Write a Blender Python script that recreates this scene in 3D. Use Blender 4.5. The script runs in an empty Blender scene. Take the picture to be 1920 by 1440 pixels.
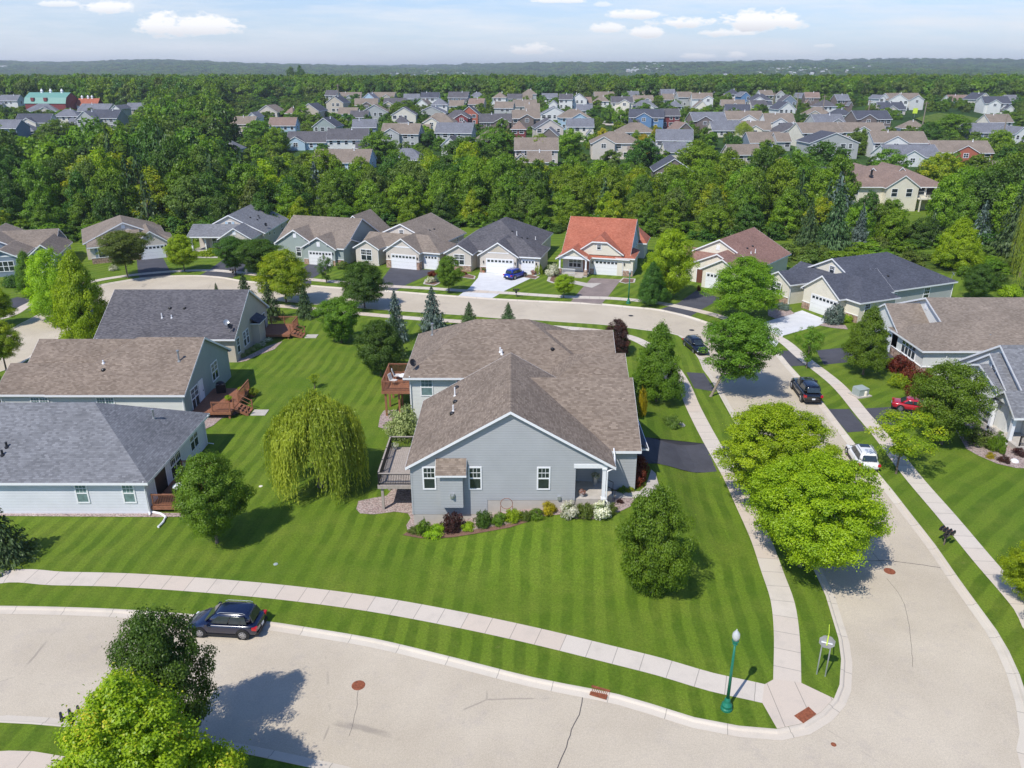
import bpy, math, random, time
import numpy as np
from mathutils import Vector, Matrix
from mathutils.geometry import delaunay_2d_cdt
T0=time.time()
R=math.radians
scene=bpy.context.scene
COL=scene.collection
# ------------------------------------------------------------ camera, sky, sun
F_PX=1450.; HZ=137.; CAMZ=30.
PITCH=math.atan((720-HZ)/F_PX)
cd=bpy.data.cameras.new('camera'); cam=bpy.data.objects.new('camera',cd); COL.objects.link(cam)
cam.location=(0,0,CAMZ); cam.rotation_euler=(math.pi/2-PITCH,0,0)
cd.sensor_width=36; cd.lens=36*F_PX/1920; cd.clip_start=.5; cd.clip_end=60000
scene.camera=cam
SUN_AZ=218.; SUN_EL=52.5            # compass-like azimuth, clockwise from +Y
sa=R(SUN_AZ); se=R(SUN_EL)
sundir=Vector((math.sin(sa)*math.cos(se),math.cos(sa)*math.cos(se),math.sin(se)))
sl=bpy.data.lights.new('sun','SUN'); sl.energy=4.1; sl.angle=R(.53); sl.color=(1,.955,.88)
so=bpy.data.objects.new('sun',sl); COL.objects.link(so); so.rotation_euler=(-sundir).to_track_quat('-Z','Y').to_euler(); so.location=(-60,-80,120)
vs=scene.view_settings; vs.view_transform='Standard'; vs.look='None'; vs.exposure=0.2; vs.gamma=1
world=bpy.data.worlds.new('World'); scene.world=world; world.use_nodes=True

def ray(u,v):
    a=(u-960)/F_PX; b=-(v-720)/F_PX; c,s=math.cos(PITCH),math.sin(PITCH)
    return (a, c+b*s, -s+b*c)
class NG:
    def __init__(s,tree): s.t=tree; tree.nodes.clear()
    def n(s,typ,**kw):
        nd=s.t.nodes.new(typ)
        for k,v in kw.items():
            if k=='inp':
                for kk,vv in v.items():
                    if isinstance(vv,bpy.types.NodeSocket): s.t.links.new(vv,nd.inputs[kk])
                    else: nd.inputs[kk].default_value=vv
            else: setattr(nd,k,v)
        return nd
    def math(s,op,a,b=None,clamp=False):
        nd=s.t.nodes.new('ShaderNodeMath'); nd.operation=op; nd.use_clamp=clamp
        for i,x in enumerate((a,b)):
            if x is None: continue
            if isinstance(x,bpy.types.NodeSocket): s.t.links.new(x,nd.inputs[i])
            else: nd.inputs[i].default_value=x
        return nd.outputs[0]
    def mix(s,f,a,b,bt='MIX'):
        nd=s.t.nodes.new('ShaderNodeMix'); nd.data_type='RGBA'; nd.blend_type=bt; nd.clamp_factor=True
        for i,x in ((0,f),(6,a),(7,b)):
            if isinstance(x,bpy.types.NodeSocket): s.t.links.new(x,nd.inputs[i])
            else: nd.inputs[i].default_value=x if i==0 else (*x[:3],1)
        return nd.outputs[2]
    def mr(s,x,a,b,c=0,d=1):
        return s.n('ShaderNodeMapRange',inp={0:x,1:a,2:b,3:c,4:d}).outputs[0]
    def noise(s,vec,scale,detail=3,rough=.5,dims='3D'):
        nd=s.n('ShaderNodeTexNoise',noise_dimensions=dims,inp={'Scale':scale,'Detail':detail,'Roughness':rough})
        if vec is not None: s.t.links.new(vec,nd.inputs['Vector'])
        return nd.outputs[0]

def build_sky():
    g=NG(world.node_tree)
    sky=g.n('ShaderNodeTexSky',sky_type='NISHITA',sun_disc=False,sun_elevation=se,sun_rotation=sa,altitude=250,air_density=1.,dust_density=.6,ozone_density=3.)
    tc=g.n('ShaderNodeTexCoord'); sep=g.n('ShaderNodeSeparateXYZ',inp={0:tc.outputs['Generated']})
    x,y,z=sep.outputs[0],sep.outputs[1],sep.outputs[2]
    ys=g.math('MAXIMUM',g.math('ABSOLUTE',y),.05)
    ax=g.math('DIVIDE',x,ys); ez=g.math('DIVIDE',z,ys)
    front=g.math('GREATER_THAN',y,0.05)
    cv=g.n('ShaderNodeCombineXYZ',inp={0:ax,1:g.math('MULTIPLY',ez,2.2),2:0.}).outputs[0]
    n1=g.noise(cv,30,6,.62); n2=g.noise(cv,95,5,.65)
    lump=g.math('ADD',g.math('MULTIPLY',g.math('SUBTRACT',n1,.5),2.6),g.math('MULTIPLY',g.math('SUBTRACT',n2,.5),1.1))
    clouds=[(350,52,115,30,1),(205,16,60,17,.9),(110,7,45,8,.7),(1000,94,50,15,.9),(1195,28,60,13,.9),(1135,54,42,13,.9),(1215,62,50,15,.95),(1285,44,80,14,.95),(1430,42,95,27,1),(1370,62,60,12,.9),
            (1310,106,45,8,.8),(1375,104,28,8,.8),(1440,126,55,8,.7),(995,124,40,7,.7),(1050,2,60,7,.8),(1545,86,26,5,.5),(1380,128,25,5,.6),(1130,8,20,6,.5),(-250,60,140,34,1),(2250,50,160,36,1)]
    acc=None; shade=None
    for u,v,w,h,o in clouds:
        r=ray(u,v); cx,cy=r[0]/r[1],r[2]/r[1]
        dx=g.math('DIVIDE',g.math('SUBTRACT',ax,cx),w/F_PX); dy=g.math('DIVIDE',g.math('SUBTRACT',ez,cy),h/F_PX)
        # flat base: squeeze below the centre
        dyl=g.math('MULTIPLY',g.math('MINIMUM',dy,0),1.5); dy2=g.math('ADD',g.math('MAXIMUM',dy,0),dyl)
        d=g.math('ADD',g.math('MULTIPLY',dx,dx),g.math('MULTIPLY',dy2,dy2))
        m=g.math('ADD',g.math('SUBTRACT',1,d),lump)
        m=g.mr(m,.30,.72,0,o)
        acc=m if acc is None else g.math('MAXIMUM',acc,m)
        sh=g.math('MULTIPLY',g.mr(dy,.15,-.75,0,1),m)
        shade=sh if shade is None else g.math('MAXIMUM',shade,sh)
    acc=g.math('MULTIPLY',acc,front)
    cir=g.n('ShaderNodeCombineXYZ',inp={0:g.math('ADD',ax,g.math('MULTIPLY',ez,1.5)),1:g.math('MULTIPLY',ez,9),2:0.}).outputs[0]
    ci=g.mr(g.noise(cir,3.2,6,.62),.42,.66,0,.8)
    ci=g.math('MULTIPLY',ci,g.math('MULTIPLY',front,g.mr(ez,.45,.2)))
    base=g.mix(1.,sky.outputs[0],(.72,.86,1.12),'MULTIPLY')
    base=g.mix(g.mr(z,.12,-.01,0,.85),base,(5.9,6.3,6.8))
    c1=g.mix(ci,base,(6.6,6.8,7.1))
    cc=g.mix(shade,(8.1,8.0,7.9),(5.2,5.25,5.6))
    c2=g.mix(g.math('MULTIPLY',acc,.97),c1,cc)
    bg=g.n('ShaderNodeBackground',inp={0:c2,1:.13}); out=g.n('ShaderNodeOutputWorld',inp={0:bg.outputs[0]})
build_sky()

# ------------------------------------------------------------ terrain height and picture-to-place helper
def S(t): t=0 if t<0 else 1 if t>1 else t; return t*t*(3-2*t)
TER=[(205,0),(268,1.6),(330,4),(380,6),(430,8.5),(480,11),(600,12.5),(800,13),(1100,9),(1600,2),(2400,2),(3200,12),(4200,42),(5200,60),(6500,66),(9000,60)]
def hterr(y):
    if y<=TER[0][0]: return 0.
    for (a,za),(b,zb) in zip(TER,TER[1:]):
        if y<=b: return za+(zb-za)*S((y-a)/(b-a))*0.5+(zb-za)*(y-a)/(b-a)*.5
    return TER[-1][1]
def h(x,y):
    m=1.3*S((x+6.5)/8)*S((15.3-x)/4.5)*S((y-39.5)/7.5)*S((76-y)/12) if -7<x<16 and 39<y<77 else 0.
    return m+hterr(y)
def at(u,v,z=None):
    r=ray(u,v)
    if z is not None:
        t=(z-CAMZ)/r[2]; return (r[0]*t,r[1]*t,z)
    zz=0.
    for _ in range(14):
        t=(zz-CAMZ)/r[2]; zz=.4*zz+.6*h(r[0]*t,r[1]*t)
    return (r[0]*t,r[1]*t,zz)
def zat(u,v,y):
    r=ray(u,v); return CAMZ+r[2]*y/r[1]

# ------------------------------------------------------------ object helpers
def tag(o,label=None,cat=None,group=None,kind=None):
    if label: o['label']=label
    if cat: o['category']=cat
    if group: o['group']=group
    if kind: o['kind']=kind
    return o
def empty(name,loc,label,cat,rz=0,group=None):
    o=bpy.data.objects.new(name,None); COL.objects.link(o); o.location=loc; o.rotation_euler=(0,0,rz)
    o.empty_display_size=.3
    return tag(o,label,cat,group)
class MB:
    def __init__(s): s.v=[];s.f=[];s.m=[];s.uv=[]
    def face(s,pts,mi=0,uv=None):
        n=len(s.v); s.v+= [tuple(p) for p in pts]; s.f.append(tuple(range(n,n+len(pts)))); s.m.append(mi)
        s.uv.append(uv if uv else [(p[0],p[1]) for p in pts])
    def box(s,x0,x1,y0,y1,z0,z1,mi=0,bottom=True):
        P=[(x0,y0,z0),(x1,y0,z0),(x1,y1,z0),(x0,y1,z0),(x0,y0,z1),(x1,y0,z1),(x1,y1,z1),(x0,y1,z1)]
        s.hexa(P,mi,bottom)
    def hexa(s,P,mi=0,bottom=True):
        n=len(s.v); s.v+=[tuple(p) for p in P]
        fs=[(4,5,6,7),(0,1,5,4),(1,2,6,5),(2,3,7,6),(3,0,4,7)]
        if bottom: fs.append((3,2,1,0))
        for f in fs: s.f.append(tuple(n+i for i in f)); s.m.append(mi); s.uv.append([(s.v[n+i][0]+s.v[n+i][1],s.v[n+i][2]) for i in f])
    def bar(s,a,b,w,t=None,mi=0,up=(0,0,1)):
        t=t or w; a=Vector(a);b=Vector(b);d=(b-a).normalized();up=Vector(up)
        if abs(d.dot(up))>.98: up=Vector((1,0,0))
        x=d.cross(up).normalized()*w/2; y=x.cross(d).normalized()*t/2
        s.hexa([a-x-y,a+x-y,b+x-y,b-x-y,a-x+y,a+x+y,b+x+y,b-x+y],mi)
    def lathe(s,prof,c=(0,0,0),n=16,mi=0,axis='z',cap=True):
        k=len(s.v)
        for r,z in prof:
            for i in range(n):
                a=2*math.pi*i/n; p=(r*math.cos(a),r*math.sin(a),z)
                if axis=='y': p=(p[0],p[2],p[1])
                if axis=='x': p=(p[2],p[0],p[1])
                s.v.append((c[0]+p[0],c[1]+p[1],c[2]+p[2]))
        for j in range(len(prof)-1):
            for i in range(n):
                q=(k+j*n+i,k+j*n+(i+1)%n,k+(j+1)*n+(i+1)%n,k+(j+1)*n+i); s.f.append(q); s.m.append(mi); s.uv.append([(0,0)]*4)
        if cap:
            s.f.append(tuple(k+i for i in range(n))[::-1]); s.m.append(mi); s.uv.append([(0,0)]*n)
            s.f.append(tuple(k+(len(prof)-1)*n+i for i in range(n))); s.m.append(mi); s.uv.append([(0,0)]*n)
    def tube(s,pts,radii,n=8,mi=0):
        k=len(s.v); pts=[Vector(p) for p in pts]
        if not hasattr(radii,'__len__'): radii=[radii]*len(pts)
        for j,p in enumerate(pts):
            d=(pts[min(j+1,len(pts)-1)]-pts[max(j-1,0)]).normalized()
            u=d.cross(Vector((0,1,0.13))).normalized(); w=d.cross(u)
            for i in range(n):
                a=2*math.pi*i/n; s.v.append(tuple(p+(u*math.cos(a)+w*math.sin(a))*radii[j]))
        for j in range(len(pts)-1):
            for i in range(n):
                q=(k+j*n+i,k+j*n+(i+1)%n,k+(j+1)*n+(i+1)%n,k+(j+1)*n+i); s.f.append(q); s.m.append(mi); s.uv.append([(0,0)]*4)
        s.f.append(tuple(k+i for i in range(n))); s.m.append(mi); s.uv.append([(0,0)]*n)
        e=k+(len(pts)-1)*n; s.f.append(tuple(e+i for i in range(n))[::-1]); s.m.append(mi); s.uv.append([(0,0)]*n)
    def build(s,name,mats,parent=None,smooth=False,loc=None,mesh_only=False):
        me=bpy.data.meshes.new(name); me.from_pydata(s.v,[],s.f)
        if not isinstance(mats,(list,tuple)): mats=[mats]
        for m in mats: me.materials.append(m)
        me.polygons.foreach_set('material_index',s.m)
        ul=me.uv_layers.new(name='UVMap'); flat=[c for f in s.uv for p in f for c in p]; ul.data.foreach_set('uv',flat)
        if smooth: me.polygons.foreach_set('use_smooth',[True]*len(s.f))
        me.update()
        if mesh_only: return me
        o=bpy.data.objects.new(name,me); COL.objects.link(o)
        if parent: o.parent=parent
        if loc: o.location=loc
        return o
def inst(name,me,parent=None,loc=(0,0,0),rot=(0,0,0),scale=(1,1,1)):
    o=bpy.data.objects.new(name,me); COL.objects.link(o); o.parent=parent; o.location=loc; o.rotation_euler=rot; o.scale=scale; return o
def copy_tree(o,parent=None):
    c=o.copy(); COL.objects.link(c); c.parent=parent
    for ch in list(o.children): copy_tree(ch,c)
    return c

# ------------------------------------------------------------ materials
def newmat(name): m=bpy.data.materials.new(name); m.use_nodes=True; return m,NG(m.node_tree)
def finish(g,col,rough=.8,bump=None,bs=.3,bd=.02,metal=0,spec=.4,extra=None):
    p=g.n('ShaderNodeBsdfPrincipled')
    for k,x in (('Base Color',col),('Roughness',rough),('Metallic',metal),('Specular IOR Level',spec)):
        if isinstance(x,bpy.types.NodeSocket): g.t.links.new(x,p.inputs[k])
        else: p.inputs[k].default_value=(*x[:3],1) if k=='Base Color' else x
    if extra:
        for k,v in extra.items(): p.inputs[k].default_value=v
    if bump is not None:
        b=g.n('ShaderNodeBump',inp={'Strength':bs,'Distance':bd,'Height':bump}); g.t.links.new(b.outputs[0],p.inputs['Normal'])
    g.n('ShaderNodeOutputMaterial',inp={0:p.outputs[0]}); return p
def simple(name,col,rough=.7,metal=0,spec=.4,var=.12,scale=3.,extra=None):
    m,g=newmat(name); pos=g.n('ShaderNodeNewGeometry').outputs['Position']
    n=g.noise(pos,scale,4,.6); k=g.mr(n,.3,.7,1-var,1+var)
    c=g.mix(1.,col,g.n('ShaderNodeCombineXYZ',inp={0:k,1:k,2:k}).outputs[0],'MULTIPLY')
    finish(g,c,rough,metal=metal,spec=spec,extra=extra); return m
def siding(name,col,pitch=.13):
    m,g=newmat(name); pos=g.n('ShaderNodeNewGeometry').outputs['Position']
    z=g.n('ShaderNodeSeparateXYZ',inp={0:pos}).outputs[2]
    fr=g.math('FRACT',g.math('DIVIDE',z,pitch)); lap_shade=g.mr(fr,.86,.93)
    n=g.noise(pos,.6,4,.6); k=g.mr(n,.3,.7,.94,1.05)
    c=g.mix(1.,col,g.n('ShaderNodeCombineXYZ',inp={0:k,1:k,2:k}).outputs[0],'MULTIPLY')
    c=g.mix(g.math('MULTIPLY',lap_shade,.6),c,tuple(x*.35 for x in col))  # shadow under each lapped board, painted as a darker line in the colour
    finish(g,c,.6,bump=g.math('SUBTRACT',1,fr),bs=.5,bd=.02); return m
def shingle(name,c1,c2,c3):
    m,g=newmat(name); uv=g.n('ShaderNodeUVMap').outputs[0]; pos=g.n('ShaderNodeNewGeometry').outputs['Position']
    br=g.n('ShaderNodeTexBrick',offset=.5,inp={'Vector':uv,'Color1':(0,0,0,1),'Color2':(1,1,1,1),'Mortar':(.5,.5,.5,1),'Scale':1.,'Mortar Size':.004,'Brick Width':.26,'Row Height':.15,'Bias':0.})
    sp=g.n('ShaderNodeSeparateColor',inp={0:br.outputs[0]}).outputs[0]
    br2=g.n('ShaderNodeTexBrick',offset=.37,inp={'Vector':uv,'Color1':(0,0,0,1),'Color2':(1,1,1,1),'Mortar':(.5,.5,.5,1),'Scale':1.,'Mortar Size':0.,'Brick Width':.7,'Row Height':.15})
    sp2=g.n('ShaderNodeSeparateColor',inp={0:br2.outputs[0]}).outputs[0]
    c=g.mix(sp,c1,c2); c=g.mix(g.math('MULTIPLY',sp2,.45),c,c3)
    n=g.noise(pos,.35,5,.6); k=g.mr(n,.3,.7,.86,1.12)
    n3=g.noise(pos,24,2,.6); k=g.math('MULTIPLY',k,g.mr(n3,.3,.7,.86,1.14))
    c=g.mix(1.,c,g.n('ShaderNodeCombineXYZ',inp={0:k,1:k,2:k}).outputs[0],'MULTIPLY')
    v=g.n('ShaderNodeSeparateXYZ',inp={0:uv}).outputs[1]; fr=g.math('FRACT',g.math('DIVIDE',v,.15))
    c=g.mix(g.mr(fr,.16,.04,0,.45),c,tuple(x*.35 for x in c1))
    finish(g,c,.93,bump=g.math('ADD',g.math('SUBTRACT',1,fr),g.math('MULTIPLY',sp,.5)),bs=.5,bd=.02,spec=.25); return m
def leafmat(name,c1,c2,c3=None,tr=.34,cut=.5):
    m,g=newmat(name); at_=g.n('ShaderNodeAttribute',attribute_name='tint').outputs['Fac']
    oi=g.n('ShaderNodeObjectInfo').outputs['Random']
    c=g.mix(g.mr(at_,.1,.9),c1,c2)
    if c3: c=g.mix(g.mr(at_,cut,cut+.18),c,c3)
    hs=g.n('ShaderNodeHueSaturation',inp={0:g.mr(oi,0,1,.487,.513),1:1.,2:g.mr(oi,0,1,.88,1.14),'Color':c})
    c=hs.outputs[0]
    d=g.n('ShaderNodeBsdfDiffuse',inp={0:c}); t=g.n('ShaderNodeBsdfTranslucent',inp={0:g.mix(1.,c,(1.25,1.25,.5),'MULTIPLY')})
    gl=g.n('ShaderNodeBsdfGlossy',inp={0:(1,1,1,1),1:.45})
    m1=g.n('ShaderNodeMixShader',inp={0:tr,1:d.outputs[0],2:t.outputs[0]}); m2=g.n('ShaderNodeMixShader',inp={0:.018,1:m1.outputs[0],2:gl.outputs[0]})
    g.n('ShaderNodeOutputMaterial',inp={0:m2.outputs[0]}); return m

M={}
M['white']=simple('white_trim',(.80,.80,.80),.5,var=.03)
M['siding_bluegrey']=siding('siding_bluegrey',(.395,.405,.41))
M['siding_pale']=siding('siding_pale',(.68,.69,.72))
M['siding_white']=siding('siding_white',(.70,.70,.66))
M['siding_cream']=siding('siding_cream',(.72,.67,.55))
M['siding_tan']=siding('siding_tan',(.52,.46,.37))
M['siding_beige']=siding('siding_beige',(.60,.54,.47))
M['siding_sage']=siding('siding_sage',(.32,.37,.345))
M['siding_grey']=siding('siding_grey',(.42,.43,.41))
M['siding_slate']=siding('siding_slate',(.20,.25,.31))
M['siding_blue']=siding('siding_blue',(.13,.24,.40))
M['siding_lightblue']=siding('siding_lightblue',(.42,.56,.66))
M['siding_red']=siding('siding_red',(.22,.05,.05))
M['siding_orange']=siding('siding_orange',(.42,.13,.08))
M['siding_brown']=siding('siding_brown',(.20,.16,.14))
M['roof_tan']=shingle('roof_tan',(.155,.118,.09),(.29,.232,.18),(.205,.16,.125))
M['roof_tan2']=shingle('roof_tan2',(.175,.14,.11),(.285,.235,.19),(.215,.175,.14))
M['roof_grey']=shingle('roof_grey',(.12,.125,.14),(.23,.235,.26),(.16,.165,.19))
M['roof_lightgrey']=shingle('roof_lightgrey',(.13,.132,.14),(.24,.243,.255),(.175,.178,.19))
M['roof_dark']=shingle('roof_dark',(.07,.068,.075),(.15,.142,.148),(.10,.095,.105))
M['roof_charcoal']=shingle('roof_charcoal',(.055,.06,.075),(.10,.105,.13),(.075,.08,.10))
M['roof_red']=shingle('roof_red',(.32,.095,.055),(.46,.17,.105),(.38,.125,.075))
M['roof_brown']=shingle('roof_brown',(.20,.11,.085),(.32,.19,.15),(.25,.14,.11))
M['roof_green']=simple('roof_green_metal',(.14,.30,.25),.5)
M['concrete']=simple('concrete',(.46,.42,.37),.9,var=.12,scale=1.5)
M['foundation']=simple('foundation_concrete',(.47,.43,.38),.9,var=.08,scale=1.2)
M['glass']=simple('window_glass',(.025,.035,.04),.06,spec=.9,var=.3)
M['glass_teal']=simple('window_glass_blinds',(.16,.24,.24),.12,spec=.9,var=.25)
M['black']=simple('black_plastic',(.015,.015,.017),.4)
M['darkmetal']=simple('dark_metal',(.03,.03,.035),.45,metal=.3)
M['galv']=simple('galvanised_metal',(.42,.44,.45),.4,metal=.6,var=.15)
M['green_metal']=simple('green_painted_metal',(.012,.16,.095),.42,var=.15)
M['globe']=simple('frosted_globe',(.62,.64,.62),.2,var=.03,extra={'Transmission Weight':.25})
M['wood_red']=simple('stained_redwood',(.27,.115,.062),.7,var=.25,scale=6)
M['wood_dark']=simple('dark_redwood',(.14,.05,.03),.7,var=.25,scale=6)
M['wood_grey']=simple('weathered_deck',(.36,.31,.27),.8,var=.15,scale=5)
M['bark']=simple('bark',(.16,.125,.095),.95,var=.35,scale=9)
M['bark_pale']=simple('pale_bark',(.27,.22,.17),.95,var=.3,scale=9)
M['rust']=simple('rusted_iron',(.24,.075,.035),.85,var=.35,scale=8)
M['tyre']=simple('tyre_rubber',(.02,.02,.02),.85)
M['rim']=simple('alloy_rim',(.5,.5,.52),.3,metal=.8)
M['redlight']=simple('tail_light',(.45,.01,.015),.15,spec=.8)
M['headlight']=simple('head_light',(.75,.78,.8),.1,spec=.8)
M['plate']=simple('licence_plate',(.75,.78,.82),.4)
M['crack']=simple('crack_sealant',(.10,.09,.085),.8)
M['yellow']=simple('yellow_green_sign',(.62,.78,.06),.5)
M['pot']=simple('pale_pot',(.6,.58,.55),.7)
M['terracotta']=simple('terracotta',(.45,.2,.11),.8)
M['flag_red']=simple('flag_red',(.5,.06,.08),.8); M['flag_blue']=simple('flag_blue',(.03,.05,.2),.8)
M['mulch']=simple('red_mulch',(.17,.095,.065),.95,var=.4,scale=14)
def stone(name,c1,c2,c3):
    m,g=newmat(name); pos=g.n('ShaderNodeNewGeometry').outputs['Position']
    v=g.n('ShaderNodeTexVoronoi',feature='F1',inp={'Vector':pos,'Scale':4.5}); s=g.n('ShaderNodeSeparateColor',inp={0:v.outputs['Color']})
    c=g.mix(s.outputs[0],c1,c2); c=g.mix(g.math('MULTIPLY',s.outputs[1],.5),c,c3)
    c=g.mix(g.mr(v.outputs['Distance'],.5,.75,0,.6),c,(.1,.08,.07))
    finish(g,c,.9,bump=v.outputs['Distance'],bs=.5,bd=.03); return m
M['stone']=stone('veneer_stone',(.42,.25,.17),(.55,.42,.32),(.25,.13,.1))
M['gravel']=stone('river_gravel',(.36,.25,.22),(.52,.43,.38),(.23,.18,.17))
M['gravel'].node_tree.nodes['Voronoi Texture'].inputs['Scale'].default_value=9
def paint(name,col): return simple(name,col,.16,spec=.7,var=.02,extra={'Coat Weight':1.,'Coat Roughness':.03})
# ground materials
def grass_mat():
    m,g=newmat('lawn_grass'); pos=g.n('ShaderNodeNewGeometry').outputs['Position']; s=g.n('ShaderNodeSeparateXYZ',inp={0:pos}); x,y=s.outputs[0],s.outputs[1]
    wob=g.math('MULTIPLY',g.math('SUBTRACT',g.noise(pos,.09,3,.6),.5),1.8)
    def stripes(deg,per,soft=.35):
        a=R(deg); d=g.math('ADD',g.math('MULTIPLY',x,math.cos(a)),g.math('MULTIPLY',y,-math.sin(a))); d=g.math('ADD',d,wob)
        w=g.math('SINE',g.math('MULTIPLY',d,2*math.pi/per)); return g.mr(w,-soft,soft)
    # directions the different mowers took
    st=stripes(3.5,1.3)
    right=g.mr(g.math('ADD',x,g.math('MULTIPLY',y,-.04)),24,26); st=g.mix(right,st,stripes(50,1.7))
    far=g.mr(y,96,98); st=g.mix(far,st,stripes(33,1.5))
    fard=g.mr(y,129,131); st=g.mix(fard,st,stripes(78,2.2))
    stf=g.n('ShaderNodeSeparateColor',inp={0:st}).outputs[0]
    fade=g.mr(g.noise(pos,.11,4,.65),.38,.6,.2,1.25); stf=g.math('ADD',g.math('MULTIPLY',g.math('SUBTRACT',stf,.5),fade),.5)
    c=g.mix(stf,(.078,.136,.010),(.128,.200,.016))
    c=g.mix(g.mr(g.noise(pos,.33,5,.7),.42,.72,0,.6),c,(.18,.22,.03))
    c=g.mix(g.mr(g.noise(pos,2.6,5,.75),.55,.8,0,.5),c,(.05,.105,.008))
    c=g.mix(g.mr(g.noise(pos,.09,4,.6),.5,.75,0,.5),c,(.06,.13,.011))
    c=g.mix(g.mr(g.noise(pos,.9,4,.7),.66,.80,0,.45),c,(.30,.27,.09))
    k=g.math('MULTIPLY',g.mr(g.noise(pos,7,4,.7),.3,.7,.74,1.26),g.mr(g.noise(pos,26,3,.7),.3,.7,.62,1.38))
    c=g.mix(1.,c,g.n('ShaderNodeCombineXYZ',inp={0:k,1:k,2:k}).outputs[0],'MULTIPLY')
    finish(g,c,.9,bump=g.noise(pos,45,3,.7),bs=.6,bd=.05,spec=.15); return m
M['grass']=grass_mat()
def street_mat():
    m,g=newmat('street_surface'); pos=g.n('ShaderNodeNewGeometry').outputs['Position']; uv=g.n('ShaderNodeUVMap').outputs[0]
    c=g.mix(g.mr(g.noise(pos,.16,5,.6),.35,.65),(.465,.40,.308),(.54,.47,.366))
    c=g.mix(g.mr(g.noise(pos,1.1,5,.7),.55,.8,0,.5),c,(.41,.355,.31))
    c=g.mix(g.mr(g.noise(pos,.05,3,.5),.5,.7,0,.35),c,(.50,.43,.325))
    c=g.mix(g.mr(g.noise(pos,.45,6,.75),.56,.72,0,.4),c,(.36,.315,.28))
    c=g.mix(g.mr(g.noise(pos,3.,3,.6),.74,.80,0,.6),c,(.24,.215,.20))
    k=g.math('MULTIPLY',g.mr(g.noise(pos,60,2,.7),.3,.7,.8,1.2),g.mr(g.noise(pos,14,3,.7),.3,.7,.88,1.12))
    c=g.mix(1.,c,g.n('ShaderNodeCombineXYZ',inp={0:k,1:k,2:k}).outputs[0],'MULTIPLY')
    # sparse sealed cracks
    v=g.n('ShaderNodeTexVoronoi',feature='DISTANCE_TO_EDGE',inp={'Vector':g.mix(.12,pos,g.n('ShaderNodeTexNoise',inp={'Vector':pos,'Scale':.5}).outputs[1],'ADD'),'Scale':.055})
    c=g.mix(g.math('MULTIPLY',g.mr(v.outputs['Distance'],.0035,.0015,0,.4),g.mr(g.noise(pos,.3,3,.6),.5,.6)),c,(.16,.14,.13))
    finish(g,c,.92,bump=g.noise(pos,60,2,.7),bs=.25,bd=.01,spec=.2); return m
M['street']=street_mat()
def slab_mat(name,col,joint,tint=(.55,.42,.33)):
    m,g=newmat(name); uv=g.n('ShaderNodeUVMap').outputs[0]; pos=g.n('ShaderNodeNewGeometry').outputs['Position']
    u=g.n('ShaderNodeSeparateXYZ',inp={0:uv}).outputs[0]; q=g.math('DIVIDE',u,joint); fr=g.math('FRACT',q); fl=g.math('FLOOR',q)
    wn=g.n('ShaderNodeTexWhiteNoise',noise_dimensions='1D',inp={'W':fl}).outputs[0]
    wn2=g.n('ShaderNodeTexWhiteNoise',noise_dimensions='1D',inp={'W':g.math('FLOOR',g.math('DIVIDE',q,4))}).outputs[0]
    c=g.mix(g.mr(wn,.0,1.,0,.3),col,tuple(x*.82 for x in col)); c=g.mix(g.mr(wn2,.45,.7,0,.45),c,tint)
    c=g.mix(g.mr(g.noise(pos,.7,5,.65),.5,.75,0,.5),c,tuple(x*.72 for x in col))
    k=g.mr(g.noise(pos,30,3,.7),.3,.7,.93,1.07)
    c=g.mix(1.,c,g.n('ShaderNodeCombineXYZ',inp={0:k,1:k,2:k}).outputs[0],'MULTIPLY')
    wj=.016/joint
    j=g.math('MAXIMUM',g.mr(fr,wj*1.6,wj*.8),g.mr(fr,1-wj*1.6,1-wj*.8))
    c=g.mix(g.math('MULTIPLY',j,.6),c,(.13,.12,.10))
    finish(g,c,.9,spec=.25); return m
M['sidewalk']=slab_mat('sidewalk_slabs',(.60,.535,.455),1.5,(.56,.44,.34))
M['kerb']=slab_mat('kerb_concrete',(.60,.54,.45),3.,(.54,.46,.37))
M['drive_light']=simple('new_concrete',(.60,.60,.60),.85,var=.07,scale=.8)
def asphalt(name,col):
    m,g=newmat(name); pos=g.n('ShaderNodeNewGeometry').outputs['Position']
    c=g.mix(g.mr(g.noise(pos,.5,5,.65),.35,.65),col,tuple(x*1.35 for x in col)); k=g.mr(g.noise(pos,50,2,.7),.3,.7,.75,1.25)
    c=g.mix(1.,c,g.n('ShaderNodeCombineXYZ',inp={0:k,1:k,2:k}).outputs[0],'MULTIPLY'); finish(g,c,.85,bump=g.noise(pos,50,2,.7),bs=.3,bd=.01,spec=.3); return m
M['asphalt']=asphalt('driveway_asphalt',(.06,.06,.07)); M['asphalt_old']=asphalt('worn_pink_asphalt',(.20,.16,.145))
def terrain_mat():
    m,g=newmat('woodland_floor'); pos=g.n('ShaderNodeNewGeometry').outputs['Position']
    c=g.mix(g.mr(g.noise(pos,.02,5,.6),.35,.65),(.022,.05,.012),(.05,.10,.02))
    c=g.mix(g.mr(g.noise(pos,.006,3,.5),.62,.66,0,.8),c,(.12,.19,.04))
    c=g.mix(g.mr(g.noise(pos,.0016,3,.5),.6,.64,0,.6),c,(.15,.2,.06))
    k=g.mr(g.noise(pos,.1,5,.7),.3,.7,.7,1.3); c=g.mix(1.,c,g.n('ShaderNodeCombineXYZ',inp={0:k,1:k,2:k}).outputs[0],'MULTIPLY')
    finish(g,c,.95,bump=g.noise(pos,.15,4,.7),bs=.8,bd=2.,spec=.1); return m
M['terrain']=terrain_mat()
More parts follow.
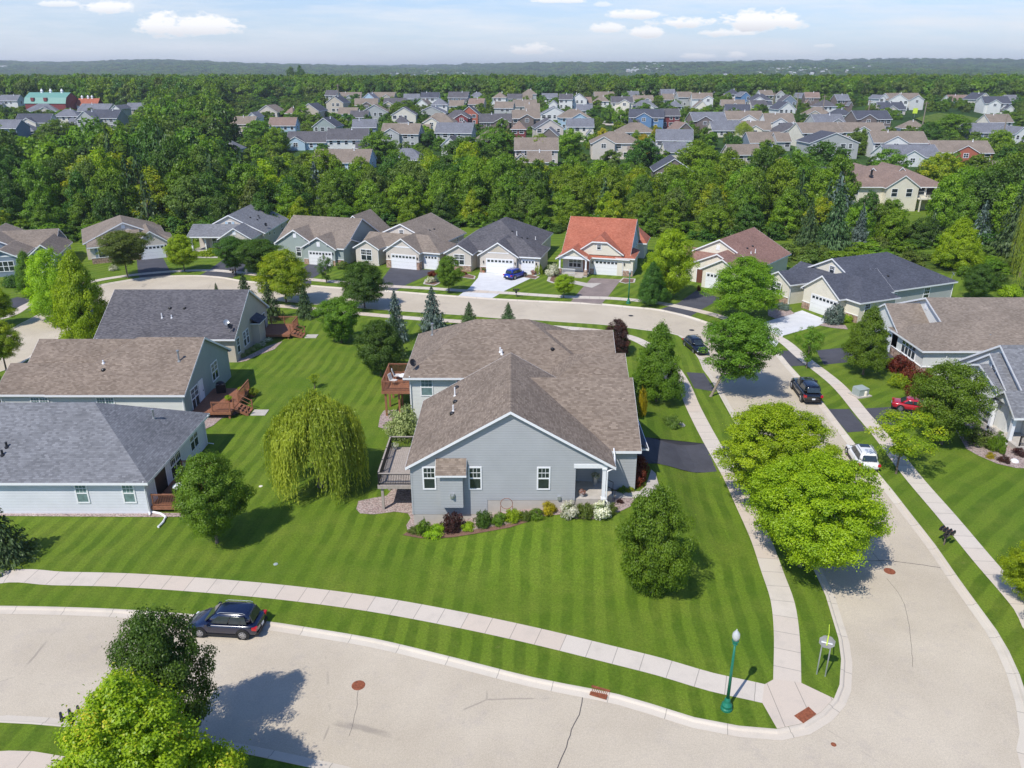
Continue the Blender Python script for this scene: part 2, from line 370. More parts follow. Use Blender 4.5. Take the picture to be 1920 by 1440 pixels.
# leaves
M['lf_lime']=leafmat('leaves_lime',(.19,.32,.011),(.41,.56,.015),(.50,.58,.02),tr=.4,cut=.82)
M['lf_limeb']=leafmat('leaves_fresh_green',(.12,.225,.012),(.26,.39,.02),(.34,.44,.025),tr=.38,cut=.82)
M['lf_limetips']=leafmat('leaves_lime_yellow_tips',(.20,.32,.012),(.42,.53,.018),(.64,.50,.05),tr=.4,cut=.74)
M['lf_mid']=leafmat('leaves_mid_green',(.08,.165,.013),(.19,.315,.02))
M['lf_dark']=leafmat('leaves_dark_green',(.045,.115,.016),(.11,.21,.024))
M['lf_olive']=leafmat('leaves_olive',(.085,.145,.02),(.18,.25,.04))
M['lf_yellow']=leafmat('leaves_yellow_green',(.18,.29,.012),(.36,.46,.014),(.50,.50,.018),tr=.4,cut=.7)
M['lf_gold']=leafmat('leaves_golden',(.30,.28,.01),(.55,.46,.015))
M['lf_willow']=leafmat('leaves_willow',(.25,.33,.03),(.48,.55,.06),tr=.4)
M['lf_spruce']=leafmat('needles_green',(.05,.105,.035),(.115,.18,.06),tr=.12)
M['lf_bluespruce']=leafmat('needles_blue_grey',(.06,.10,.075),(.19,.25,.21),tr=.12)
M['lf_purple']=leafmat('leaves_purple',(.035,.015,.018),(.10,.05,.035),(.16,.03,.02),cut=.7)
M['lf_red']=leafmat('leaves_barberry',(.09,.012,.01),(.22,.045,.02),(.30,.10,.02),cut=.75)
M['lf_pale']=leafmat('leaves_pale_variegated',(.22,.30,.09),(.46,.52,.22),tr=.3)
M['lf_white']=leafmat('flowers_cream',(.13,.2,.03),(.55,.55,.36),(.78,.76,.62),cut=.45,tr=.2)
M['lf_pink']=leafmat('flowers_pink',(.1,.16,.03),(.55,.12,.2),(.7,.6,.6),cut=.6,tr=.2)

# ------------------------------------------------------------ numpy foliage
def np_mesh(name,V,nq,tint,mats,k=4):
    me=bpy.data.meshes.new(name); me.vertices.add(len(V)); me.vertices.foreach_set('co',V.astype(np.float32).ravel())
    me.loops.add(nq*k); me.loops.foreach_set('vertex_index',np.arange(nq*k,dtype=np.int32))
    me.polygons.add(nq); me.polygons.foreach_set('loop_start',np.arange(0,nq*k,k,dtype=np.int32))
    for m in mats: me.materials.append(m)
    a=me.attributes.new('tint','FLOAT','FACE'); a.data.foreach_set('value',tint.astype(np.float32))
    me.update(calc_edges=True); return me
def unit(a): return a/np.maximum(np.linalg.norm(a,axis=-1,keepdims=True),1e-9)
def quads(P,N,rng,L,W,long=None):
    n=len(P); t=unit(np.cross(N,rng.normal(size=(n,3)))) if long is None else unit(long-N*np.sum(long*N,1,keepdims=True)); b=np.cross(N,t)
    L=L[:,None]*t/2; W=W[:,None]*b/2; fold=N*np.linalg.norm(W,axis=1,keepdims=True)*.5
    V=np.stack([P-L,P+W*1.-L*.1+fold,P+L,P-W-L*.1+fold],1); return V.reshape(-1,3)
PROF={'round':lambda t:np.sin(np.pi*np.clip(t*.93+.05,0,1))**.55,
      'pyr':lambda t:np.clip(1.12*(1-t)**.62*np.clip(t*5+.45,0,1),0,1),
      'oval':lambda t:np.sin(np.pi*np.clip(t*.86+.1,0,1))**.75,
      'vase':lambda t:np.clip((.35+.9*t),0,1)*np.clip((1-t)*3.2,0,1)**.5,
      'dome':lambda t:np.sqrt(np.clip(1-t**2.2,0,1))*np.clip(.75+t,0,1)}
def crown(name,seed,shape,n,ls,K=90,rc=.23,hh=1.,mats=None,rag=.18,droop=0.,inner=.3):
    rng=np.random.default_rng(seed); f=PROF[shape]
    t=rng.random(K*4); keep=rng.random(K*4)<(.25+f(t)); t=t[keep][:K]; K=len(t)
    ph=rng.random(K)*2*np.pi; amp=1+rag*np.sin(ph*3+rng.random()*6)+rag*.7*np.sin(ph*5+t*9+rng.random()*6)+rng.normal(size=K)*rag*.5
    sh=np.where(rng.random(K)<inner,rng.random(K)**.5*.6,.72+.25*rng.random(K))
    r=f(t)*amp*sh; C=np.stack([r*np.cos(ph),r*np.sin(ph),t*2*hh],1)
    rcs=rc*(.65+.7*rng.random(K))*(.55+.45*f(t)); ci=rng.choice(K,n,p=rcs**2/np.sum(rcs**2)); ctint=rng.random(K)
    d=unit(rng.normal(size=(n,3))+np.array([0,0,.35])); rr=rcs[ci]*(.35+.65*rng.random(n)**.4)
    P=C[ci]+d*rr[:,None]*np.array([1.15,1.15,.72])
    sp=rng.random(n)<.16; P[sp]+=unit(C[ci][sp]-np.array([0,0,hh*.6]))*(rng.random((sp.sum(),1))*.10)+rng.normal(size=(sp.sum(),3))*.03
    out=unit(P-np.array([0,0,hh*.9])); N=unit(d*.6+out*.45+rng.normal(size=(n,3))*.5+np.array([0,0,.35]))
    V=quads(P,N,rng,ls*(.7+.7*rng.random(n)),ls*(.5+.4*rng.random(n)))
    zt=np.clip(P[:,2]/(2*hh),0,1)
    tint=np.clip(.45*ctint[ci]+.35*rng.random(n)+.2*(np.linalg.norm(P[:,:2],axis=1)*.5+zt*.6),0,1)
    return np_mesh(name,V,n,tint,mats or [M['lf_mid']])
def spruce_mesh(name,seed,n_l=26,nb=13,ls=.10,mats=None,dens=26):
    rng=np.random.default_rng(seed); P=[];L=[]
    for i in range(n_l):
        t=(i+.5)/n_l; r=(1-t)**.85*(1+.1*rng.normal()); z=t*.97+.02; k=max(4,int(nb*(1-t*.55)))
        off=rng.random()*6
        for j in range(k):
            a=off+2*np.pi*j/k+rng.normal()*.12; rl=r*(.8+.35*rng.random()); m=max(3,int(dens*rl+2))
            s=rng.random(m)**.7; side=(rng.random(m)-.5)*.38*(1-s*.5)*rl; q=s*rl
            x=np.cos(a)*q-np.sin(a)*side; y=np.sin(a)*q+np.cos(a)*side; zz=z-.10*rl*s+.07*rl*s**2+rng.normal(size=m)*.006
            P.append(np.stack([x,y,zz],1)); d=np.stack([np.cos(a)*np.ones(m)-np.sin(a)*side*3,np.sin(a)*np.ones(m)+np.cos(a)*side*3,-.18+0*s],1); L.append(d)
    P=np.concatenate(P); L=np.concatenate(L); n=len(P)
    N=unit(np.stack([P[:,0]*.5,P[:,1]*.5,np.ones(n)*.8],1)+rng.normal(size=(n,3))*.35)
    V=quads(P,N,rng,ls*(.7+.7*rng.random(n)),ls*(.3+.25*rng.random(n)),L)
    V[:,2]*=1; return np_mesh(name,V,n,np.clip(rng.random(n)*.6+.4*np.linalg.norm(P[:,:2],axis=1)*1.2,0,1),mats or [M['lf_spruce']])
def willow_mesh(name,seed,strands=3200,mats=None):
    """drooping curtains hung from arching boughs of unequal height and reach"""
    rng=np.random.default_rng(seed); P=[];L=[];TT=[]
    nb=34; ba=np.arange(nb)*2.399+rng.normal(size=nb)*.3; br=np.clip(.25+.75*rng.random(nb)**.6,0,1); bz=np.clip(.95-.22*br**3.+rng.normal(size=nb)*.06,.5,1.02); bt=rng.random(nb)
    for i in range(strands):
        k=rng.integers(nb); q=rng.random()**.6; a=ba[k]+rng.normal()*.16/(.3+br[k]*q); r0=br[k]*.86*q
        z0=bz[k]*(1-.16*q**2)+rng.normal()*.02-.03*(1-q); ln=z0*np.clip((.25+.75*q*br[k])*(.55+.55*rng.random()),.15,.97)
        m=max(6,int(44*ln)); s_=np.linspace(0,1,m); rr=r0+.13*br[k]*np.sin(np.clip(s_*1.9,0,np.pi/2))*(.5+.7*rng.random())
        aa=a+.04*np.sin(s_*4+rng.random()*6); z=z0-ln*s_**1.3+.05*np.sin(np.clip(s_*3,0,np.pi))
        P.append(np.stack([np.cos(aa)*rr,np.sin(aa)*rr,z],1)+rng.normal(size=(m,3))*.007); L.append(np.stack([np.cos(aa)*.3*(1-s_),np.sin(aa)*.3*(1-s_),-np.ones(m)*(.3+s_)],1)+rng.normal(size=(m,3))*.35); TT.append(np.ones(m)*bt[k])
    P=np.concatenate(P);L=np.concatenate(L);TT=np.concatenate(TT); n=len(P)
    N=unit(np.stack([P[:,0],P[:,1],np.ones(n)*.35],1)+rng.normal(size=(n,3))*.5)
    V=quads(P,N,rng,.05*(.7+.7*rng.random(n)),.015*(.7+.7*rng.random(n)),L)
    return np_mesh(name,V,n,np.clip(TT*.55+.45*rng.random(n),0,1),mats or [M['lf_willow']])
def trunk_mesh(name,seed,mat,limbs=7):
    rng=random.Random(seed); mb=MB()
    def htube(pts,rad,n=8):   # rings stay level, so the mesh may be stretched in height
        k=len(mb.v)
        for (x,y,z),r in zip(pts,rad):
            for i in range(n): a=2*math.pi*i/n; mb.v.append((x+r*math.cos(a),y+r*math.sin(a),z))
        for j in range(len(pts)-1):
            for i in range(n): mb.f.append((k+j*n+i,k+j*n+(i+1)%n,k+(j+1)*n+(i+1)%n,k+(j+1)*n+i)); mb.m.append(0); mb.uv.append([(0,0)]*4)
    htube([(0,0,-.03),(.0,0,.03),(.5*rng.uniform(-1,1),.5*rng.uniform(-1,1),.4),(.8*rng.uniform(-1,1),.8*rng.uniform(-1,1),.8),(0,0,1.15)],[1.4,1.,.8,.5,.15],9)
    # radial coordinates are in trunk radii: limbs are long in those units
    for i in range(limbs):
        a=i*2.4+rng.random(); z=.36+.45*i/limbs; L=rng.uniform(7,11)*(1-.4*i/limbs)
        htube([(0,0,z),(math.cos(a)*L*.4,math.sin(a)*L*.4,z+.1),(math.cos(a)*L,math.sin(a)*L,z+.3)],[.42,.28,.08],6)
    return mb.build(name,mat,mesh_only=True,smooth=True)
CR={}
def near(shape,seed,**k): return crown('crown',seed,shape,56000,.043,K=330,rc=.17,inner=.34,**{**dict(rag=.15),**k})
CR['near_round']=[near('round',1),near('dome',2)]
CR['near_pyr']=[near('pyr',3,hh=1.),near('pyr',4,hh=1.)]
CR['near_oval']=[near('oval',5)]
CR['near_vase']=[near('vase',6,rag=.2)]
CR['big']=[crown('crown',11,'round',130000,.032,K=620,rc=.12,rag=.16,inner=.36),crown('crown',12,'round',120000,.033,K=600,rc=.12,rag=.18,inner=.36),crown('crown',13,'pyr',110000,.033,K=520,rc=.125,rag=.16,inner=.36)]
CR['airy']=[crown('crown',14,'vase',9000,.055,K=110,rc=.17,rag=.25,inner=.2)]
CR['mid_round']=[crown('crown',20+i,['round','dome','oval'][i%3],13000,.082,K=140,rc=.2,rag=.16) for i in range(6)]
CR['mid_pyr']=[crown('crown',30+i,'pyr',13000,.08,K=140,rc=.2,rag=.14) for i in range(3)]
CR['far']=[crown('crown',40+i,['round','dome','oval','pyr'][i%4],3200,.165,K=55,rc=.27,rag=.2) for i in range(5)]
CR['bush']=[crown('foliage',50+i,'dome',3800,.10,K=60,rc=.27,hh=.5,rag=.15) for i in range(3)]
CR['spike']=[crown('foliage',60,'dome',2600,.16,K=34,rc=.34,hh=.5,rag=.12,mats=[M['lf_white']])]
SP=[spruce_mesh('crown',70),spruce_mesh('crown',71,24,12)]
SPF=[spruce_mesh('crown',72,15,8,.17,dens=12)]
TR={'bark':[trunk_mesh('trunk',1,M['bark']),trunk_mesh('trunk',2,M['bark'])],'pale':[trunk_mesh('trunk',3,M['bark_pale'])]}
random.seed(5)
def settle(me,mat):
    return me
def put_mesh(name,me,mat,parent,loc,rot,scale):
    o=inst(name,me,parent,loc,rot,scale)
    if mat is not None and me.materials[0]!=mat:
        o.material_slots[0].link='OBJECT'; o.material_slots[0].material=mat
    return o
NTREE=0
def tree(x,y,z,H,Rr,lib,mat,label,cat='tree',group=None,name='leafy_tree',bark='bark',clear=.17,lean=(0,0),idx=None):
    global NTREE; NTREE+=1
    root=empty(name,(x,y,z),label,cat,0,group)
    me=random.choice(CR[lib]) if idx is None else CR[lib][idx]
    hc=H*(1-clear)/2.12
    if lib=='near_pyr': Rr*=.84
    put_mesh('crown',me,M[mat],root,(lean[0],lean[1],H*clear),(0,0,random.random()*6.28),(Rr,Rr*random.uniform(.94,1.06),hc))
    tr=random.choice(TR[bark]); rt=max(.07,.016*H)
    o=inst('trunk',tr,root,(0,0,0),(0,0,random.random()*6.28),(rt,rt,H*.62))
    if lean!=(0,0): o.rotation_euler=(-lean[1]/(H*.7),lean[0]/(H*.7),0)
    return root
def spruce(x,y,z,H,Rr,mat,label,far=False,group=None):
    global NTREE; NTREE+=1
    root=empty('spruce_tree',(x,y,z),label,'spruce',0,group)
    put_mesh('crown',random.choice(SPF if far else SP),M[mat],root,(0,0,.02*H),(0,0,random.random()*6.28),(Rr,Rr,H))
    inst('trunk',TR['bark'][0],root,(0,0,0),(0,0,0),(max(.05,.012*H),max(.05,.012*H),H*.7)); return root
def pxs(ub,vb,vt,w):
    x,y,z=at(ub,vb); top=zat(ub,vt,y); H=top-z
    dep=y*math.cos(PITCH)+(CAMZ-z-H*.5)*math.sin(PITCH); return x,y,z,H,w/2*dep/F_PX
def ptree(ub,vb,vt,w,lib,mat,label,**k):
    x,y,z,H,Rr=pxs(ub,vb,vt,w); return tree(x,y,z,H,Rr,lib,mat,label,**k)
def pspruce(ub,vb,vt,w,mat,label,**k):
    x,y,z,H,Rr=pxs(ub,vb,vt,w); return spruce(x,y,z,H,Rr*1.22,mat,label,**k)
def bush(ub,vb,w,hpx,mat,label,name='shrub',cat='shrub',lib='bush',group=None):
    x,y,z=at(ub,vb); dep=y*math.cos(PITCH)+(CAMZ-z)*math.sin(PITCH); s=dep/F_PX; Rr=w/2*s; hh=hpx*s/math.cos(PITCH)*.82
    y+=Rr*.5
    o=put_mesh(name,random.choice(CR[lib]),M[mat],None,(x,y,h(x,y)-.02),(0,0,random.random()*6.28),(Rr,Rr,hh))
    return tag(o,label,cat,group)
exec_parts=[]
# ------------------------------------------------------------ ground, streets, kerbs, paths
def spline(P,step=1.2,closed=False):
    P=[Vector((p[0],p[1])) for p in P]; out=[]; n=len(P)
    rng_=range(n if closed else n-1)
    for i in rng_:
        p0=P[i-1] if (i>0 or closed) else P[0]*2-P[1]; p1=P[i]; p2=P[(i+1)%n]; p3=P[(i+2)%n] if (i+2<n or closed) else P[-1]*2-P[-2]
        # centripetal Catmull-Rom
        d1=max((p1-p0).length**.5,1e-4);d2=max((p2-p1).length**.5,1e-4);d3=max((p3-p2).length**.5,1e-4)
        b1=(p2*d1*d1-p0*d2*d2+p1*(2*d1*d1+3*d1*d2+d2*d2))/(3*d1*(d1+d2)); b2=(p1*d3*d3-p3*d2*d2+p2*(2*d3*d3+3*d3*d2+d2*d2))/(3*d3*(d3+d2))
        m=max(1,int((p2-p1).length/step))
        for k in range(m):
            t=k/m; out.append(p1*(1-t)**3+b1*3*t*(1-t)**2+b2*3*t*t*(1-t)+p2*t**3)
    if not closed: out.append(P[-1])
    return out
def G2(L): return [at(u,v,0.)[:2] for u,v in L]
RZ=-.13     # street level below the lawns
E_in_px=[(0,1136),(110,1138),(219,1142),(350,1151),(485,1163),(600,1180),(700,1197),(860,1235),(1000,1270),(1160,1302),(1219,1319),(1302,1345),(1386,1361),(1457,1367),(1504,1357),(1540,1335),(1564,1309),(1574,1284),(1577,1236),(1572,1197),(1560,1157),(1548,1117),(1532,1082),(1508,1034),(1478,975),(1440,905),(1400,832),(1366,772),(1346,736),(1330,709),(1318,693),(1310,673),(1291,649),(1271,629),(1245,622),(1215,620),(1141,610),(1056,604),(996,600),(935,597),(865,591),(758,584),(680,578),(591,571),(529,565),(450,560),(380,556),(310,556),(240,568),(185,590),(125,625),(77,657),(0,697)]
E_out_px=[(0,624),(37,607),(103,573),(150,547),(190,533),(223,527),(261,521),(309,517),(378,516),(423,520),(450,525),(481,528),(550,532),(643,539),(723,544),(800,550),(866,555),(924,559),(1000,563),(1070,566),(1128,569),(1180,574),(1239,580),(1291,592),(1340,608),(1400,628),(1455,657),(1482,686),(1515,722),(1546,758),(1586,810),(1620,853),(1651,892),(1671,916),(1714,971),(1754,1022),(1793,1078),(1833,1133),(1869,1182),(1892,1221),(1912,1265),(1930,1320),(1940,1380),(1945,1450)]
E_sw_px=[(0,1355),(60,1358),(128,1364),(250,1378),(400,1402),(496,1421),(583,1440),(700,1480)]
inn=[(-75,at(0,1136,0)[1]+1.)]+[tuple(p) for p in spline([(-60,at(0,1136,0)[1]+.4)]+G2(E_in_px)+[(-90,66.)])]+[(-75,55)]
outp=spline([(-95,72.)]+G2(E_out_px)+[(31.5,12.),(31,4),(31,-10)])
swp=spline([(-95,29.5),(-60,28.2),(-40,26.8)]+G2(E_sw_px)+[(1,15.5),(8,8),(16,-2),(20,-12)])
inn_s=[p for p in spline([(-60,at(0,1136,0)[1]+.4)]+G2(E_in_px)+[(-90,64.)])]
ROAD=[tuple(p) for p in outp]+[tuple(p) for p in swp[::-1]]
ISL=[tuple(p) for p in inn_s]
def inpoly(x,y,P):
    c=False; j=len(P)-1
    for i in range(len(P)):
        if (P[i][1]>y)!=(P[j][1]>y) and x<(P[j][0]-P[i][0])*(y-P[i][1])/(P[j][1]-P[i][1])+P[i][0]: c=not c
        j=i
    return c
def isroad(x,y): return inpoly(x,y,ROAD) and not inpoly(x,y,ISL)
def cdt(loops,pts):
    V=[];E_=[]
    for L,closed in loops:
        b=len(V); V+=[Vector((p[0],p[1])) for p in L]
        E_+=[(b+i,b+i+1) for i in range(len(L)-1)]+([(b+len(L)-1,b)] if closed else [])
    V+=[Vector(p) for p in pts]
    r=delaunay_2d_cdt(V,E_,[],0,1e-4); return r[0],r[2]
def near_ground():
    X0,X1,Y0,Y1=-500,500,-300,205
    border=[(X0,Y0),(X1,Y0),(X1,Y1),(X0,Y1)]
    grid=[(-8+i*1.,38+j*1.) for i in range(26) for j in range(41)]
    vs_,tr=cdt([(border,True),(ROAD,True),(ISL,True)],grid)
    ga=MB();ra=MB()
    for t in tr:
        P=[vs_[i] for i in t]; cx=sum(p.x for p in P)/3; cy=sum(p.y for p in P)/3
        if isroad(cx,cy): ra.face([(p.x,p.y,RZ) for p in P])
        else: ga.face([(p.x,p.y,h(p.x,p.y)) for p in P])
    o=ga.build('lawn',M['grass'],smooth=True); tag(o,kind='structure')
    o=ra.build('road',M['street']); tag(o,kind='structure')
near_ground()
def ribbon(pts,offs,zs,mats_i,name,mats,skip=None):
    """offs: cross profile offsets to the left of travel, zs heights; uv along length"""
    mb=MB(); n=len(pts); d=0; rows=[]
    for i,p in enumerate(pts):
        t=(Vector(pts[min(i+1,n-1)])-Vector(pts[max(i-1,0)])).normalized(); nn=Vector((-t.y,t.x))
        if i: d+=(Vector(p)-Vector(pts[i-1])).length
        rows.append(([(p[0]+nn.x*o,p[1]+nn.y*o) for o in offs],d))
    for i in range(n-1):
        if skip and skip((pts[i][0]+pts[i+1][0])/2,(pts[i][1]+pts[i+1][1])/2): continue
        for k in range(len(offs)-1):
            a,b=rows[i][0][k],rows[i][0][k+1]; c,e=rows[i+1][0][k+1],rows[i+1][0][k]; da,db=rows[i][1],rows[i+1][1]
            Z=lambda q,kk: zs[kk]+(h(*q) if zs[kk]>-.05 else 0)
            F=[(*a,Z(a,k)),(*b,Z(b,k+1)),(*c,Z(c,k+1)),(*e,Z(e,k))]; U=[(da,offs[k]),(da,offs[k+1]),(db,offs[k+1]),(db,offs[k])]
            A=Vector(F[1])-Vector(F[0]); B=Vector(F[3])-Vector(F[0])
            if A.cross(B).z<0: F=F[::-1];U=U[::-1]
            mb.face(F,0,U)
    o=mb.build(name,mats); tag(o,kind='structure'); return o
# kerb and gutter: the road edge curve is the back of the kerb
KP=[(0,.012),(.10,.016),(.17,.0),(.24,-.085),(.60,-.118)]
def kerb(pts,side):
    ribbon(pts,[side*a for a,b in KP],[b for a,b in KP],None,'kerb',M['kerb'])
kerb(inn_s,-1)   # travelling along S1 to the right, road lies to the right (south)
kerb(outp,-1)
kerb(swp,1)
def walk(px,w=1.42,extra0=[],extra1=[],name='sidewalk'):
    pts=spline(extra0+G2(px)+extra1,.75); ribbon(pts,[w/2,0,-w/2],[.02,.022,.02],None,name,M['sidewalk'])
walk([(0,1083),(110,1085),(233,1088),(400,1099),(540,1112),(700,1133),(860,1162),(1000,1192),(1160,1231),(1239,1251),(1334,1279),(1433,1301),(1470,1312)],extra0=[(-60,35.6),(-40,35.4)])
walk([(1476,1290),(1475,1189),(1467,1127),(1448,1072),(1428,1015),(1398,950),(1372,895),(1330,822),(1300,764),(1282,722),(1262,690),(1235,663),(1210,645),(1180,632),(1130,622),(1060,615),(960,609),(862,603),(777,597),(673,588),(600,581),(529,574),(440,570),(330,570),(250,585),(190,608),(120,655),(40,703),(0,728)],extra1=[(-70,57)])
walk([(0,597),(50,573),(95,552),(150,533),(217,520),(309,510),(395,507),(447,511),(481,515),(560,522),(635,529),(720,536),(808,541),(866,545),(943,549),(1070,557),(1155,560),(1232,568),(1318,585),(1400,610),(1461,635),(1508,673),(1570,722),(1620,780),(1650,815),(1712,895),(1775,968),(1845,1052),(1925,1145),(1960,1200)],extra0=[(-95,78)],extra1=[(36,22),(36.5,10)])
walk([(0,1431),(106,1443),(250,1462),(400,1490)],extra0=[(-60,24.6),(-40,23.4)])
def patch(px,mat,name,off=.03,holes=None,world_pts=False,cat=None,step=1.):
    P=px if world_pts else [at(u,v)[:2] for u,v in px]
    xs=[p[0] for p in P]; ys=[p[1] for p in P]; pts=[]
    if max(xs)>-8 and min(xs)<17 and max(ys)>38 and min(ys)<79:
        for i in range(26):
            for j in range(41):
                q=(-8+i,38+j)
                if inpoly(*q,P): pts.append(q)
    dens=[]
    for i,p in enumerate(P):
        q=P[(i+1)%len(P)]; m=max(1,int(math.dist(p,q)/1.)) if pts else 1
        for k in range(m): dens.append((p[0]+(q[0]-p[0])*k/m,p[1]+(q[1]-p[1])*k/m))
    vs_,tr=cdt([(dens,True)],pts); mb=MB()
    for t in tr:
        Q=[vs_[i] for i in t]; cx=sum(p.x for p in Q)/3; cy=sum(p.y for p in Q)/3
        if inpoly(cx,cy,dens): mb.face([(p.x,p.y,h(p.x,p.y)+off+(.03 if name=='driveway' and h(p.x,p.y)>.01 else 0)) for p in Q])
    o=mb.build(name,mat); tag(o,kind='structure'); return o
# corner ramp
patch([(1429,1318),(1433,1284),(1451,1274),(1500,1280),(1563,1310),(1540,1335),(1504,1357),(1457,1367)],M['sidewalk'],'corner_ramp',.026)
DW=[([(256,486),(306,484),(318,507),(320,517),(262,521),(259,512)],'asphalt'),
 ([(428,480),(470,482),(455,508),(436,521),(376,516),(396,503)],'asphalt'),
 ([(579,495),(626,498),(585,522),(583,533),(538,531),(548,518)],'asphalt'),
 ([(732,502),(822,507),(762,534),(742,545),(698,542),(712,530)],'asphalt'),
 ([(899,511),(1007,516),(993,523),(947,545),(923,559),(859,555),(880,540),(896,521)],'drive_light'),
 ([(1109,521),(1165,524),(1141,555),(1128,570),(1070,566),(1083,550)],'asphalt_old'),
 ([(1308,543),(1352,560),(1316,580),(1295,593),(1238,580),(1272,568)],'asphalt'),
 ([(1504,582),(1560,604),(1469,629),(1452,653),(1405,629),(1425,607)],'drive_light'),
 ([(1530,657),(1700,640),(1710,667),(1545,684)],'asphalt'),([(1456,658),(1502,657),(1532,684),(1483,687)],'asphalt'),
 ([(1620,766),(1790,757),(1800,790),(1652,797)],'asphalt'),([(1551,767),(1592,767),(1627,808),(1589,811)],'asphalt'),
 ([(1186,822),(1322,832),(1344,884),(1186,872)],'asphalt'),([(1349,836),(1401,842),(1427,888),(1373,892)],'asphalt'),
 ([(1287,698),(1320,700),(1343,735),(1302,728)],'asphalt'),([(1225,698),(1270,698),(1284,724),(1236,722)],'asphalt'),
 ([(33,557),(67,563),(30,580),(0,578),(0,566)],'asphalt'),([(50,581),(94,571),(104,577),(78,588)],'asphalt'),([(18,697),(82,660),(78,680),(20,716)],'asphalt')]
for P,m in DW: patch(P,M[m],'driveway',.014 if m!='asphalt' else .012)
# paths and planting beds
patch([(1134,921),(1199,922),(1211,912),(1221,881),(1229,888),(1237,916),(1215,933),(1189,935),(1141,934)],M['concrete'],'garden_path',.045)
patch([(1100,531),(1128,531),(1110,540),(1068,531),(1075,526)],M['concrete'],'garden_path',.03)
patch([(355,478),(365,481),(408,481),(408,484),(362,484)],M['concrete'],'garden_path',.03)
patch([(668,955),(672,940),(700,934),(725,930),(740,912),(748,905),(775,905),(779,985),(830,975),(900,965),(960,955),(1010,945),(1060,935),(1090,935),(1125,935),(1150,930),(1192,934),(1182,950),(1155,963),(1120,974),(1080,973),(1050,965),(1020,968),(990,975),(950,986),(900,995),(850,1003),(800,1008),(765,1000),(762,985),(770,972),(765,963),(740,960),(700,965),(675,963)],M['gravel'],'gravel_bed',.028)
patch([(755,1004),(790,1010),(850,1008),(905,999),(955,990),(990,979),(985,975),(950,984),(900,992),(850,999),(800,1003),(765,997)],M['mulch'],'mulch_bed',.04)
patch([(709,801),(713,780),(720,770),(770,768),(775,800),(745,800),(725,806)],M['gravel'],'gravel_bed',.03)
patch([(0,960),(285,962),(385,963),(395,968),(300,970),(0,968)],M['gravel'],'gravel_bed',.03)
patch([(385,778),(405,768),(450,770),(462,768),(440,778),(415,785),(400,798),(385,805),(380,790)],M['gravel'],'gravel_bed',.03)
patch([(443,675),(460,670),(500,650),(530,640),(515,655),(480,668),(462,677),(446,680)],M['gravel'],'gravel_bed',.03)
patch([(1780,788),(1830,790),(1880,835),(1960,840),(1960,880),(1905,878),(1870,870),(1835,855),(1812,842)],M['gravel'],'gravel_bed',.03)
patch([(1685,690),(1700,690),(1745,725),(1760,760),(1725,735),(1695,712)],M['mulch'],'mulch_bed',.03)
patch([(1440,575),(1480,580),(1490,588),(1455,598),(1440,592)],M['gravel'],'gravel_bed',.03)
patch([(1550,604),(1585,610),(1590,618),(1560,615),(1535,610)],M['gravel'],'gravel_bed',.03)
for P in ([(1025,527),(1030,515),(1050,514),(1078,524),(1080,530),(1060,533),(1035,531)],[(793,533),(797,524),(820,520),(828,530),(815,536)],[(980,520),(990,514),(1012,519),(1004,524)],[(1160,529),(1168,521),(1192,523),(1190,530),(1172,532)],[(862,520),(870,512),(892,518),(890,524)]):
    patch(P,M['concrete'],'bed_edging',.035); cx=sum(p[0] for p in P)/len(P); cy=sum(p[1] for p in P)/len(P)
    patch([(cx+(p[0]-cx)*.78,cy+(p[1]-cy)*.78) for p in P],M['mulch'],'mulch_bed',.05)
# far terrain
def terrain():
    ys=list(np.linspace(205,700,46))+list(np.geomspace(730,14000,60)); mb=MB(); rows=[]
    rnd=random.Random(2)
    ph=[rnd.random()*6 for _ in range(12)]
    for y in ys:
        W=max(500,y*1.15); row=[]
        for i in range(61):
            x=-W+2*W*i/60; z=hterr(y)
            k=min(1,max(0,(y-1500)/2500)); z+=k*(14*math.sin(x/900+ph[0])+9*math.sin(x/370+ph[1]+y/700)+6*math.sin(x/190+y/400+ph[2])+(12 if x<-500 else 0)*S((-500-x)/1200)+8*S((x-1500)/1500))
            row.append((x,y,z))
        rows.append(row)
    for a,b in zip(rows,rows[1:]):
        for i in range(60): mb.face([a[i],a[i+1],b[i+1],b[i]])
    o=mb.build('terrain',M['terrain'],smooth=True); tag(o,kind='structure')
terrain()
patch([(0,352),(60,350),(96,340),(140,356),(150,385),(122,385),(105,360),(60,368),(0,362)],M['concrete'],'path',.05)
patch([(1143,205),(1163,205),(1180,232),(1240,232),(1240,236),(1128,236),(1130,228),(1150,226)],M['concrete'],'road',.3)
def gstrip(pts,w,mat,name,off):
    pts=spline(pts,4); ribbon(pts,[w/2,-w/2],[off,off],None,name,mat)
# meadow behind the right-hand houses and the mown slope on the far right hill
def meadow():
    P=[at(u,v)[:2] for u,v in [(1460,478),(1560,470),(1640,480),(1740,478),(1920,500),(1990,530),(1990,560),(1850,520),(1700,505),(1600,495),(1480,500)]]
    patch(P,M['meadow'],'meadow',.01,world_pts=True)
m,g=newmat('tall_meadow_grass'); pos=g.n('ShaderNodeNewGeometry').outputs['Position']
c=g.mix(g.mr(g.noise(pos,.5,5,.7),.35,.65),(.05,.11,.01),(.16,.21,.035)); c=g.mix(g.mr(g.noise(pos,1.6,4,.7),.55,.7,0,.6),c,(.20,.19,.06))
finish(g,c,.95,bump=g.noise(pos,4,4,.7),bs=1.,bd=.4,spec=.1); M['meadow']=m
meadow()
patch([(1715,224),(1735,219),(1760,214),(1800,217),(1840,225),(1850,240),(1780,245),(1740,235)],M['meadow'],'meadow',.6)
print('ground',time.time()-T0)
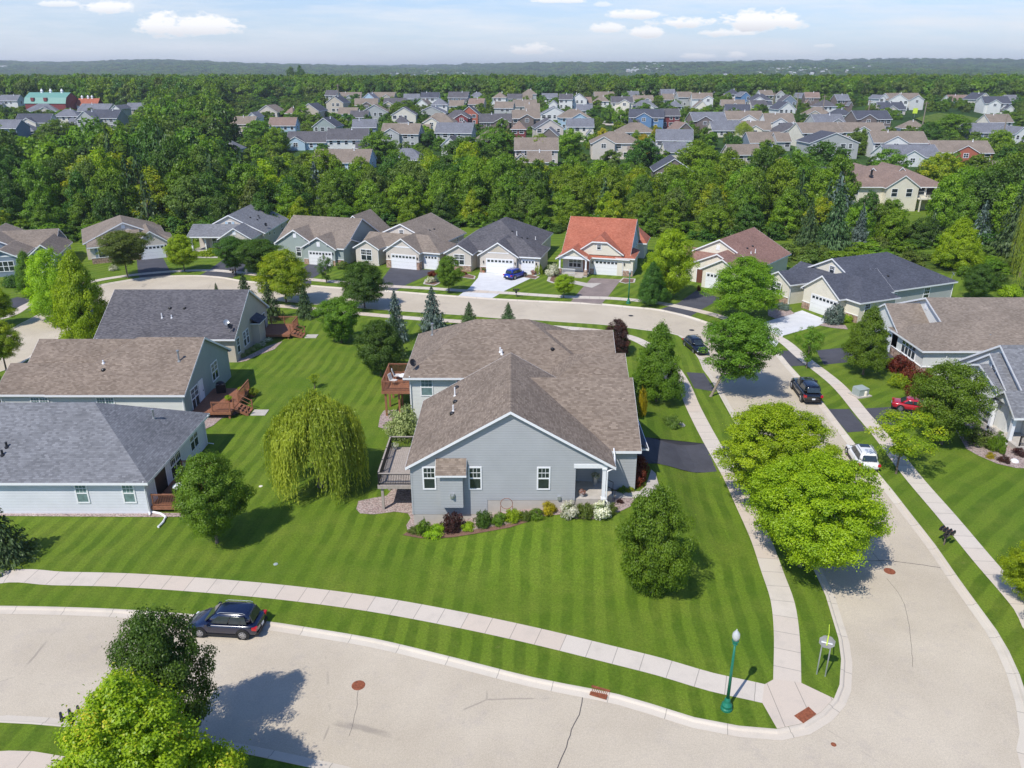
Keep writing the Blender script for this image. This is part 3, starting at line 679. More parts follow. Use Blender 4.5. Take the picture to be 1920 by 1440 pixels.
# ------------------------------------------------------------ houses
def clip_poly(P,a,b,c):
    """keep points with a*x+b*y+c>=0"""
    out=[]
    for i in range(len(P)):
        p,q=P[i],P[(i+1)%len(P)]; dp=a*p[0]+b*p[1]+c; dq=a*q[0]+b*q[1]+c
        if dp>=0: out.append(p)
        if dp*dq<0:
            t=dp/(dp-dq); out.append(tuple(p[k]+(q[k]-p[k])*t for k in range(len(p))))
    return out
class House:
    def __init__(s,label,loc,deg,wall,roof,name='house',group=None,cat='house',trim='white'):
        s.root=empty(name,loc,label,cat,R(deg),group); s.wall=M[wall]; s.roofm=M[roof]; s.W=MB();s.Rf=MB();s.T=MB();s.St=MB(); s.trim=M[trim]; s.name=name; s.k=0
    def block(s,x0,x1,y0,y1,ze,zr,axis='y',hipA=False,hipB=False,oh=.38,zb=-.25,walls=True,gableA=True,gableB=True,jerk=None,ohA=None,ohB=None):
        # work in (a,b): a along the ridge, b across it
        s.k+=1; e=.0015*s.k
        A0,A1,B0,B1=(y0,y1,x0,x1) if axis=='y' else (x0,x1,y0,y1)
        P=(lambda a,b,z:(b,a,z)) if axis=='y' else (lambda a,b,z:(a,b,z))
        bm=(B0+B1)/2; hw=(B1-B0)/2; sl=(zr-ze)/hw; zo=ze-sl*oh
        oA=(oh if hipA else .28) if ohA is None else ohA; oB=(oh if hipB else .28) if ohB is None else ohB
        a0,a1=A0-oA,A1+oB; ins=hw+oh
        rA=a0+ins if hipA else a0; rB=a1-ins if hipB else a1
        if rA>rB: rA=rB=(rA+rB)/2
        b0,b1=B0-oh,B1+oh; zt=zr+e
        rl=math.hypot(ins,zr-zo)
        def face(pts,uv):
            q=[P(*p) for p in pts]; n=(Vector(q[1])-Vector(q[0])).cross(Vector(q[2])-Vector(q[0]))
            if n.z<0: q=q[::-1];uv=uv[::-1]
            s.Rf.face(q,0,uv)
        jz=jerk
        if jz:  # clipped (jerkinhead) front gable at the low-a end
            k=(jz-zo)/(zr-zo); wj=ins*(1-k); dj=wj
            face([(a0,b0,zo+e),(a0,bm-wj,jz+e),(a0+dj,bm,zt),(rB,bm,zt),(a1,b0,zo+e)],[(a0,0),(a0,rl*k),(a0+dj,rl),(rB,rl),(a1,0)])
            face([(a0,b1,zo+e),(a0,bm+wj,jz+e),(a0+dj,bm,zt),(rB,bm,zt),(a1,b1,zo+e)],[(a0,0),(a0,rl*k),(a0+dj,rl),(rB,rl),(a1,0)])
            face([(a0,bm-wj,jz+e),(a0,bm+wj,jz+e),(a0+dj,bm,zt)],[(0,0),(2*wj,0),(wj,rl*(1-k))])
        else:
            for bb in (b0,b1): face([(a0,bb,zo+e),(rA,bm,zt),(rB,bm,zt),(a1,bb,zo+e)],[(a0,0),(rA,rl),(rB,rl),(a1,0)])
            if hipA: face([(a0,b0,zo+e),(a0,b1,zo+e),(rA,bm,zt)],[(b0,0),(b1,0),(bm,rl)])
        if hipB: face([(a1,b0,zo+e),(a1,b1,zo+e),(rB,bm,zt)],[(b0,0),(b1,0),(bm,rl)])
        # fascia and soffit: a thin white slab under the roof edges
        th=.2; q=s.T; d=.012
        def band(p,r):   # vertical strip under edge p-r
            p=P(*p); r=P(*r); c=Vector(P((a0+a1)/2,bm,0)); dirv=(Vector((r[0]-p[0],r[1]-p[1],0))).normalized(); nn=Vector((-dirv.y,dirv.x,0))
            mid=Vector(((p[0]+r[0])/2,(p[1]+r[1])/2,0)); 
            if (mid-c).dot(nn)<0: nn=-nn
            o=nn*d; 
            q.hexa([(p[0]-nn.x*.05,p[1]-nn.y*.05,p[2]-th),(r[0]-nn.x*.05,r[1]-nn.y*.05,r[2]-th),(r[0]+o.x,r[1]+o.y,r[2]-th),(p[0]+o.x,p[1]+o.y,p[2]-th),
                    (p[0]-nn.x*.05,p[1]-nn.y*.05,p[2]-.012),(r[0]-nn.x*.05,r[1]-nn.y*.05,r[2]-.012),(r[0]+o.x,r[1]+o.y,r[2]+.006),(p[0]+o.x,p[1]+o.y,p[2]+.006)],0)
        for bb in (b0,b1): band((a0,bb,zo),(a1,bb,zo))
        # gutters along the eaves
        for a_,hip,ra,other in ((a0,hipA,rA,0),(a1,hipB,rB,1)):
            if hip: band((a_,b0,zo),(a_,b1,zo))
            elif jz and a_==a0:
                band((a_,b0,zo),(a_,bm-wj,jz)); band((a_,bm-wj,jz),(a_,bm+wj,jz)); band((a_,bm+wj,jz),(a_,b1,zo))
            else: band((a_,b0,zo),(a_,bm,zr)); band((a_,bm,zr),(a_,b1,zo))
        # soffit: follow roof underside
        u=.17
        for bb,sg in ((b0,1),(b1,-1)):
            bi=B0 if bb==b0 else B1
            s.T.face([P(a0+.02,bb+sg*.02,zo-u),P(a1-.02,bb+sg*.02,zo-u),P(a1-.02,bi,zo-u+.0),P(a0+.02,bi,zo-u)],0)
        for a_,ai,hip in ((a0,A0,hipA),(a1,A1,hipB)):
            if hip: s.T.face([P(a_,b0+.02,zo-u-.001),P(a_,b1-.02,zo-u-.001),P(ai,b1-.02,zo-u-.001),P(ai,b0+.02,zo-u-.001)],0)
            elif jz and a_==a0: pass
            else:
                for bb in (b0,b1): s.T.face([P(a_,bb,zo-.06),P(a_,bm,zr-.06),P(ai,bm,zr-.06),P(ai,bb,zo-.06)],0)
        if walls:
            zw=ze-.02; zp=zr-.09
            for bb in (B0,B1): s.W.face([P(A0,bb,zb),P(A1,bb,zb),P(A1,bb,zw),P(A0,bb,zw)])
            for aa,hip,gb,isA in ((A0,hipA,gableA,1),(A1,hipB,gableB,0)):
                if isA and jz:
                    k=(jz-ze)/(zr-ze); wj2=hw*(1-k)
                    s.W.face([P(aa,B0,zb),P(aa,B1,zb),P(aa,B1,zw),P(aa,bm+wj2,jz-.1),P(aa,bm-wj2,jz-.1),P(aa,B0,zw)])
                elif hip or not gb: s.W.face([P(aa,B0,zb),P(aa,B1,zb),P(aa,B1,zw),P(aa,B0,zw)])
                else: s.W.face([P(aa,B0,zb),P(aa,B1,zb),P(aa,B1,zw),P(aa,bm,zp),P(aa,B0,zw)])
            # white corner boards
            for aa in (A0,A1):
                for bb in (B0,B1):
                    sa_=-1 if aa==A0 else 1; sb_=-1 if bb==B0 else 1
                    p0=P(min(aa,aa+.018*sa_)-.05*(sa_>0)-0,min(bb,bb+.018*sb_)-.05*(sb_>0),0); 
                    a_0,a_1=(aa-.02,aa+.08) if aa==A0 else (aa-.08,aa+.02); b_0,b_1=(bb-.02,bb+.08) if bb==B0 else (bb-.08,bb+.02)
                    c0=P(a_0,b_0,0); c1=P(a_1,b_1,0)
                    if s.corner: s.Tc.box(min(c0[0],c1[0]),max(c0[0],c1[0]),min(c0[1],c1[1]),max(c0[1],c1[1]),zb,zw-.02)
        s.last=(x0,x1,y0,y1,zo)
    corner=False
    def side(s,d):
        return {'f':((1,0),(0,-1)),'b':((-1,0),(0,1)),'l':((0,-1),(-1,0)),'r':((0,1),(1,0))}[d]
    def fp(s,d,pos,off,u,z):  # point: d facing, pos wall coordinate, off outward, u along wall (local x or y), z
        if d=='f': return (u,pos-off,z)
        if d=='b': return (u,pos+off,z)
        if d=='l': return (pos-off,u,z)
        return (pos+off,u,z)
    def wbox(s,mb,d,pos,u0,u1,z0,z1,o0,o1,mi=0):
        a=s.fp(d,pos,o0,u0,z0); b=s.fp(d,pos,o1,u1,z1)
        mb.box(min(a[0],b[0]),max(a[0],b[0]),min(a[1],b[1]),max(a[1],b[1]),z0,z1,mi)
    def window(s,d,pos,u,z,w=.9,hh=1.5,n=1,grid=True,glass='glass',shut=None,trimw=.1,name='window'):
        """u,z = centre bottom"""
        f=MB(); u0=u-w/2;u1=u+w/2;z1=z+hh;t=trimw; o=.05
        s.wbox(f,d,pos,u0-t,u0,z-t,z1+t,.003,o); s.wbox(f,d,pos,u1,u1+t,z-t,z1+t,.003,o)
        s.wbox(f,d,pos,u0,u1,z-t,z,.003,o+.004); s.wbox(f,d,pos,u0,u1,z1,z1+t,.003,o+.003)
        for i in range(1,n): c=u0+w*i/n; s.wbox(f,d,pos,c-.05,c+.05,z,z1,.012,.045)
        ww=w/n
        for i in range(n):
            a=u0+ww*i+(.05 if i else 0); b=u0+ww*(i+1)-(.05 if i<n-1 else 0)
            s.wbox(f,d,pos,a,b,z+hh*.47,z+hh*.53,.012,.041)
            if grid:
                for k in (1,2): c=a+(b-a)*k/3; s.wbox(f,d,pos,c-.012,c+.012,z+hh*.53,z1,.012,.03)
                s.wbox(f,d,pos,a,b,z+hh*.755,z+hh*.78,.012,.031)
        fo=f.build(name,s.trim,s.root)
        p=MB(); s.wbox(p,d,pos,u0+.001,u1-.001,z+.001,z1-.001,.004,.016); p.build('pane',M[glass],fo)
        if shut:
            for a,b in ((u0-t-.42,u0-t-.03),(u1+t+.03,u1+t+.42)):
                q=MB(); s.wbox(q,d,pos,a,b,z-.05,z1+.05,.004,.045); q.build('shutter',M[shut],s.root)
    def vent(s,d,pos,u,z):
        f=MB(); s.wbox(f,d,pos,u-.3,u+.3,z,z+.75,.004,.045)
        for i in range(5): s.wbox(f,d,pos,u-.24,u+.24,z+.1+i*.12,z+.13+i*.12,.045,.06)
        f.build('gable_vent',M['white'],s.root)
    def garage(s,d,pos,u0,u1,hh=2.25,z=0.):
        f=MB(); t=.13
        s.wbox(f,d,pos,u0-t,u0,z,z+hh+t,.004,.05); s.wbox(f,d,pos,u1,u1+t,z,z+hh+t,.004,.05); s.wbox(f,d,pos,u0,u1,z+hh,z+hh+t,.004,.052)
        n=4
        for i in range(n): s.wbox(f,d,pos,u0,u1,z+hh*i/n+.012,z+hh*(i+1)/n-.012,.004,.026)
        fo=f.build('garage_door',M['white'],s.root); p=MB(); k=max(4,round((u1-u0)/.6)); w=(u1-u0)/k
        for i in range(k): s.wbox(p,d,pos,u0+w*i+.09,u0+w*(i+1)-.09,z+hh*.80,z+hh*.95,.024,.031)
        p.build('door_windows',M['glass'],fo)
    def door(s,d,pos,u,z=0.,w=1.,hh=2.1,mat='wood_dark'):
        f=MB(); s.wbox(f,d,pos,u-w/2-.1,u-w/2,z,z+hh+.1,.004,.05); s.wbox(f,d,pos,u+w/2,u+w/2+.1,z,z+hh+.1,.004,.05); s.wbox(f,d,pos,u-w/2,u+w/2,z+hh,z+hh+.1,.004,.05)
        s.wbox(f,d,pos,u-w/2,u+w/2,z,z+hh,.004,.02,1); fo=f.build('door',[M['white'],M[mat]],s.root)
        k=MB(); s.wbox(k,d,pos,u+w*.36,u+w*.42,z+.95,z+1.05,.02,.07); k.build('handle',M['darkmetal'],fo)
    def stone(s,d,pos,u0,u1,z0=-.1,z1=.95,t=.07):
        q=MB(); s.wbox(q,d,pos,u0,u1,z0,z1,.002,t); q.build('stone_base',M['stone'],s.root); s.wbox(s.T,d,pos,u0-.02,u1+.02,z1,z1+.06,.002,t+.04)
    def lampw(s,d,pos,u,z):
        f=MB(); s.wbox(f,d,pos,u-.07,u+.07,z,z+.34,.005,.16); f.build('wall_lamp',M['darkmetal'],s.root)
    def pipe(s,x,y,z,hh=.5,r=.06,mat='white',cap=False):
        m=MB(); m.lathe([(r*2.2,-.12),(r*2.0,.03),(r,.06),(r,hh)]+([(r*1.7,hh),(r*1.7,hh+.12)] if cap else []),(x,y,z),10); m.build('vent_pipe',M[mat],s.root)
    def boxvent(s,x,y,z): 
        m=MB(); m.lathe([(.2,-.12),(.2,.08),(.12,.16)],(x,y,z),10); m.build('roof_vent',M['black'],s.root)
    def dish(s,x,y,z,az=0,mat='black'):
        m=MB(); m.bar((x,y,z-.1),(x,y,z+.45),.05); m.build('dish_mast',M['galv'],s.root)
        m=MB(); n=14; c=Vector((x,y,z+.55)); ax=Vector((math.sin(az)*.8,math.cos(az)*-.8,.55)).normalized(); u=ax.cross(Vector((0,0,1))).normalized(); w=ax.cross(u)
        for k0,k1 in ((0,.5),(.5,1)):
            for i in range(n):
                a0=2*math.pi*i/n;a1=2*math.pi*(i+1)/n
                pt=lambda k,a: tuple(c+(u*math.cos(a)*.30+w*math.sin(a)*.36)*k+ax*(.10*k*k))
                m.face([pt(k0,a0),pt(k1,a0),pt(k1,a1),pt(k0,a1)] if k0 else [pt(0,0),pt(k1,a0),pt(k1,a1)])
        m.bar(tuple(c),tuple(c+ax*.42-w*0),.03); m.build('satellite_dish',M[mat],s.root)
    def downspout(s,x,y,ztop,z0=.05,dx=0,dy=0,k=.35):
        m=MB(); m.tube([(x+dx*k*1.2,y+dy*k*1.2,ztop),(x+dx*k,y+dy*k,ztop-.12),(x,y,ztop-.42),(x,y,z0+.15),(x+dx*.5,y+dy*.5,z0+.02)],.045,6); m.build('downspout',M['white'],s.root)
    def column(s,x,y,z0,z1,w=.26,base=0):
        m=MB(); m.box(x-w/2,x+w/2,y-w/2,y+w/2,z0,z1); m.box(x-w*.7,x+w*.7,y-w*.7,y+w*.7,z1-.14,z1-.002); m.box(x-w*.68,x+w*.68,y-w*.68,y+w*.68,z0+base,z0+base+.16); m.build('column',M['white'],s.root)
        if base: q=MB(); q.box(x-.28,x+.28,y-.28,y+.28,z0,z0+base); q.build('stone_pier',M['stone'],s.root)
    def done(s,fnd=None):
        if s.W.f: s.W.build('wall',s.wall,s.root)
        if s.Rf.f: s.Rf.build('roof',s.roofm,s.root)
        if s.T.f: s.T.build('trim',s.trim,s.root)
        if s.St.f: s.St.build('stone_base',M['stone'],s.root)
        return s.root
# ---- main house, grey-blue twin at the centre
def railing(mb,a,b,z,hh=.95,n=None,top=.05,mi_top=0,mi_bal=1,post=True,gap=.12):
    a=Vector(a);b=Vector(b);L=(b-a).length; d=(b-a)/L
    mb.bar((a.x,a.y,z+hh),(b.x,b.y,z+hh),.11,.045,mi_top); mb.bar((a.x,a.y,z+hh-.1),(b.x,b.y,z+hh-.1),.04,.04,mi_bal); mb.bar((a.x,a.y,z+.1),(b.x,b.y,z+.1),.04,.04,mi_bal)
    n=max(2,int(L/gap))
    for i in range(1,n):
        p=a+d*L*i/n; mb.box(p.x-.013,p.x+.013,p.y-.013,p.y+.013,z+.1,z+hh-.1,mi_bal)
    if post:
        m=max(1,round(L/1.8))
        for i in range(m+1):
            p=a+d*L*i/m; mb.box(p.x-.045,p.x+.045,p.y-.045,p.y+.045,z-.05,z+hh+.05,mi_bal)
H=House('grey-blue sided house with a tan roof and broad gable, nearest the camera in the middle',(0,0,0),0,'siding_bluegrey','roof_tan',name='house')
YF=47.53; XL,XR=-7.04,6.85
H.block(XL,XR,YF,58.7,4.98,9.02,'y',walls=False,oh=.32)
zs0=.94;zs1=2.09;XS=-1.73;XP=4.42
W=H.W
W.face([(XL,YF,zs0),(XS,YF,zs0),(XS,YF,4.9),(XL,YF,4.9)]); W.face([(XS,YF,zs1),(XP,YF,zs1),(XP,YF,4.9),(XS,YF,4.9)])
W.face([(XL,YF,4.9),(XR,YF,4.9),(-.1,YF,8.93)])
W.face([(XL,58.7,-.2),(XR,58.7,-.2),(XR,58.7,4.9),(-.1,58.7,8.93),(XL,58.7,4.9)]); W.face([(XL,YF,zs0),(XL,58.7,zs0),(XL,58.7,4.9),(XL,YF,4.9)])
# porch recess
W.face([(XP,YF,zs1),(XP,50.2,zs1),(XP,50.2,4.9),(XP,YF,4.9)]); W.face([(XP,50.2,1.7),(9.05,50.2,1.25),(9.05,50.2,4.9),(XP,50.2,4.9)])
m=MB(); m.box(XP+.01,XR-.05,YF+.005,50.19,4.72,4.78); m.build('porch_ceiling',M['white'],H.root)
m=MB(); m.box(XP-.12,6.62,YF-.06,YF+.2,4.62,4.93); m.box(6.32,6.56,YF+.2,50.15,4.6,4.9); m.build('porch_beam',M['white'],H.root)
m=MB(); m.box(XL+.03,XS,YF+.03,58.6,-.3,zs0-.002); m.box(XS,XP,YF+.032,58.5,-.3,zs1-.002); m.build('foundation',M['foundation'],H.root)
m=MB(); m.box(XP+.01,6.6,YF+.12,50.18,.6,2.1); m.box(6.6,7.2,YF+.9,49.6,.6,1.85); m.build('porch_floor',M['concrete'],H.root)
H.column(6.42,YF+.08,2.1,4.62,.24)
for dy in (.35,1.5): 
    m=MB(); m.bar((6.55,YF+dy+.1,2.1),(6.55,YF+dy+.1,3.),.04); m.bar((6.55,YF+dy+.1,3.),(7.3,YF+dy+.1,2.6),.04); m.bar((7.3,YF+dy+.1,2.6),(7.3,YF+dy+.1,1.6),.04); m.build('hand_rail',M['darkmetal'],H.root)
# wing to the right with its own ridge
H.block(1.2,9.05,50.2,61.2,4.98,8.15,'x',walls=False,oh=.38,ohA=0)
W.face([(9.05,50.2,1.25),(9.05,61.2,.4),(9.05,61.2,4.9),(9.05,55.7,8.06),(9.05,50.2,4.9)]); W.face([(1.2,61.2,0),(9.05,61.2,0),(9.05,61.2,4.9),(1.2,61.2,4.9)])
# garage pent roof on the drive side
m=MB(); pr=[(9.08,51.6,4.75),(9.08,59.4,4.75),(10.15,59.4,4.05),(10.15,51.6,4.05)]
m.face([pr[0],pr[3],pr[2],pr[1]],0,[(0,0),(0,1.3),(7.8,1.3),(7.8,0)]); m.build('pent_roof',M['roof_charcoal'],H.root)
m=MB(); m.box(9.07,10.13,51.62,59.38,3.9,4.02); m.bar((10.15,51.6,3.97),(10.15,59.4,3.97),.1,.16); m.build('pent_fascia',M['white'],H.root)
H.garage('r',9.05,52.6,57.2,2.3,z=1.35)
for u,z in ((-5.76,2.98),(-2.57,2.98),(2.2,2.96)): H.window('f',YF,u,z+.05,.74,1.6)
# bay box with little roof
m=MB(); m.box(-4.97,-3.40,YF-.62,YF-.002,1.82,4.42); m.build('bay',M['siding_bluegrey'],H.root)
m=MB(); m.face([(-5.26,YF-.86,4.48),(-3.14,YF-.86,4.48),(-3.14,YF-.002,5.38),(-5.26,YF-.002,5.38)],0,[(0,0),(2.1,0),(2.1,1.25),(0,1.25)]); bo=m.build('bay_roof',M['roof_tan'],H.root)
m=MB(); m.box(-5.28,-3.12,YF-.87,YF-.80,4.34,4.475); m.hexa([(-5.28,YF-.8,4.36),(-3.12,YF-.8,4.36),(-3.12,YF-.004,5.2),(-5.28,YF-.004,5.2),(-5.28,YF-.8,4.47),(-3.12,YF-.8,4.47),(-3.12,YF-.004,5.34),(-5.28,YF-.004,5.34)]); m.build('bay_fascia',M['white'],H.root)
m=MB(); m.box(-4.28,-3.98,YF-.74,YF-.62,2.62,2.95); m.box(-4.2,-4.06,YF-.85,YF-.74,2.68,2.86); m.build('vent_hood',M['galv'],H.root)
m=MB(); m.box(3.2,3.42,YF-.12,YF-.003,2.12,2.4); m.build('meter_box',M['galv'],H.root)
m=MB(); m.box(3.75,4.15,YF-.4,YF-.02,1.45,1.75); m.lathe([(.14,0),(.16,.14),(.05,.3)],(3.95,YF-.25,1.75),10); m.build('gas_meter',M['galv'],H.root)
m=MB(); m.tube([(7.35,50.05,4.86),(7.3,49.,4.7),(7.2,48.2,4.66),(7.1,YF-.05,4.62),(6.62,YF-.1,4.42),(6.62,YF-.1,2.15),(6.75,YF-.25,1.9),(6.85,YF-.9,1.3)],.055,8); m.build('downspout',M['white'],H.root)
m=MB(); m.box(XL-.03,XL+.08,YF-.025,YF+.06,zs0,4.85); m.build('corner_board',M['siding_bluegrey'],H.root)
m=MB(); m.box(8.97,9.08,50.17,50.3,1.2,4.85); m.build('corner_board',M['siding_bluegrey'],H.root)
for (u,v),hh in (((852,728),.75),((850,745),.6),((851,765),.55)): 
    pass
def onroof(u,v,f):   # march a picture ray down to a roof surface z=f(x,y)
    r=ray(u,v); t=10.
    while t<400:
        x,y,z=r[0]*t,r[1]*t,CAMZ+r[2]*t
        if z<=f(x,y): return x,y,z
        t+=.03
fmain=lambda x,y: 9.02-abs(x+.1)*(4.04/6.945)
for (u,v),hh,c in (((853,742),.7,0),((850,771),.5,0)): x,y,z=onroof(u,v,fmain); H.pipe(x,y,z,hh,.055)
for u,v in ((857,727),(854,754),(848,776)): x,y,z=onroof(u,v,fmain); H.boxvent(x,y,z)
H.done()
# ---- the twin behind it
B=House('white walled two-storey house with tan hipped roof behind the grey-blue gabled house',(0,0,0),0,'siding_white','roof_tan',name='house')
B.block(-9.25,7.3,64.7,76.3,5.05,8.3,'x',hipA=True,hipB=True,oh=.5)
B.block(1.9,9.3,65.6,74.6,5.05,7.35,'x',zb=-.3,ohA=0)
B.block(3.0,9.85,61.5,69.,5.0,6.75,'x',hipA=True,zb=-.3)
for (u,v) in ((596,0),(772,0)): pass
x=Vector(at(0,0,0)) if False else None
B.window('f',64.7,-7.7,2.9,.95,1.55,glass='glass_teal'); B.window('f',64.7,-4.5,2.9,.95,1.55)
B.downspout(-9.15,64.6,4.9,.1,0,-1)
fb=lambda x,y: 8.3-abs(y-70.5)*(3.25/5.8)
x,y,z=onroof(811,628,lambda x,y: min(fb(x,y),5.05+(x+9.25)*.56)); B.pipe(x,y,z,1.1,.09,'galv',True)
for u,v,k in ((938,660,0),(941,664,0)): x,y,z=onroof(u,v,fb); B.pipe(x,y,z,.45,.07)
x,y,z=onroof(1036,655,fb); B.boxvent(x,y,z)
B.dish(-8.9,65.0,5.35,.6)
B.done()
# ---- three houses on the left
L=House('pale grey house with blue-grey hipped roof, nearest of the three left houses',(-26.5,49.1,0),0,'siding_pale','roof_lightgrey',name='house')
L.block(-34,0,0,11.4,3.05,6.45,'x',hipB=True,oh=.42)
for u,w,n in ((-2.35+1.05,.75,1),(-4.7,.75,1),(-12.2,1.6,2)): L.window('f',0,u,1.0,w,1.45,n=n,glass='glass_teal')
L.window('r',0,8.9,.95,1.5,1.5,n=2,glass='glass'); L.window('r',0,5.1,.55,1.9,1.95,n=2)
L.door('r',0,2.3,.25,1.9,2.05,mat='black')
L.downspout(-.05,-.1,2.85,.1,.3,-.6); L.downspout(.1,11.2,2.85,.1,1,.2)
fl=lambda x,y: min(6.45-abs(y-54.8)*(3.4/5.7),6.45-(x+32.2)*(3.4/5.7) if x>-32.2 else 99)
x,y,z=onroof(288,784,fl); L.pipe(x+26.5,y-49.1,z,.65,.07,'galv',True)
for u,v in ((13,838),(5,853)): x,y,z=onroof(u,v,fl); L.pipe(x+26.5,y-49.1,z,.4,.08,'darkmetal')
L.done()
L=House('beige house with tan gable roof, middle of the three left houses',(-29.9,64.9,0),0,'siding_white','roof_tan',name='house')
L.block(-12.,0,0,11.8,3.2,6.4,'x',hipA=True,oh=.4,zb=-.1)
L.block(-16.5,-6,3.6,11.6,3.2,5.65,'x',oh=.4)
L.block(-16.8,-8.,.05,6.,3.2,4.8,'x',oh=.38)
L.W.f and None
m=MB(); m.face([(.012,0,-.1),(.012,11.8,-.1),(.012,11.8,3.18),(.012,5.9,6.3),(.012,0,3.18)]); m.build('gable_wall',M['siding_sage'],L.root)
for u in (-13.2,-7.2): L.window('f',0,u,1.35,1.5,1.2,n=2,glass='glass_teal')
L.window('r',.012,7.7,1.4,1.5,1.7,n=2); L.window('r',.012,2.3,.7,1.6,1.9,n=2); L.door('r',.012,3.9,.55,.9,2.1,mat='white')
L.downspout(-.1,-.1,3.,.1,.2,-.6); L.downspout(-16.6,-.1,3.,.1,0,-.6)
fl=lambda x,y: 6.4-abs(y-70.8)*(3.2/5.9)
x,y,z=onroof(336,677,fl); L.pipe(x+29.9,y-64.9,z,.95,.08,'galv',True)
x,y,z=onroof(194,681,fl); L.pipe(x+29.9,y-64.9,z,.3,.07)
x,y,z=onroof(194,694,fl); L.boxvent(x+29.9,y-64.9,z)
L.done()
L=House('taupe house with dark charcoal gable roof, farthest of the three left houses',(-30.75,81.1,0),0,'siding_tan','roof_dark',name='house')
L.block(-15.,0,0,12.2,3.1,6.75,'x',oh=.42)
m=MB(); m.face([(.012,0,-.1),(.012,12.2,-.1),(.012,12.2,3.08),(.012,6.1,6.65),(.012,0,3.08)]); m.build('gable_wall',M['siding_tan'],L.root)
L.window('r',.012,1.1,.85,.8,1.6); L.window('r',.012,3.3,.85,.75,1.6); L.window('r',.012,4.35,.85,.75,1.6); L.door('r',.012,10.3,.35,1.7,2.1,mat='black')
m=MB(); m.box(.012,.9,6.0,8.2,0,2.7); m.build('bump_out',M['siding_tan'],L.root)
m=MB(); m.face([(1.15,5.75,2.72),(1.15,8.45,2.72),(.02,8.45,3.3),(.02,5.75,3.3)],0,[(0,0),(2.7,0),(2.7,1.2),(0,1.2)]); m.build('bump_out_roof',M['roof_charcoal'],L.root)
m=MB(); m.box(.02,1.14,5.76,8.44,2.6,2.7); m.build('bump_out_fascia',M['white'],L.root)
fl=lambda x,y: 6.75-abs(y-87.2)*(3.65/6.1)
for u,v,hh in ((304,596,.55),(322,596,.35)): x,y,z=onroof(u,v,fl); L.pipe(x+30.75,y-81.1,z,hh,.06)
for u,v in ((319,578),(346,578)): x,y,z=onroof(u,v,fl); L.boxvent(x+30.75,y-81.1,z)
L.dish(-.9,.9,3.8,.5,'galv'); L.dish(-.45,.5,3.5,1.1); L.downspout(-14.9,-.1,2.9,.1,0,-.6)
L.done()
print('houses A',time.time()-T0)
# ---- houses along the back street and the right-hand street
def roofat(Hs,fn):
    rt=Hs.root; M4=Matrix.Translation(rt.location)@Matrix.Rotation(rt.rotation_euler.z,4,'Z'); inv=M4.inverted()
    def g(u,v):
        p=onroof(u,v,lambda x,y: fn(*(inv@Vector((x,y,0)))[:2])); q=inv@Vector(p); return q.x,q.y,q.z
    return g
# blue-grey house, far left
L=House('slate-blue sided house with tan gables at the far left of the back street',(-80.5,120.,0),17,'siding_slate','roof_tan2')
L.block(-8.,1.6,6.5,18,3.1,5.6,'y'); L.block(3.9,7.6,1.5,12,3.1,4.6,'y'); L.block(-2.,2.7,.2,8,3.1,4.3,'y'); L.block(-8,6,8.5,16,3.1,5.2,'x')
L.window('f',6.5,-3.2,4.0,.8,.7); L.window('f',.2,.6,.9,2.2,1.5,n=3,grid=False); L.garage('f',1.5,4.2,7.2,2.1)
for a,b,y,z in ((-7.8,1.4,6.5,3.15),(4.1,7.4,1.5,3.15),(-1.8,2.5,.2,3.15)): L.wbox(L.T,'f',y,a,b,z,z+.2,.004,.03)
L.done()
# B1
L=House('cream house with grey-brown roof and white vent, second from left on the back street',(-61.1,133.5,0),28,'siding_beige','roof_tan2')
L.block(-11.4,1.3,4.5,19.,3.05,6.0,'y',hipB=True); L.block(-3.8,1.2,.3,8,3.05,4.85,'y'); L.block(-10.8,-3.,.6,8,3.05,4.6,'x',hipA=True,hipB=False); L.block(-1.2,2.2,1.6,8.,3.02,4.3,'x',hipB=True,oh=.3,ohA=0)
L.garage('f',.3,-3.1,.6,2.2); L.stone('f',.3,.75,1.2); L.stone('f',.3,-3.8,-3.25); L.window('f',.6,-8.3,.95,2.6,1.6,n=2,shut='siding_slate',grid=False); L.window('f',.6,-5.4,.95,1.2,1.6,grid=False); L.stone('f',.6,-10.8,-4.)
L.vent('f',4.5,-5.1,4.9); L.lampw('f',.3,.9,1.9); L.done()
# B2
L=House('beige house with light grey gable roof and open white porch on the back street',(-54.3,135.3,0),-1,'siding_beige','roof_lightgrey')
L.block(-3.4,8.7,6.6,21.,3.05,6.1,'y'); L.block(2.6,8.,1.2,8.5,3.05,4.75,'y'); L.block(-3.6,5.,2.9,9.5,3.05,4.5,'x',walls=False)
L.W.face([(-.6,4.4,-.2),(2.6,4.4,-.2),(2.6,4.4,3.),(-.6,4.4,3.)]); L.W.face([(-.6,4.4,-.2),(-.6,8,-.2),(-.6,8,3.),(-.6,4.4,3.)])
L.column(-3.3,3.2,0,2.95,.26); L.column(-.9,3.3,0,2.95,.2); L.window('f',4.4,1.1,.75,2.3,1.7,n=3,grid=False); L.window('f',6.6,2.7,4.0,.6,.8,shut='siding_lightblue'); L.vent('f',1.2,5.3,3.5)
L.garage('f',1.2,3.1,7.5,2.2); L.window('r',8.7,12.5,1.5,.6,.9); L.window('r',8.7,17.5,.8,.8,1.7); L.window('r',8.7,9.8,1.9,.9,.6)
m=MB(); m.box(-3.6,-.6,3.1,6.5,-.1,.25); m.build('porch_floor',M['concrete'],L.root)
fn=lambda x,y: 6.1-abs(x-2.65)*(3.05/6.05); g_=roofat(L,fn)
for u,v in ((469,408),(484,405),(486,409),(482,412)): x,y,z=g_(u,v); L.boxvent(x,y,z)
x,y,z=g_(499,427); L.dish(x,y,z,.7); L.done()
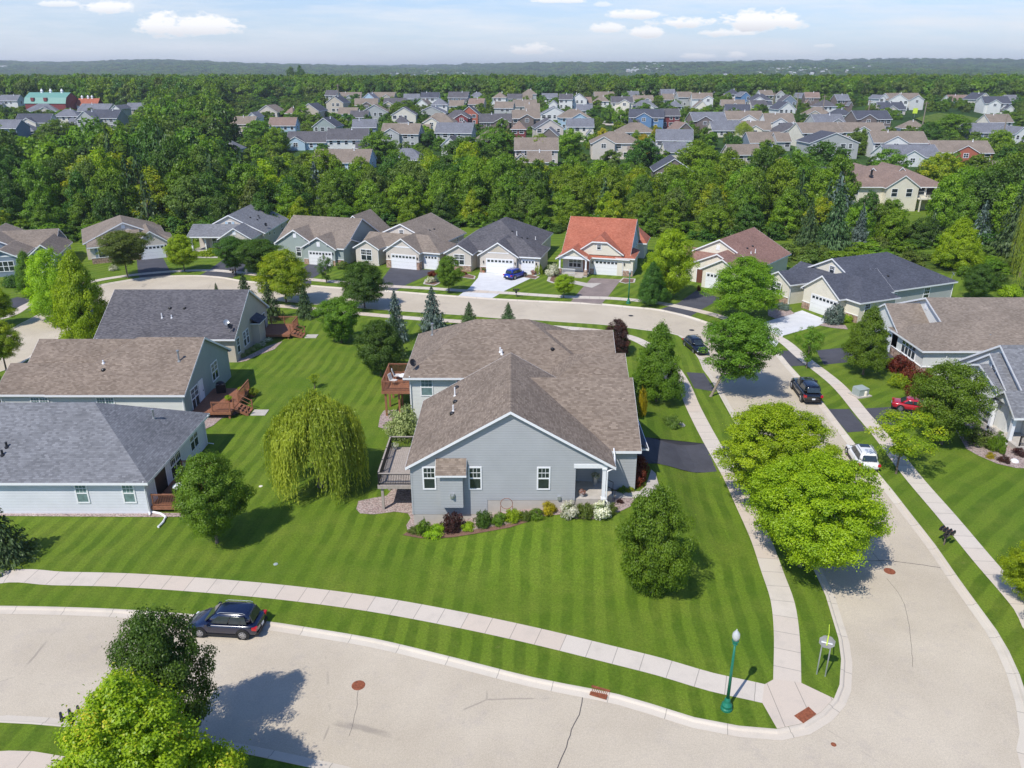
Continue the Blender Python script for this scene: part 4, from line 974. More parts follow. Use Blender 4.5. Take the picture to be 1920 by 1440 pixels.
# B3
L=House('sage-green house with tan roof and stepped white-trimmed gables on the back street',(-34.15,128.9,0),-15.5,'siding_sage','roof_tan2')
L.block(-6.9,5.9,1.6,15.,3.05,6.6,'x'); L.block(-1.,4.8,0.,7,3.05,4.75,'y'); L.block(-6.7,.4,1.2,10,3.3,5.5,'y'); L.block(3.,6.1,.6,6.,3.03,3.95,'x',oh=.3,ohA=0); L.block(-1.5,5.7,13,20.,3.05,6.2,'y')
L.garage('f',0,.05,4.15,2.2); L.stone('f',0,4.32,4.8); L.stone('f',0,-1.,-.15); L.stone('f',.6,4.85,6.1); L.vent('f',0,1.9,3.1); L.vent('f',1.2,-3.1,4.1); L.window('f',1.2,-2.6,1.,.8,1.5); L.lampw('f',0,4.45,1.9)
for y,x0,x1,za,zc in ((0,-1.3,5.1,3.0,4.75),(1.2,-7.,.7,3.3,5.5)):
    for k in (.25,.5,.75):
        x=x0+(x1-x0)*k; zz=zc-abs(x-(x0+x1)/2)*((zc-za)/((x1-x0)/2)); m=MB(); m.box(x-.06,x+.06,y-.26,y-.01,zz-.42,zz-.2); m.build('bracket',M['white'],L.root)
L.done()
# B4
L=House('beige house with brown-grey roof, brick piers and two garage doors above black driveway',(-19.9,126.4,0),-19.9,'siding_beige','roof_tan2')
L.block(-8.,5.3,6.3,18.,3.1,6.15,'y'); L.block(-1.,5.,0,9,3.1,5.05,'y'); L.block(2.2,8.1,1.1,8.,3.06,4.9,'x',hipB=True,ohA=0); L.block(-6.9,-2.7,.3,8,3.1,4.25,'y'); L.block(-7.,2.,3.,9.,3.08,4.5,'x',gableA=False,gableB=False,walls=False)
L.W.face([(-2.7,4.2,-.2),(-1.,4.2,-.2),(-1.,4.2,3.),(-2.7,4.2,3.)]); L.door('f',4.2,-1.9)
L.garage('f',0,.05,4.4,2.25); L.garage('f',1.1,5.55,7.75,2.25); L.stone('f',0,-1.,-.12,-.1,1.3); L.stone('f',0,4.57,5.,-.1,1.3); L.stone('r',5.,.0,1.05,-.1,1.3)
L.window('f',.3,-4.9,.85,1.9,1.75,n=2); L.window('f',6.3,-1.3,4.25,.7,.8); L.window('r',5.3,15,1.0,.8,1.7); L.lampw('f',0,-.5,1.75); L.lampw('f',0,4.75,1.75); L.downspout(-2.6,.2,2.9,.1,.2,-.1); L.downspout(8.15,1.2,2.9,.1,.2,-.1)
L.wbox(L.T,'f',0,.1,4.0,3.5,3.7,.004,.03); L.wbox(L.T,'f',6.3,-5.,2.4,4.,4.2,.004,.03)
g_=roofat(L,lambda x,y: 6.15-abs(x+1.35)*(3.05/6.65))
for u,v in ((794,436),(795,433),(805,432),(814,430)): x,y,z=g_(u,v); L.boxvent(x,y,z)
L.done()
# B5
L=House('cream house with dark charcoal hipped roof behind the white concrete driveway',(-4.1,123.,0),-13.5,'siding_beige','roof_dark')
L.block(-6.9,6.6,3.3,20.5,3.1,6.7,'y',hipA=True,hipB=True); L.block(-1.1,4.95,0,9,3.1,5.05,'y'); L.block(2.1,8.5,.55,7.8,3.06,4.95,'x',hipB=True,ohA=0); L.block(-6.8,-2.6,0.,7,3.12,4.35,'y')
L.garage('f',0,.05,4.35,2.25); L.garage('f',.55,5.75,7.75,2.25); L.stone('f',0,-1.1,-.12); L.stone('f',0,4.5,4.95); L.stone('f',0,-6.8,-2.6); L.window('f',0,-4.6,1.1,1.6,1.6,n=2)
L.lampw('f',0,-.5,1.6); L.lampw('f',0,4.72,1.6); L.lampw('f',.55,8.1,1.6); L.downspout(8.55,.6,2.9,.1,.2,-.1); L.window('r',6.6,14,1.1,.8,1.6)
m=MB(); m.face([(.6,-.03,3.42),(3.3,-.03,3.42),(1.93,-.03,4.55)]); m.build('gable_panel',M['siding_tan'],L.root); L.wbox(L.T,'f',0,.2,3.7,3.25,3.4,.004,.04)
g_=roofat(L,lambda x,y: 6.7-abs(x+.15)*(3.6/6.75))
for u,v,k in ((969,441,.7),(1004,449,.5)): x,y,z=g_(u,v); L.pipe(x,y,z,k,.06)
for u,v in ((960,434),(978,446),(988,447)): x,y,z=g_(u,v); L.boxvent(x,y,z)
L.done()
# B6 red roof
L=House('cream house with bright red-orange roof, clipped dormer and furnished porch',(12.65,119.8,0),-15.4,'siding_cream','roof_red')
L.block(-5.2,5.3,2.2,16.,3.1,7.9,'x',oh=.42); L.block(-5.5,-.8,-.1,5,3.05,4.5,'y',walls=False); L.block(-2.8,4.2,2.05,9,3.75,6.15,'y',jerk=5.35,zb=3.2); L.block(3.6,6.1,2.15,8.3,3.1,4.7,'x',hipB=True,oh=.3); L.block(-1,6.4,15.8,21.,3.1,5.8,'x',hipB=True)
L.W.face([(-5.3,-.02,3.25),(-.95,-.02,3.25),(-3.15,-.02,4.3)])
m=MB(); m.box(-5.45,-.85,-.1,.12,2.75,3.2); m.build('porch_beam',M['white'],L.root); m=MB(); m.box(-5.5,-.8,-.2,2.15,-.1,.3); m.box(-2.6,-1.4,-.9,-.2,-.1,.15); m.build('porch_floor',M['concrete'],L.root)
L.column(-5.25,.05,.3,2.75,.24,.85); L.column(-1.05,.05,.3,2.75,.24,.85); L.window('f',2.2,-3.2,1.0,1.9,1.35,n=3); L.door('f',2.2,-1.4,.3,mat='wood_red')
m=MB(); railing(m,(-5.,-.02),(-2.7,-.02),.3,.85,post=False); m.build('porch_railing',[M['white'],M['white']],L.root)
L.garage('f',2.2,.05,4.4,2.25); L.stone('f',2.2,-.75,-.1); L.stone('f',2.15,4.55,6.05); L.window('f',2.05,.6,4.1,.55,.75); L.lampw('f',2.2,-.4,1.75); L.lampw('f',2.15,4.75,1.75); L.window('r',6.1,6.,.8,.6,1.4); L.window('r',5.3,12.4,2.2,1.,1.3)
m=MB(); m.face([(5.312,2.2,3.),(5.312,16.,3.),(5.312,9.1,7.75)]); m.build('gable_wall',M['siding_lightblue'],L.root)
L.downspout(4.5,2.05,2.9,.1,0,-.1); L.done()
# B7 brown roof
L=House('cream house with brown gable roof half hidden by a round lime-green maple',(28.05,111.4,0),-39,'siding_cream','roof_brown')
L.block(-7.8,5.0,8.,20.5,3.05,6.35,'y'); L.block(-3.9,3.9,4.5,12,3.08,4.9,'y'); L.block(-1.2,4.8,2.4,10,3.05,4.7,'y',); L.block(-7.6,0,6.2,11,3.06,4.4,'x')
L.garage('f',2.4,-.5,4.,2.25); L.vent('f',8.,-1.6,4.6); L.door('f',4.5,-2.6); L.downspout(-3.95,4.4,2.9,.1,0,-.1)
g_=roofat(L,lambda x,y: 6.35-abs(x+1.4)*(3.3/6.4))
for u,v,k in ((1416,474,.6),(1408,475,.3)): x,y,z=g_(u,v); L.pipe(x,y,z,k,.06)
for u,v in ((1401,466),(1411,462)): x,y,z=g_(u,v); L.boxvent(x,y,z)
L.done()
# R2 navy roof
L=House('cream house with navy roof and white garage door beside a round juniper',(39.8,101.2,0),-66.2,'siding_cream','roof_charcoal')
L.block(-8.4,4.5,5.8,22.3,3.1,6.35,'y',hipB=True); L.block(-1.5,4.7,.8,10,3.1,5.25,'y'); L.block(1.9,7.0,2.1,8.4,3.06,5.0,'x',hipB=True,ohA=0); L.block(-7.9,-3.4,0,8,3.12,4.3,'y'); L.block(-8.,1.,3.4,9.,3.08,4.55,'x',walls=False)
L.W.face([(-3.4,4.,-.2),(-1.5,4.,-.2),(-1.5,4.,3.),(-3.4,4.,3.)])
m=MB(); m.face([(4.512,8.3,-.2),(4.512,22.3,-.2),(4.512,22.3,3.08),(4.512,8.3,3.08)]); m.build('side_wall',M['siding_grey'],L.root)
L.garage('f',.8,.1,4.55,2.3); L.stone('f',.8,-1.5,-.1); L.stone('f',2.1,5.,6.98); L.stone('f',0,-7.85,-3.45); L.window('f',5.8,-1.9,4.3,.8,.9); L.window('f',0,-6.,.9,1.8,1.7,n=2); L.window('r',4.512,11,.9,.8,1.4); L.window('r',4.512,17.2,.7,1.0,1.8); L.window('r',7.,3.5,1.1,.8,1.3)
L.downspout(4.6,22.2,2.9,.1,.2,.1); L.downspout(-3.3,.1,2.9,.1,.2,-.1)
g_=roofat(L,lambda x,y: 6.35-abs(x+1.95)*(3.25/6.45))
for u,v,k in ((1632,507,.2),(1638,507,.2),(1642,506,.2)): x,y,z=g_(u,v); L.pipe(x,y,z,k,.12,'galv')
x,y,z=g_(1665,518); L.boxvent(x,y,z); L.dish(4.3,22.,3.4,2.2,'galv'); L.done()
# R3 tan
L=House('off-white house with big tan roof and tall windows above red shrubs on the right',(0,0,0),0,'siding_white','roof_tan2')
L.block(47.4,66.,77.2,93.6,3.1,6.3,'x',hipA=False,oh=.42); L.block(43.6,53.,83.,90.6,3.12,5.2,'x',oh=.4); L.block(43.6,60.,77.1,84.5,3.08,4.9,'x',hipA=True,oh=.4)
L.window('l',43.6,80.3,1.1,3.,1.75,n=4,grid=False); L.garage('l',43.6,84.4,89.3,2.25); L.stone('l',43.6,77.2,84.); L.stone('f',77.1,43.65,44.5); L.window('f',77.1,50.4,2.3,1.1,.35,grid=False); L.vent('l',47.4,85.4,4.9); L.downspout(46.,77.,2.9,.1,0,-.3)
fl=lambda x,y: 6.3-abs(y-85.4)*(3.2/8.2)
for u,v in ((1829,613),(1856,631)): x,y,z=onroof(u,v,fl); L.pipe(x,y,z,.25,.1,'galv')
L.done()
# R4 light grey roof, right edge
L=House('white house with light grey roof, clipped dormer and railed porch at the right edge',(0,0,0),0,'siding_white','roof_lightgrey')
L.block(45.,60.,60.9,73.2,3.1,6.9,'x',oh=.4,gableA=True); L.block(43.0,50.,60.3,63.7,3.1,4.45,'x',oh=.4,walls=False); L.block(44.2,52,63.4,70.6,3.75,6.1,'x',zb=3.1); L.block(43.6,50.,62.,72.4,3.06,5.0,'x',oh=.4)
L.W.face([(43.05,60.45,3.2),(43.05,63.5,3.2),(43.05,62.,4.25)])
L.column(43.15,60.5,.0,3.,.3,0); L.column(43.15,63.4,.0,3.,.3,0); L.window('f',60.9,46.9,.9,1.8,1.8,n=2,grid=False); L.window('l',44.2,66.3,3.95,.7,1.2,shut='siding_slate'); L.door('l',45.,64.8,.2)
m=MB(); m.box(43.0,44.95,59.2,64.4,-.2,.45); m.build('porch_floor',M['concrete'],L.root)
m=MB(); m.box(44.4,50,58.9,60.85,-.2,.42); m.build('porch_floor',M['foundation'],L.root)
m=MB(); railing(m,(43.3,59.3),(45.4,59.3),.45,.9); m.build('porch_railing',[M['black'],M['black']],L.root)
m=MB(); railing(m,(43.1,63.6),(43.1,66.),.45,.9); m.build('porch_railing',[M['black'],M['black']],L.root)
L.done()
print('houses B',time.time()-T0)
# ------------------------------------------------------------ far houses: (u, v of roof top, width px, storeys, ridge, roof, wall)
FARH=[(12,178,34,2,'x','grey','white'),(72,195,56,1,'x','grey','beige'),(56,214,60,2,'x','charcoal','cream'),(40,231,34,1,'x','grey','cream'),(3,225,50,2,'x','grey','slate'),
(121,205,42,2,'x','grey','cream'),(156,208,34,2,'y','grey','grey'),(192,206,50,2,'x','charcoal','grey'),(170,195,58,1,'x','grey','cream'),(215,197,13,2,'y','grey','white'),(253,193,32,1,'x','grey','tan'),
(452,219,44,2,'x','tan','beige'),(471,211,18,2,'y','grey','white'),(527,221,48,2,'x','brown2','lightblue'),(413,263,54,1,'x','lightgrey','grey'),(578,194,36,2,'y','charcoal','tan'),(541,201,15,1,'x','brown2','tan'),(606,221,42,2,'y','charcoal','sage'),(572,248,74,1,'x','dark','lightblue'),
(626,180,32,2,'y','charcoal','tan'),(655,173,40,1,'x','tan','grey'),(690,174,24,2,'y','grey','lightblue'),(717,173,40,1,'x','tan','tan'),(650,243,74,2,'x','dark','white'),(636,283,106,1,'x','tan','lightblue'),(682,224,42,2,'x','grey','slate'),(650,202,34,1,'x','tan','grey'),(672,208,32,1,'x','dark','white'),
(748,233,70,2,'x','tan','grey'),(821,213,56,2,'x','tan','cream'),(856,207,46,2,'x','dark','red'),(879,199,32,2,'y','charcoal','orange'),(849,231,68,2,'x','grey','grey'),(758,280,66,1,'x','grey','grey'),(842,258,30,1,'y','dark','white'),(926,245,62,2,'x','tan','red'),
(858,172,36,2,'x','dark','slate'),(805,173,32,2,'x','charcoal','white'),(771,176,28,1,'x','grey','grey'),(738,184,40,1,'x','dark','tan'),(751,170,26,1,'x','tan','grey'),(894,173,28,1,'x','grey','beige'),(936,173,24,2,'x','tan','white'),(855,188,26,1,'x','tan','beige'),(892,185,28,1,'x','brown2','tan'),(752,217,26,1,'x','dark','grey'),(790,186,24,1,'y','tan','white'),
(964,176,26,1,'x','dark','grey'),(985,176,24,1,'x','tan','tan'),(985,187,42,1,'x','tan','beige'),(998,194,26,2,'x','tan','white'),(1030,175,28,1,'x','grey','white'),(1061,176,24,2,'x','dark','white'),(1085,175,30,2,'y','dark','white'),(1092,182,36,1,'x','brown2','tan'),(1037,188,15,1,'y','grey','white'),(1040,200,50,2,'y','grey','white'),(1080,205,54,2,'x','tan','lightblue'),(1089,223,48,2,'x','grey','cream'),(1096,196,28,1,'x','grey','grey'),(1135,172,36,1,'x','tan','grey'),(1128,180,28,1,'x','tan','white'),
(972,227,26,2,'x','brown2','red'),(1029,240,38,1,'y','grey','brown'),(1006,260,80,2,'x','tan','beige'),(1012,285,44,1,'x','tan','beige'),(1157,249,92,2,'x','tan','beige'),(1196,231,66,1,'x','tan','cream'),
(1213,205,62,2,'x','charcoal','blue'),(1260,204,32,2,'x','dark','red'),(1212,188,42,1,'x','grey','white'),(1208,179,36,1,'x','tan','grey'),(1185,171,28,1,'x','grey','white'),(1222,170,32,1,'x','tan','beige'),(1263,176,36,1,'x','tan','grey'),(1271,188,18,1,'x','grey','white'),(1286,172,26,2,'x','tan','grey'),(1318,174,36,2,'x','tan','white'),(1317,189,26,1,'y','tan','cream'),(1340,169,24,1,'x','grey','white'),(1297,168,30,1,'x','grey','white'),(1373,175,38,1,'x','tan','brown'),(1376,187,42,1,'x','tan','beige'),(1399,172,16,2,'y','grey','blue'),(1427,176,38,2,'x','charcoal','white'),(1425,188,28,1,'x','dark','cream'),(1385,196,44,1,'x','charcoal','grey'),(1399,209,66,2,'x','tan','white'),(1420,228,52,1,'x','tan','cream'),(1465,213,54,2,'x','tan','white'),
(1266,244,66,2,'x','grey','white'),(1270,268,42,1,'x','grey','cream'),(1286,230,34,1,'y','brown2','brown'),(1222,261,26,1,'x','grey','grey'),(1440,249,64,1,'x','tan','slate'),(1399,272,60,1,'x','tan','tan'),(1265,298,70,1,'y','charcoal','brown'),(1472,250,26,1,'x','tan','grey'),
(1478,191,32,2,'y','charcoal','white'),(1465,170,16,2,'y','tan','grey'),(1525,173,25,2,'x','brown2','brown'),(1583,177,24,2,'x','grey','brown'),(1503,174,14,1,'x','grey','grey'),(1656,178,12,2,'y','grey','white'),(1536,201,46,1,'x','tan','tan'),(1580,204,38,1,'x','charcoal','tan'),(1560,215,58,2,'x','grey','grey'),(1642,208,66,2,'x','charcoal','brown'),(1545,231,78,2,'x','tan','cream'),(1622,231,80,1,'x','tan','white'),(1568,249,92,2,'y','charcoal','grey'),(1693,248,96,2,'x','tan','white'),(1720,274,100,1,'x','grey','white'),(1522,318,108,1,'x','charcoal','grey'),(1508,303,20,1,'y','brown2','red'),
(1703,175,62,2,'x','tan','white'),(1687,176,34,2,'y','tan','white'),(1803,178,38,1,'x','brown2','white'),(1848,174,30,2,'y','charcoal','cream'),(1874,181,46,2,'x','charcoal','white'),(1902,178,22,1,'x','lightgrey','grey'),(1717,227,42,1,'x','tan','white'),(1862,232,76,1,'x','grey','slate'),(1920,238,28,1,'y','grey','white'),(1812,266,104,1,'x','tan','orange'),(1865,304,46,1,'x','tan','beige'),(1592,255,22,1,'y','tan','beige'),(133,156,44,1,'x','brown2','tan')]
M['roof_brown2']=shingle('roof_brown2',(.19,.135,.11),(.29,.21,.17),(.23,.16,.13))
rx=random.Random(77)
for _ in range(900):
    if len(FARH)>=172: break
    v=rx.uniform(167,236); u=rx.uniform(600,1520) if rx.random()<.75 else rx.uniform(430,1900)
    if 1000<u<1080 and v<200 or 1125<u<1180 and v>192 or 1680<u<1880 and v>186 or u>1560 and v<190 or u<600 and v<195: continue
    w=(v-135)*rx.uniform(.55,.85)
    if any(abs(u-a[0])<(w+a[2])*.46 and abs(v-a[1])<6+(v-165)*.16 for a in FARH): continue
    FARH.append((round(u),round(v),round(w),rx.choice((1,2,2)),rx.choice('xxxy'),rx.choice(('tan','tan','grey','charcoal','dark','grey')),rx.choice(('white','beige','grey','tan','cream','white','slate','lightblue','brown'))))
def solve_place(u,vt,top):
    lo,hi=180.,2500.; r=ray(u,vt); sl=r[2]/r[1]
    for y in np.arange(185,2500,1.):
        if CAMZ+sl*y<=hterr(y)+top: return y,r[0]/r[1]*y
    return 900.,r[0]/r[1]*900
WN={'tan':'beige','white':'white','cream':'cream','grey':'grey','slate':'slate-grey','blue':'blue','lightblue':'pale blue','red':'dark red','orange':'orange-red','brown':'brown','sage':'sage green','beige':'beige'}
RN={'tan':'tan','grey':'grey','charcoal':'dark grey','dark':'charcoal','lightgrey':'light grey','brown2':'brown'}
HOUSE_POS=[]
def far_houses():
    rnd=random.Random(9); items=[]
    for it in FARH:
        u,vt,w,st,ax,rf,wl=it; top=8.9 if st==2 else 6.4
        y,x=solve_place(u,vt,top); W=w*y/F_PX*.97; items.append((it,x,y,W,top))
    cnt={}
    for it,x,y,W,top in items:
        k=(it[6],it[5],it[3]); cnt.setdefault(k,[]).append((it[0],y))
    for it,x,y,W,top in items:
        u,vt,w,st,ax,rf,wl=it; k=(wl,rf,st); L_=sorted(cnt[k]); n=len(L_); i=[q[0] for q in L_].index(u)
        ORD=['first','second','third','fourth','fifth','sixth','seventh','eighth','ninth','tenth','eleventh','twelfth','thirteenth','fourteenth','fifteenth','sixteenth']
        bandn='near' if y<300 else 'middle' if y<420 else 'far'
        base=('two-storey ' if st==2 else 'low ')+f'{WN[wl]} house with {RN[rf]} roof'
        lab=f'the only {base} beyond the wood' if n==1 else f'{base} beyond the wood, {ORD[i]} such from the left'
        z=h(x,y); sc=1.
        if W>30: W=30
        D=min(13,max(7.5,W*.72)) if W<20 else 12
        z0=top-8.9 if False else 0
        ze=5.6 if st==2 else 3.05; zr=top
        if ax=='y': zr=min(top,ze+W*.42)
        else: zr=min(top,ze+D*.36)
        dz=top-zr
        Hs=House(lab,(x,y,z+dz*0),0,'siding_'+wl,'roof_'+('tan2' if rf=='tan' else rf),name='house',group='houses of the district beyond the wood')
        Hs.root.rotation_euler.z=R(rnd.uniform(-9,9)) if w>20 else R(rnd.uniform(-16,16))
        Hs.root.location.z=z+dz
        zb=-4.
        hx=W/2
        if ax=='x':
            hip=rnd.random()<.3
            Hs.block(-hx,hx,0,D,ze,zr,'x',hipA=hip,hipB=hip,oh=.45,zb=zb)
            if W>11 and rnd.random()<.75:
                gx=rnd.uniform(-hx*.55,hx*.55); gw=W*.17+.9; Hs.block(gx-gw,gx+gw,-1.3,D*.5,ze,min(zr-.25,ze+gw*.55),'y',oh=.3,zb=zb); fx=[(gx,-1.3)]
            else: gx=99;gw=0;fx=[]
            if rnd.random()<.5 and st==2: 
                sx=rnd.choice((-1,1)); Hs.block(min(sx*hx*.45,sx*hx*1.0),max(sx*hx*.45,sx*hx*1.0),-4.,1.,3.,4.6,'x' if rnd.random()<.5 else 'y',oh=.35,zb=zb)
            xs=[q for q in np.arange(-hx+1.3,hx-1.,2.7) if abs(q-gx)>gw+.8]
        else:
            Hs.block(-hx,hx,0,12,ze,zr,'y',oh=.45,zb=zb); xs=list(np.arange(-hx+1.4,hx-1.,2.6)); fx=[]
        k_=0
        for q in xs[:6]:
            for fl in ([.9,3.7] if st==2 else [.9]):
                if rnd.random()<.85: Hs.window('f',0,q,fl,1.1 if rnd.random()<.6 else 1.7,1.4,grid=False,trimw=.14,n=1); k_+=1
        for gx_,yy in fx: Hs.window('f',yy,gx_,ze-1.7,1.5,1.3,grid=False,trimw=.14,n=2)
        if rnd.random()<.4: Hs.window('l' if x>0 else 'r',hx*(-1 if x>0 else 1) if False else hx, D*.5,ze-1.9,1.,1.3,grid=False,trimw=.12)
        if rnd.random()<.5: Hs.pipe(rnd.uniform(-hx*.5,hx*.5),D*.45,zr-.4,.9,.14)
        Hs.done(); HOUSE_POS.append((x,y+D/2,max(W,D)*.62))
far_houses()
# big hip-roofed house with raised deck at the right, behind the trees
y,x=solve_place(1686,322,9.3)
L=House('large beige two-storey house with brown hipped roof and raised balcony behind spruces at right',(x,y,0),0,'siding_cream','roof_brown2')
L.block(-11.5,11.5,0,16,5.7,9.3,'x',hipA=True,hipB=True,oh=.7); L.block(-3,4.3,-2.,8,5.7,8.2,'y',oh=.5); L.block(-7,0,6,17,5.9,9.0,'y',oh=.5,zb=5); L.block(0.5,6.5,6,17,5.9,9.2,'y',oh=.5,zb=5)
for u in (-9.5,6,10.2): L.window('f',0,u,3.5,1.5,1.6,grid=False)
L.window('f',-2.,-1.2,3.4,1.3,1.7,grid=False); L.window('f',-2.,2.2,3.4,1.3,1.7,grid=False); L.door('f',0,8.1,3.0,1.8,2.1,mat='black')
m=MB(); m.box(4.5,11.2,-3.,-.02,2.75,2.95); railing(m,(4.5,-3.),(11.2,-3.),2.95,.9,mi_bal=0); 
for u in (4.8,8,11): m.box(u-.12,u+.12,-2.95,-2.7,-.3,2.75)
m.build('balcony',M['siding_cream'],L.root); L.pipe(-5.,3,7.6,1.3,.25,'darkmetal'); L.done(); HOUSE_POS.append((x,y+8,14))
# green-roofed red barn
y,x=solve_place(80,174,11.5); W=76*y/F_PX
bn=empty('barn',(x,y,h(x,y)),'dark red gambrel barn with a green metal roof and cupolas at far left','barn',R(-6))
m=MB(); hw=6.; 
prof=[(-hw,6),(-hw*.75,9),(0,11.5),(hw*.75,9),(hw,6)]
for sx in (-W/2,W/2): m.face([(sx,0,-3),(sx,2*hw,-3)]+[(sx,hw-p[0],p[1]) for p in prof[::1]])
m.face([(-W/2,0,-3),(W/2,0,-3),(W/2,0,6),(-W/2,0,6)]); m.face([(-W/2,12,-3),(W/2,12,-3),(W/2,12,6),(-W/2,12,6)]); m.build('wall',M['siding_red'],bn)
m=MB()
for a,b in zip(prof,prof[1:]): m.face([(-W/2-.4,hw+a[0]*1.05,a[1]+.05),(W/2+.4,hw+a[0]*1.05,a[1]+.05),(W/2+.4,hw+b[0]*1.05,b[1]+.05),(-W/2-.4,hw+b[0]*1.05,b[1]+.05)])
m.build('roof',M['roof_green'],bn)
for cx in (-W*.2,W*.02,W*.3): 
    m=MB(); m.box(cx-.5,cx+.5,hw-.5,hw+.5,11.,12.3); m.lathe([(.8,12.3),(.1,13.4)],(cx,hw,0),8); m.build('cupola',M['white'],bn)
for cx in (-W*.3,W*.02): m=MB(); m.box(cx-.9,cx+.9,-.02,2.4,7.2,9.0); m.build('dormer',M['siding_red'],bn)
HOUSE_POS.append((x,y+6,W/2))
y,x=solve_place(160,185,8.); W=34*y/F_PX
bn=empty('outbuilding',(x,y,h(x,y)),'low building with bright red-orange roof and white cupolas beside the red barn','outbuilding',R(5))
m=MB(); m.box(-W/2,W/2,0,10,-3,4.5); m.build('wall',M['white'],bn); m=MB(); m.face([(-W/2-.4,-.4,4.4),(W/2+.4,-.4,4.4),(W/2+.4,5,8),(-W/2-.4,5,8)]); m.face([(-W/2-.4,10.4,4.4),(-W/2-.4,5,8),(W/2+.4,5,8),(W/2+.4,10.4,4.4)]); m.build('roof',M['roof_red'],bn)
for cx in (-W*.35,-W*.05,W*.15): m=MB(); m.box(cx-.45,cx+.45,4.65,5.55,7.6,8.8); m.lathe([(.7,8.8),(.1,9.6)],(cx,5.1,0),8); m.build('cupola',M['white'],bn)
HOUSE_POS.append((x,y+5,W/2))
print('far houses',len(HOUSE_POS),time.time()-T0)
# ------------------------------------------------------------ trees near the camera and along the streets
tree(-14.9,22.6,0,9.2,3.7,'big','lf_limetips','large lime-green maple with yellow leaf tips filling the lower left corner',idx=2,cat='maple',name='maple_tree')
tree(-15.8,27.4,0,8.5,2.,'near_oval','lf_dark','darker green tree right behind the lime maple in the lower left corner')
tree(-6.2,15.5,0,9.0,3.2,'big','lf_mid','green tree just below the picture whose shadow falls on the street at the bottom',idx=0)
ptree(1222,1110,908,126,'near_oval','lf_mid','dense mid-green egg-shaped tree alone on the front lawn, right of the grey-blue house',clear=.05)
x,y,z,H_,R_=pxs(1500,1062,848,238); tree(x,y,z,H_*1.0,R_,'big','lf_lime','nearer of the overlapping pair of big bright green trees beside the right-hand street',lean=(.35,-.5),clear=.2,idx=0)
x,y,z,H_,R_=pxs(1428,935,760,200); tree(x,y,z,H_,R_,'big','lf_lime','farther of the overlapping pair of big bright green trees beside the right-hand street',lean=(.5,0),clear=.2,idx=1)
x,y,z,H_,R_=pxs(1333,743,590,140); tree(x,y,z,H_,R_,'near_vase','lf_mid','leaning tree with pale trunk over the street by the black pickup',lean=(2.4,.4),clear=.24,bark='pale')
ptree(1230,752,600,108,'near_pyr','lf_mid','cone-shaped green tree between the centre twin house and the right-hand sidewalk',clear=.08,idx=1)
ptree(407,1018,848,118,'near_oval','lf_mid','round green tree on the lawn beside the deck of the nearest left house',clear=.16)
ptree(1618,702,570,100,'near_pyr','lf_mid','full green tree on the lawn in front of the red shrubs, right of the street',clear=.14)
ptree(1765,833,676,122,'near_round','lf_mid','full green tree beside the red car and railed porch on the right',clear=.16)
ptree(1680,888,772,132,'airy','lf_yellow','airy yellow-green honey locust by the white car on the right',clear=.3)
ptree(1512,690,610,54,'airy','lf_mid','small young tree on the grass strip beside the dark aprons, right of the black pickup',clear=.2)
ptree(1390,598,480,122,'near_round','lf_limeb','round lime-green maple hiding the brown-roofed house at the bend',clear=.22,idx=1)
ptree(1252,560,425,82,'near_oval','lf_lime','tall yellow-green tree between the red roof and the brown roof',clear=.12)
ptree(1220,572,488,62,'near_pyr','lf_dark','dark green tree in front of the tall yellow-green tree, right of the green lamp post',clear=.08)
ptree(1057,559,513,36,'near_round','lf_lime','small round tree on the lawn in front of the red-roofed house',clear=.25,idx=0)
ptree(842,549,478,48,'near_oval','lf_mid','slender green tree in front of the charcoal-roofed house',clear=.2)
ptree(684,577,487,84,'near_round','lf_dark','dark round tree on the near side of the back street, left of the blue spruces',clear=.2)
ptree(612,531,477,32,'airy','lf_dark','narrow young tree in front of the sage-green house',clear=.12)
ptree(537,568,465,94,'near_round','lf_yellow','round tree with a yellow top on the near side of the back street',clear=.2)
ptree(442,514,442,66,'near_vase','lf_dark','left one of two touching dark green trees in front of the light grey roof',clear=.2)
ptree(490,520,447,84,'near_vase','lf_dark','right one of two touching dark green trees in front of the light grey roof',clear=.2)
ptree(346,509,438,56,'near_oval','lf_lime','light green tree between the two leftmost driveways of the back street',clear=.2)
ptree(240,521,432,92,'near_vase','lf_olive','spreading tree on the boulevard in front of the second house on the back street',clear=.3)
ptree(168,652,462,118,'near_pyr','lf_lime','huge lime-green maple beside the left street, behind the taupe house',clear=.06,cat='maple',name='maple_tree')
ptree(112,600,462,92,'near_round','lf_lime','lime-green tree touching the huge maple on its left',clear=.08)
ptree(60,555,468,56,'near_pyr','lf_mid','cone-shaped green tree in front of the slate-blue house at far left',clear=.08)
ptree(12,694,598,66,'near_round','lf_yellow','yellow-green tree at the left edge on the far side of the left street',clear=.25)
ptree(-4,612,535,60,'near_round','lf_lime','lime tree cut by the left edge near the slate-blue house',clear=.2)
ptree(-12,775,690,60,'near_oval','lf_dark','dark tree cut by the left edge beside the middle left house',clear=.1)
ptree(640,642,556,84,'near_vase','lf_mid','spreading green tree at the back of the striped yard',clear=.08)
ptree(714,704,598,80,'near_oval','lf_dark','round dark green tree beside the wooden deck of the white-walled twin house',clear=.12)
ptree(1155,664,597,52,'near_round','lf_purple','dark purple-leaved tree at the corner of the twin house wing',clear=.08)
ptree(1788,505,405,98,'near_pyr','lf_lime','bright lime-green tree behind the navy-roofed house',clear=.08)
ptree(1830,562,493,52,'near_oval','lf_dark','dark green small tree behind the right end of the navy roof',clear=.1)
ptree(590,728,700,22,'airy','lf_yellow','thin pale sapling on the striped back lawn just behind the weeping willow',clear=.3)
ptree(2010,1230,960,150,'near_round','lf_mid','tree just outside the right edge whose crown and shadow reach into the picture',clear=.2)
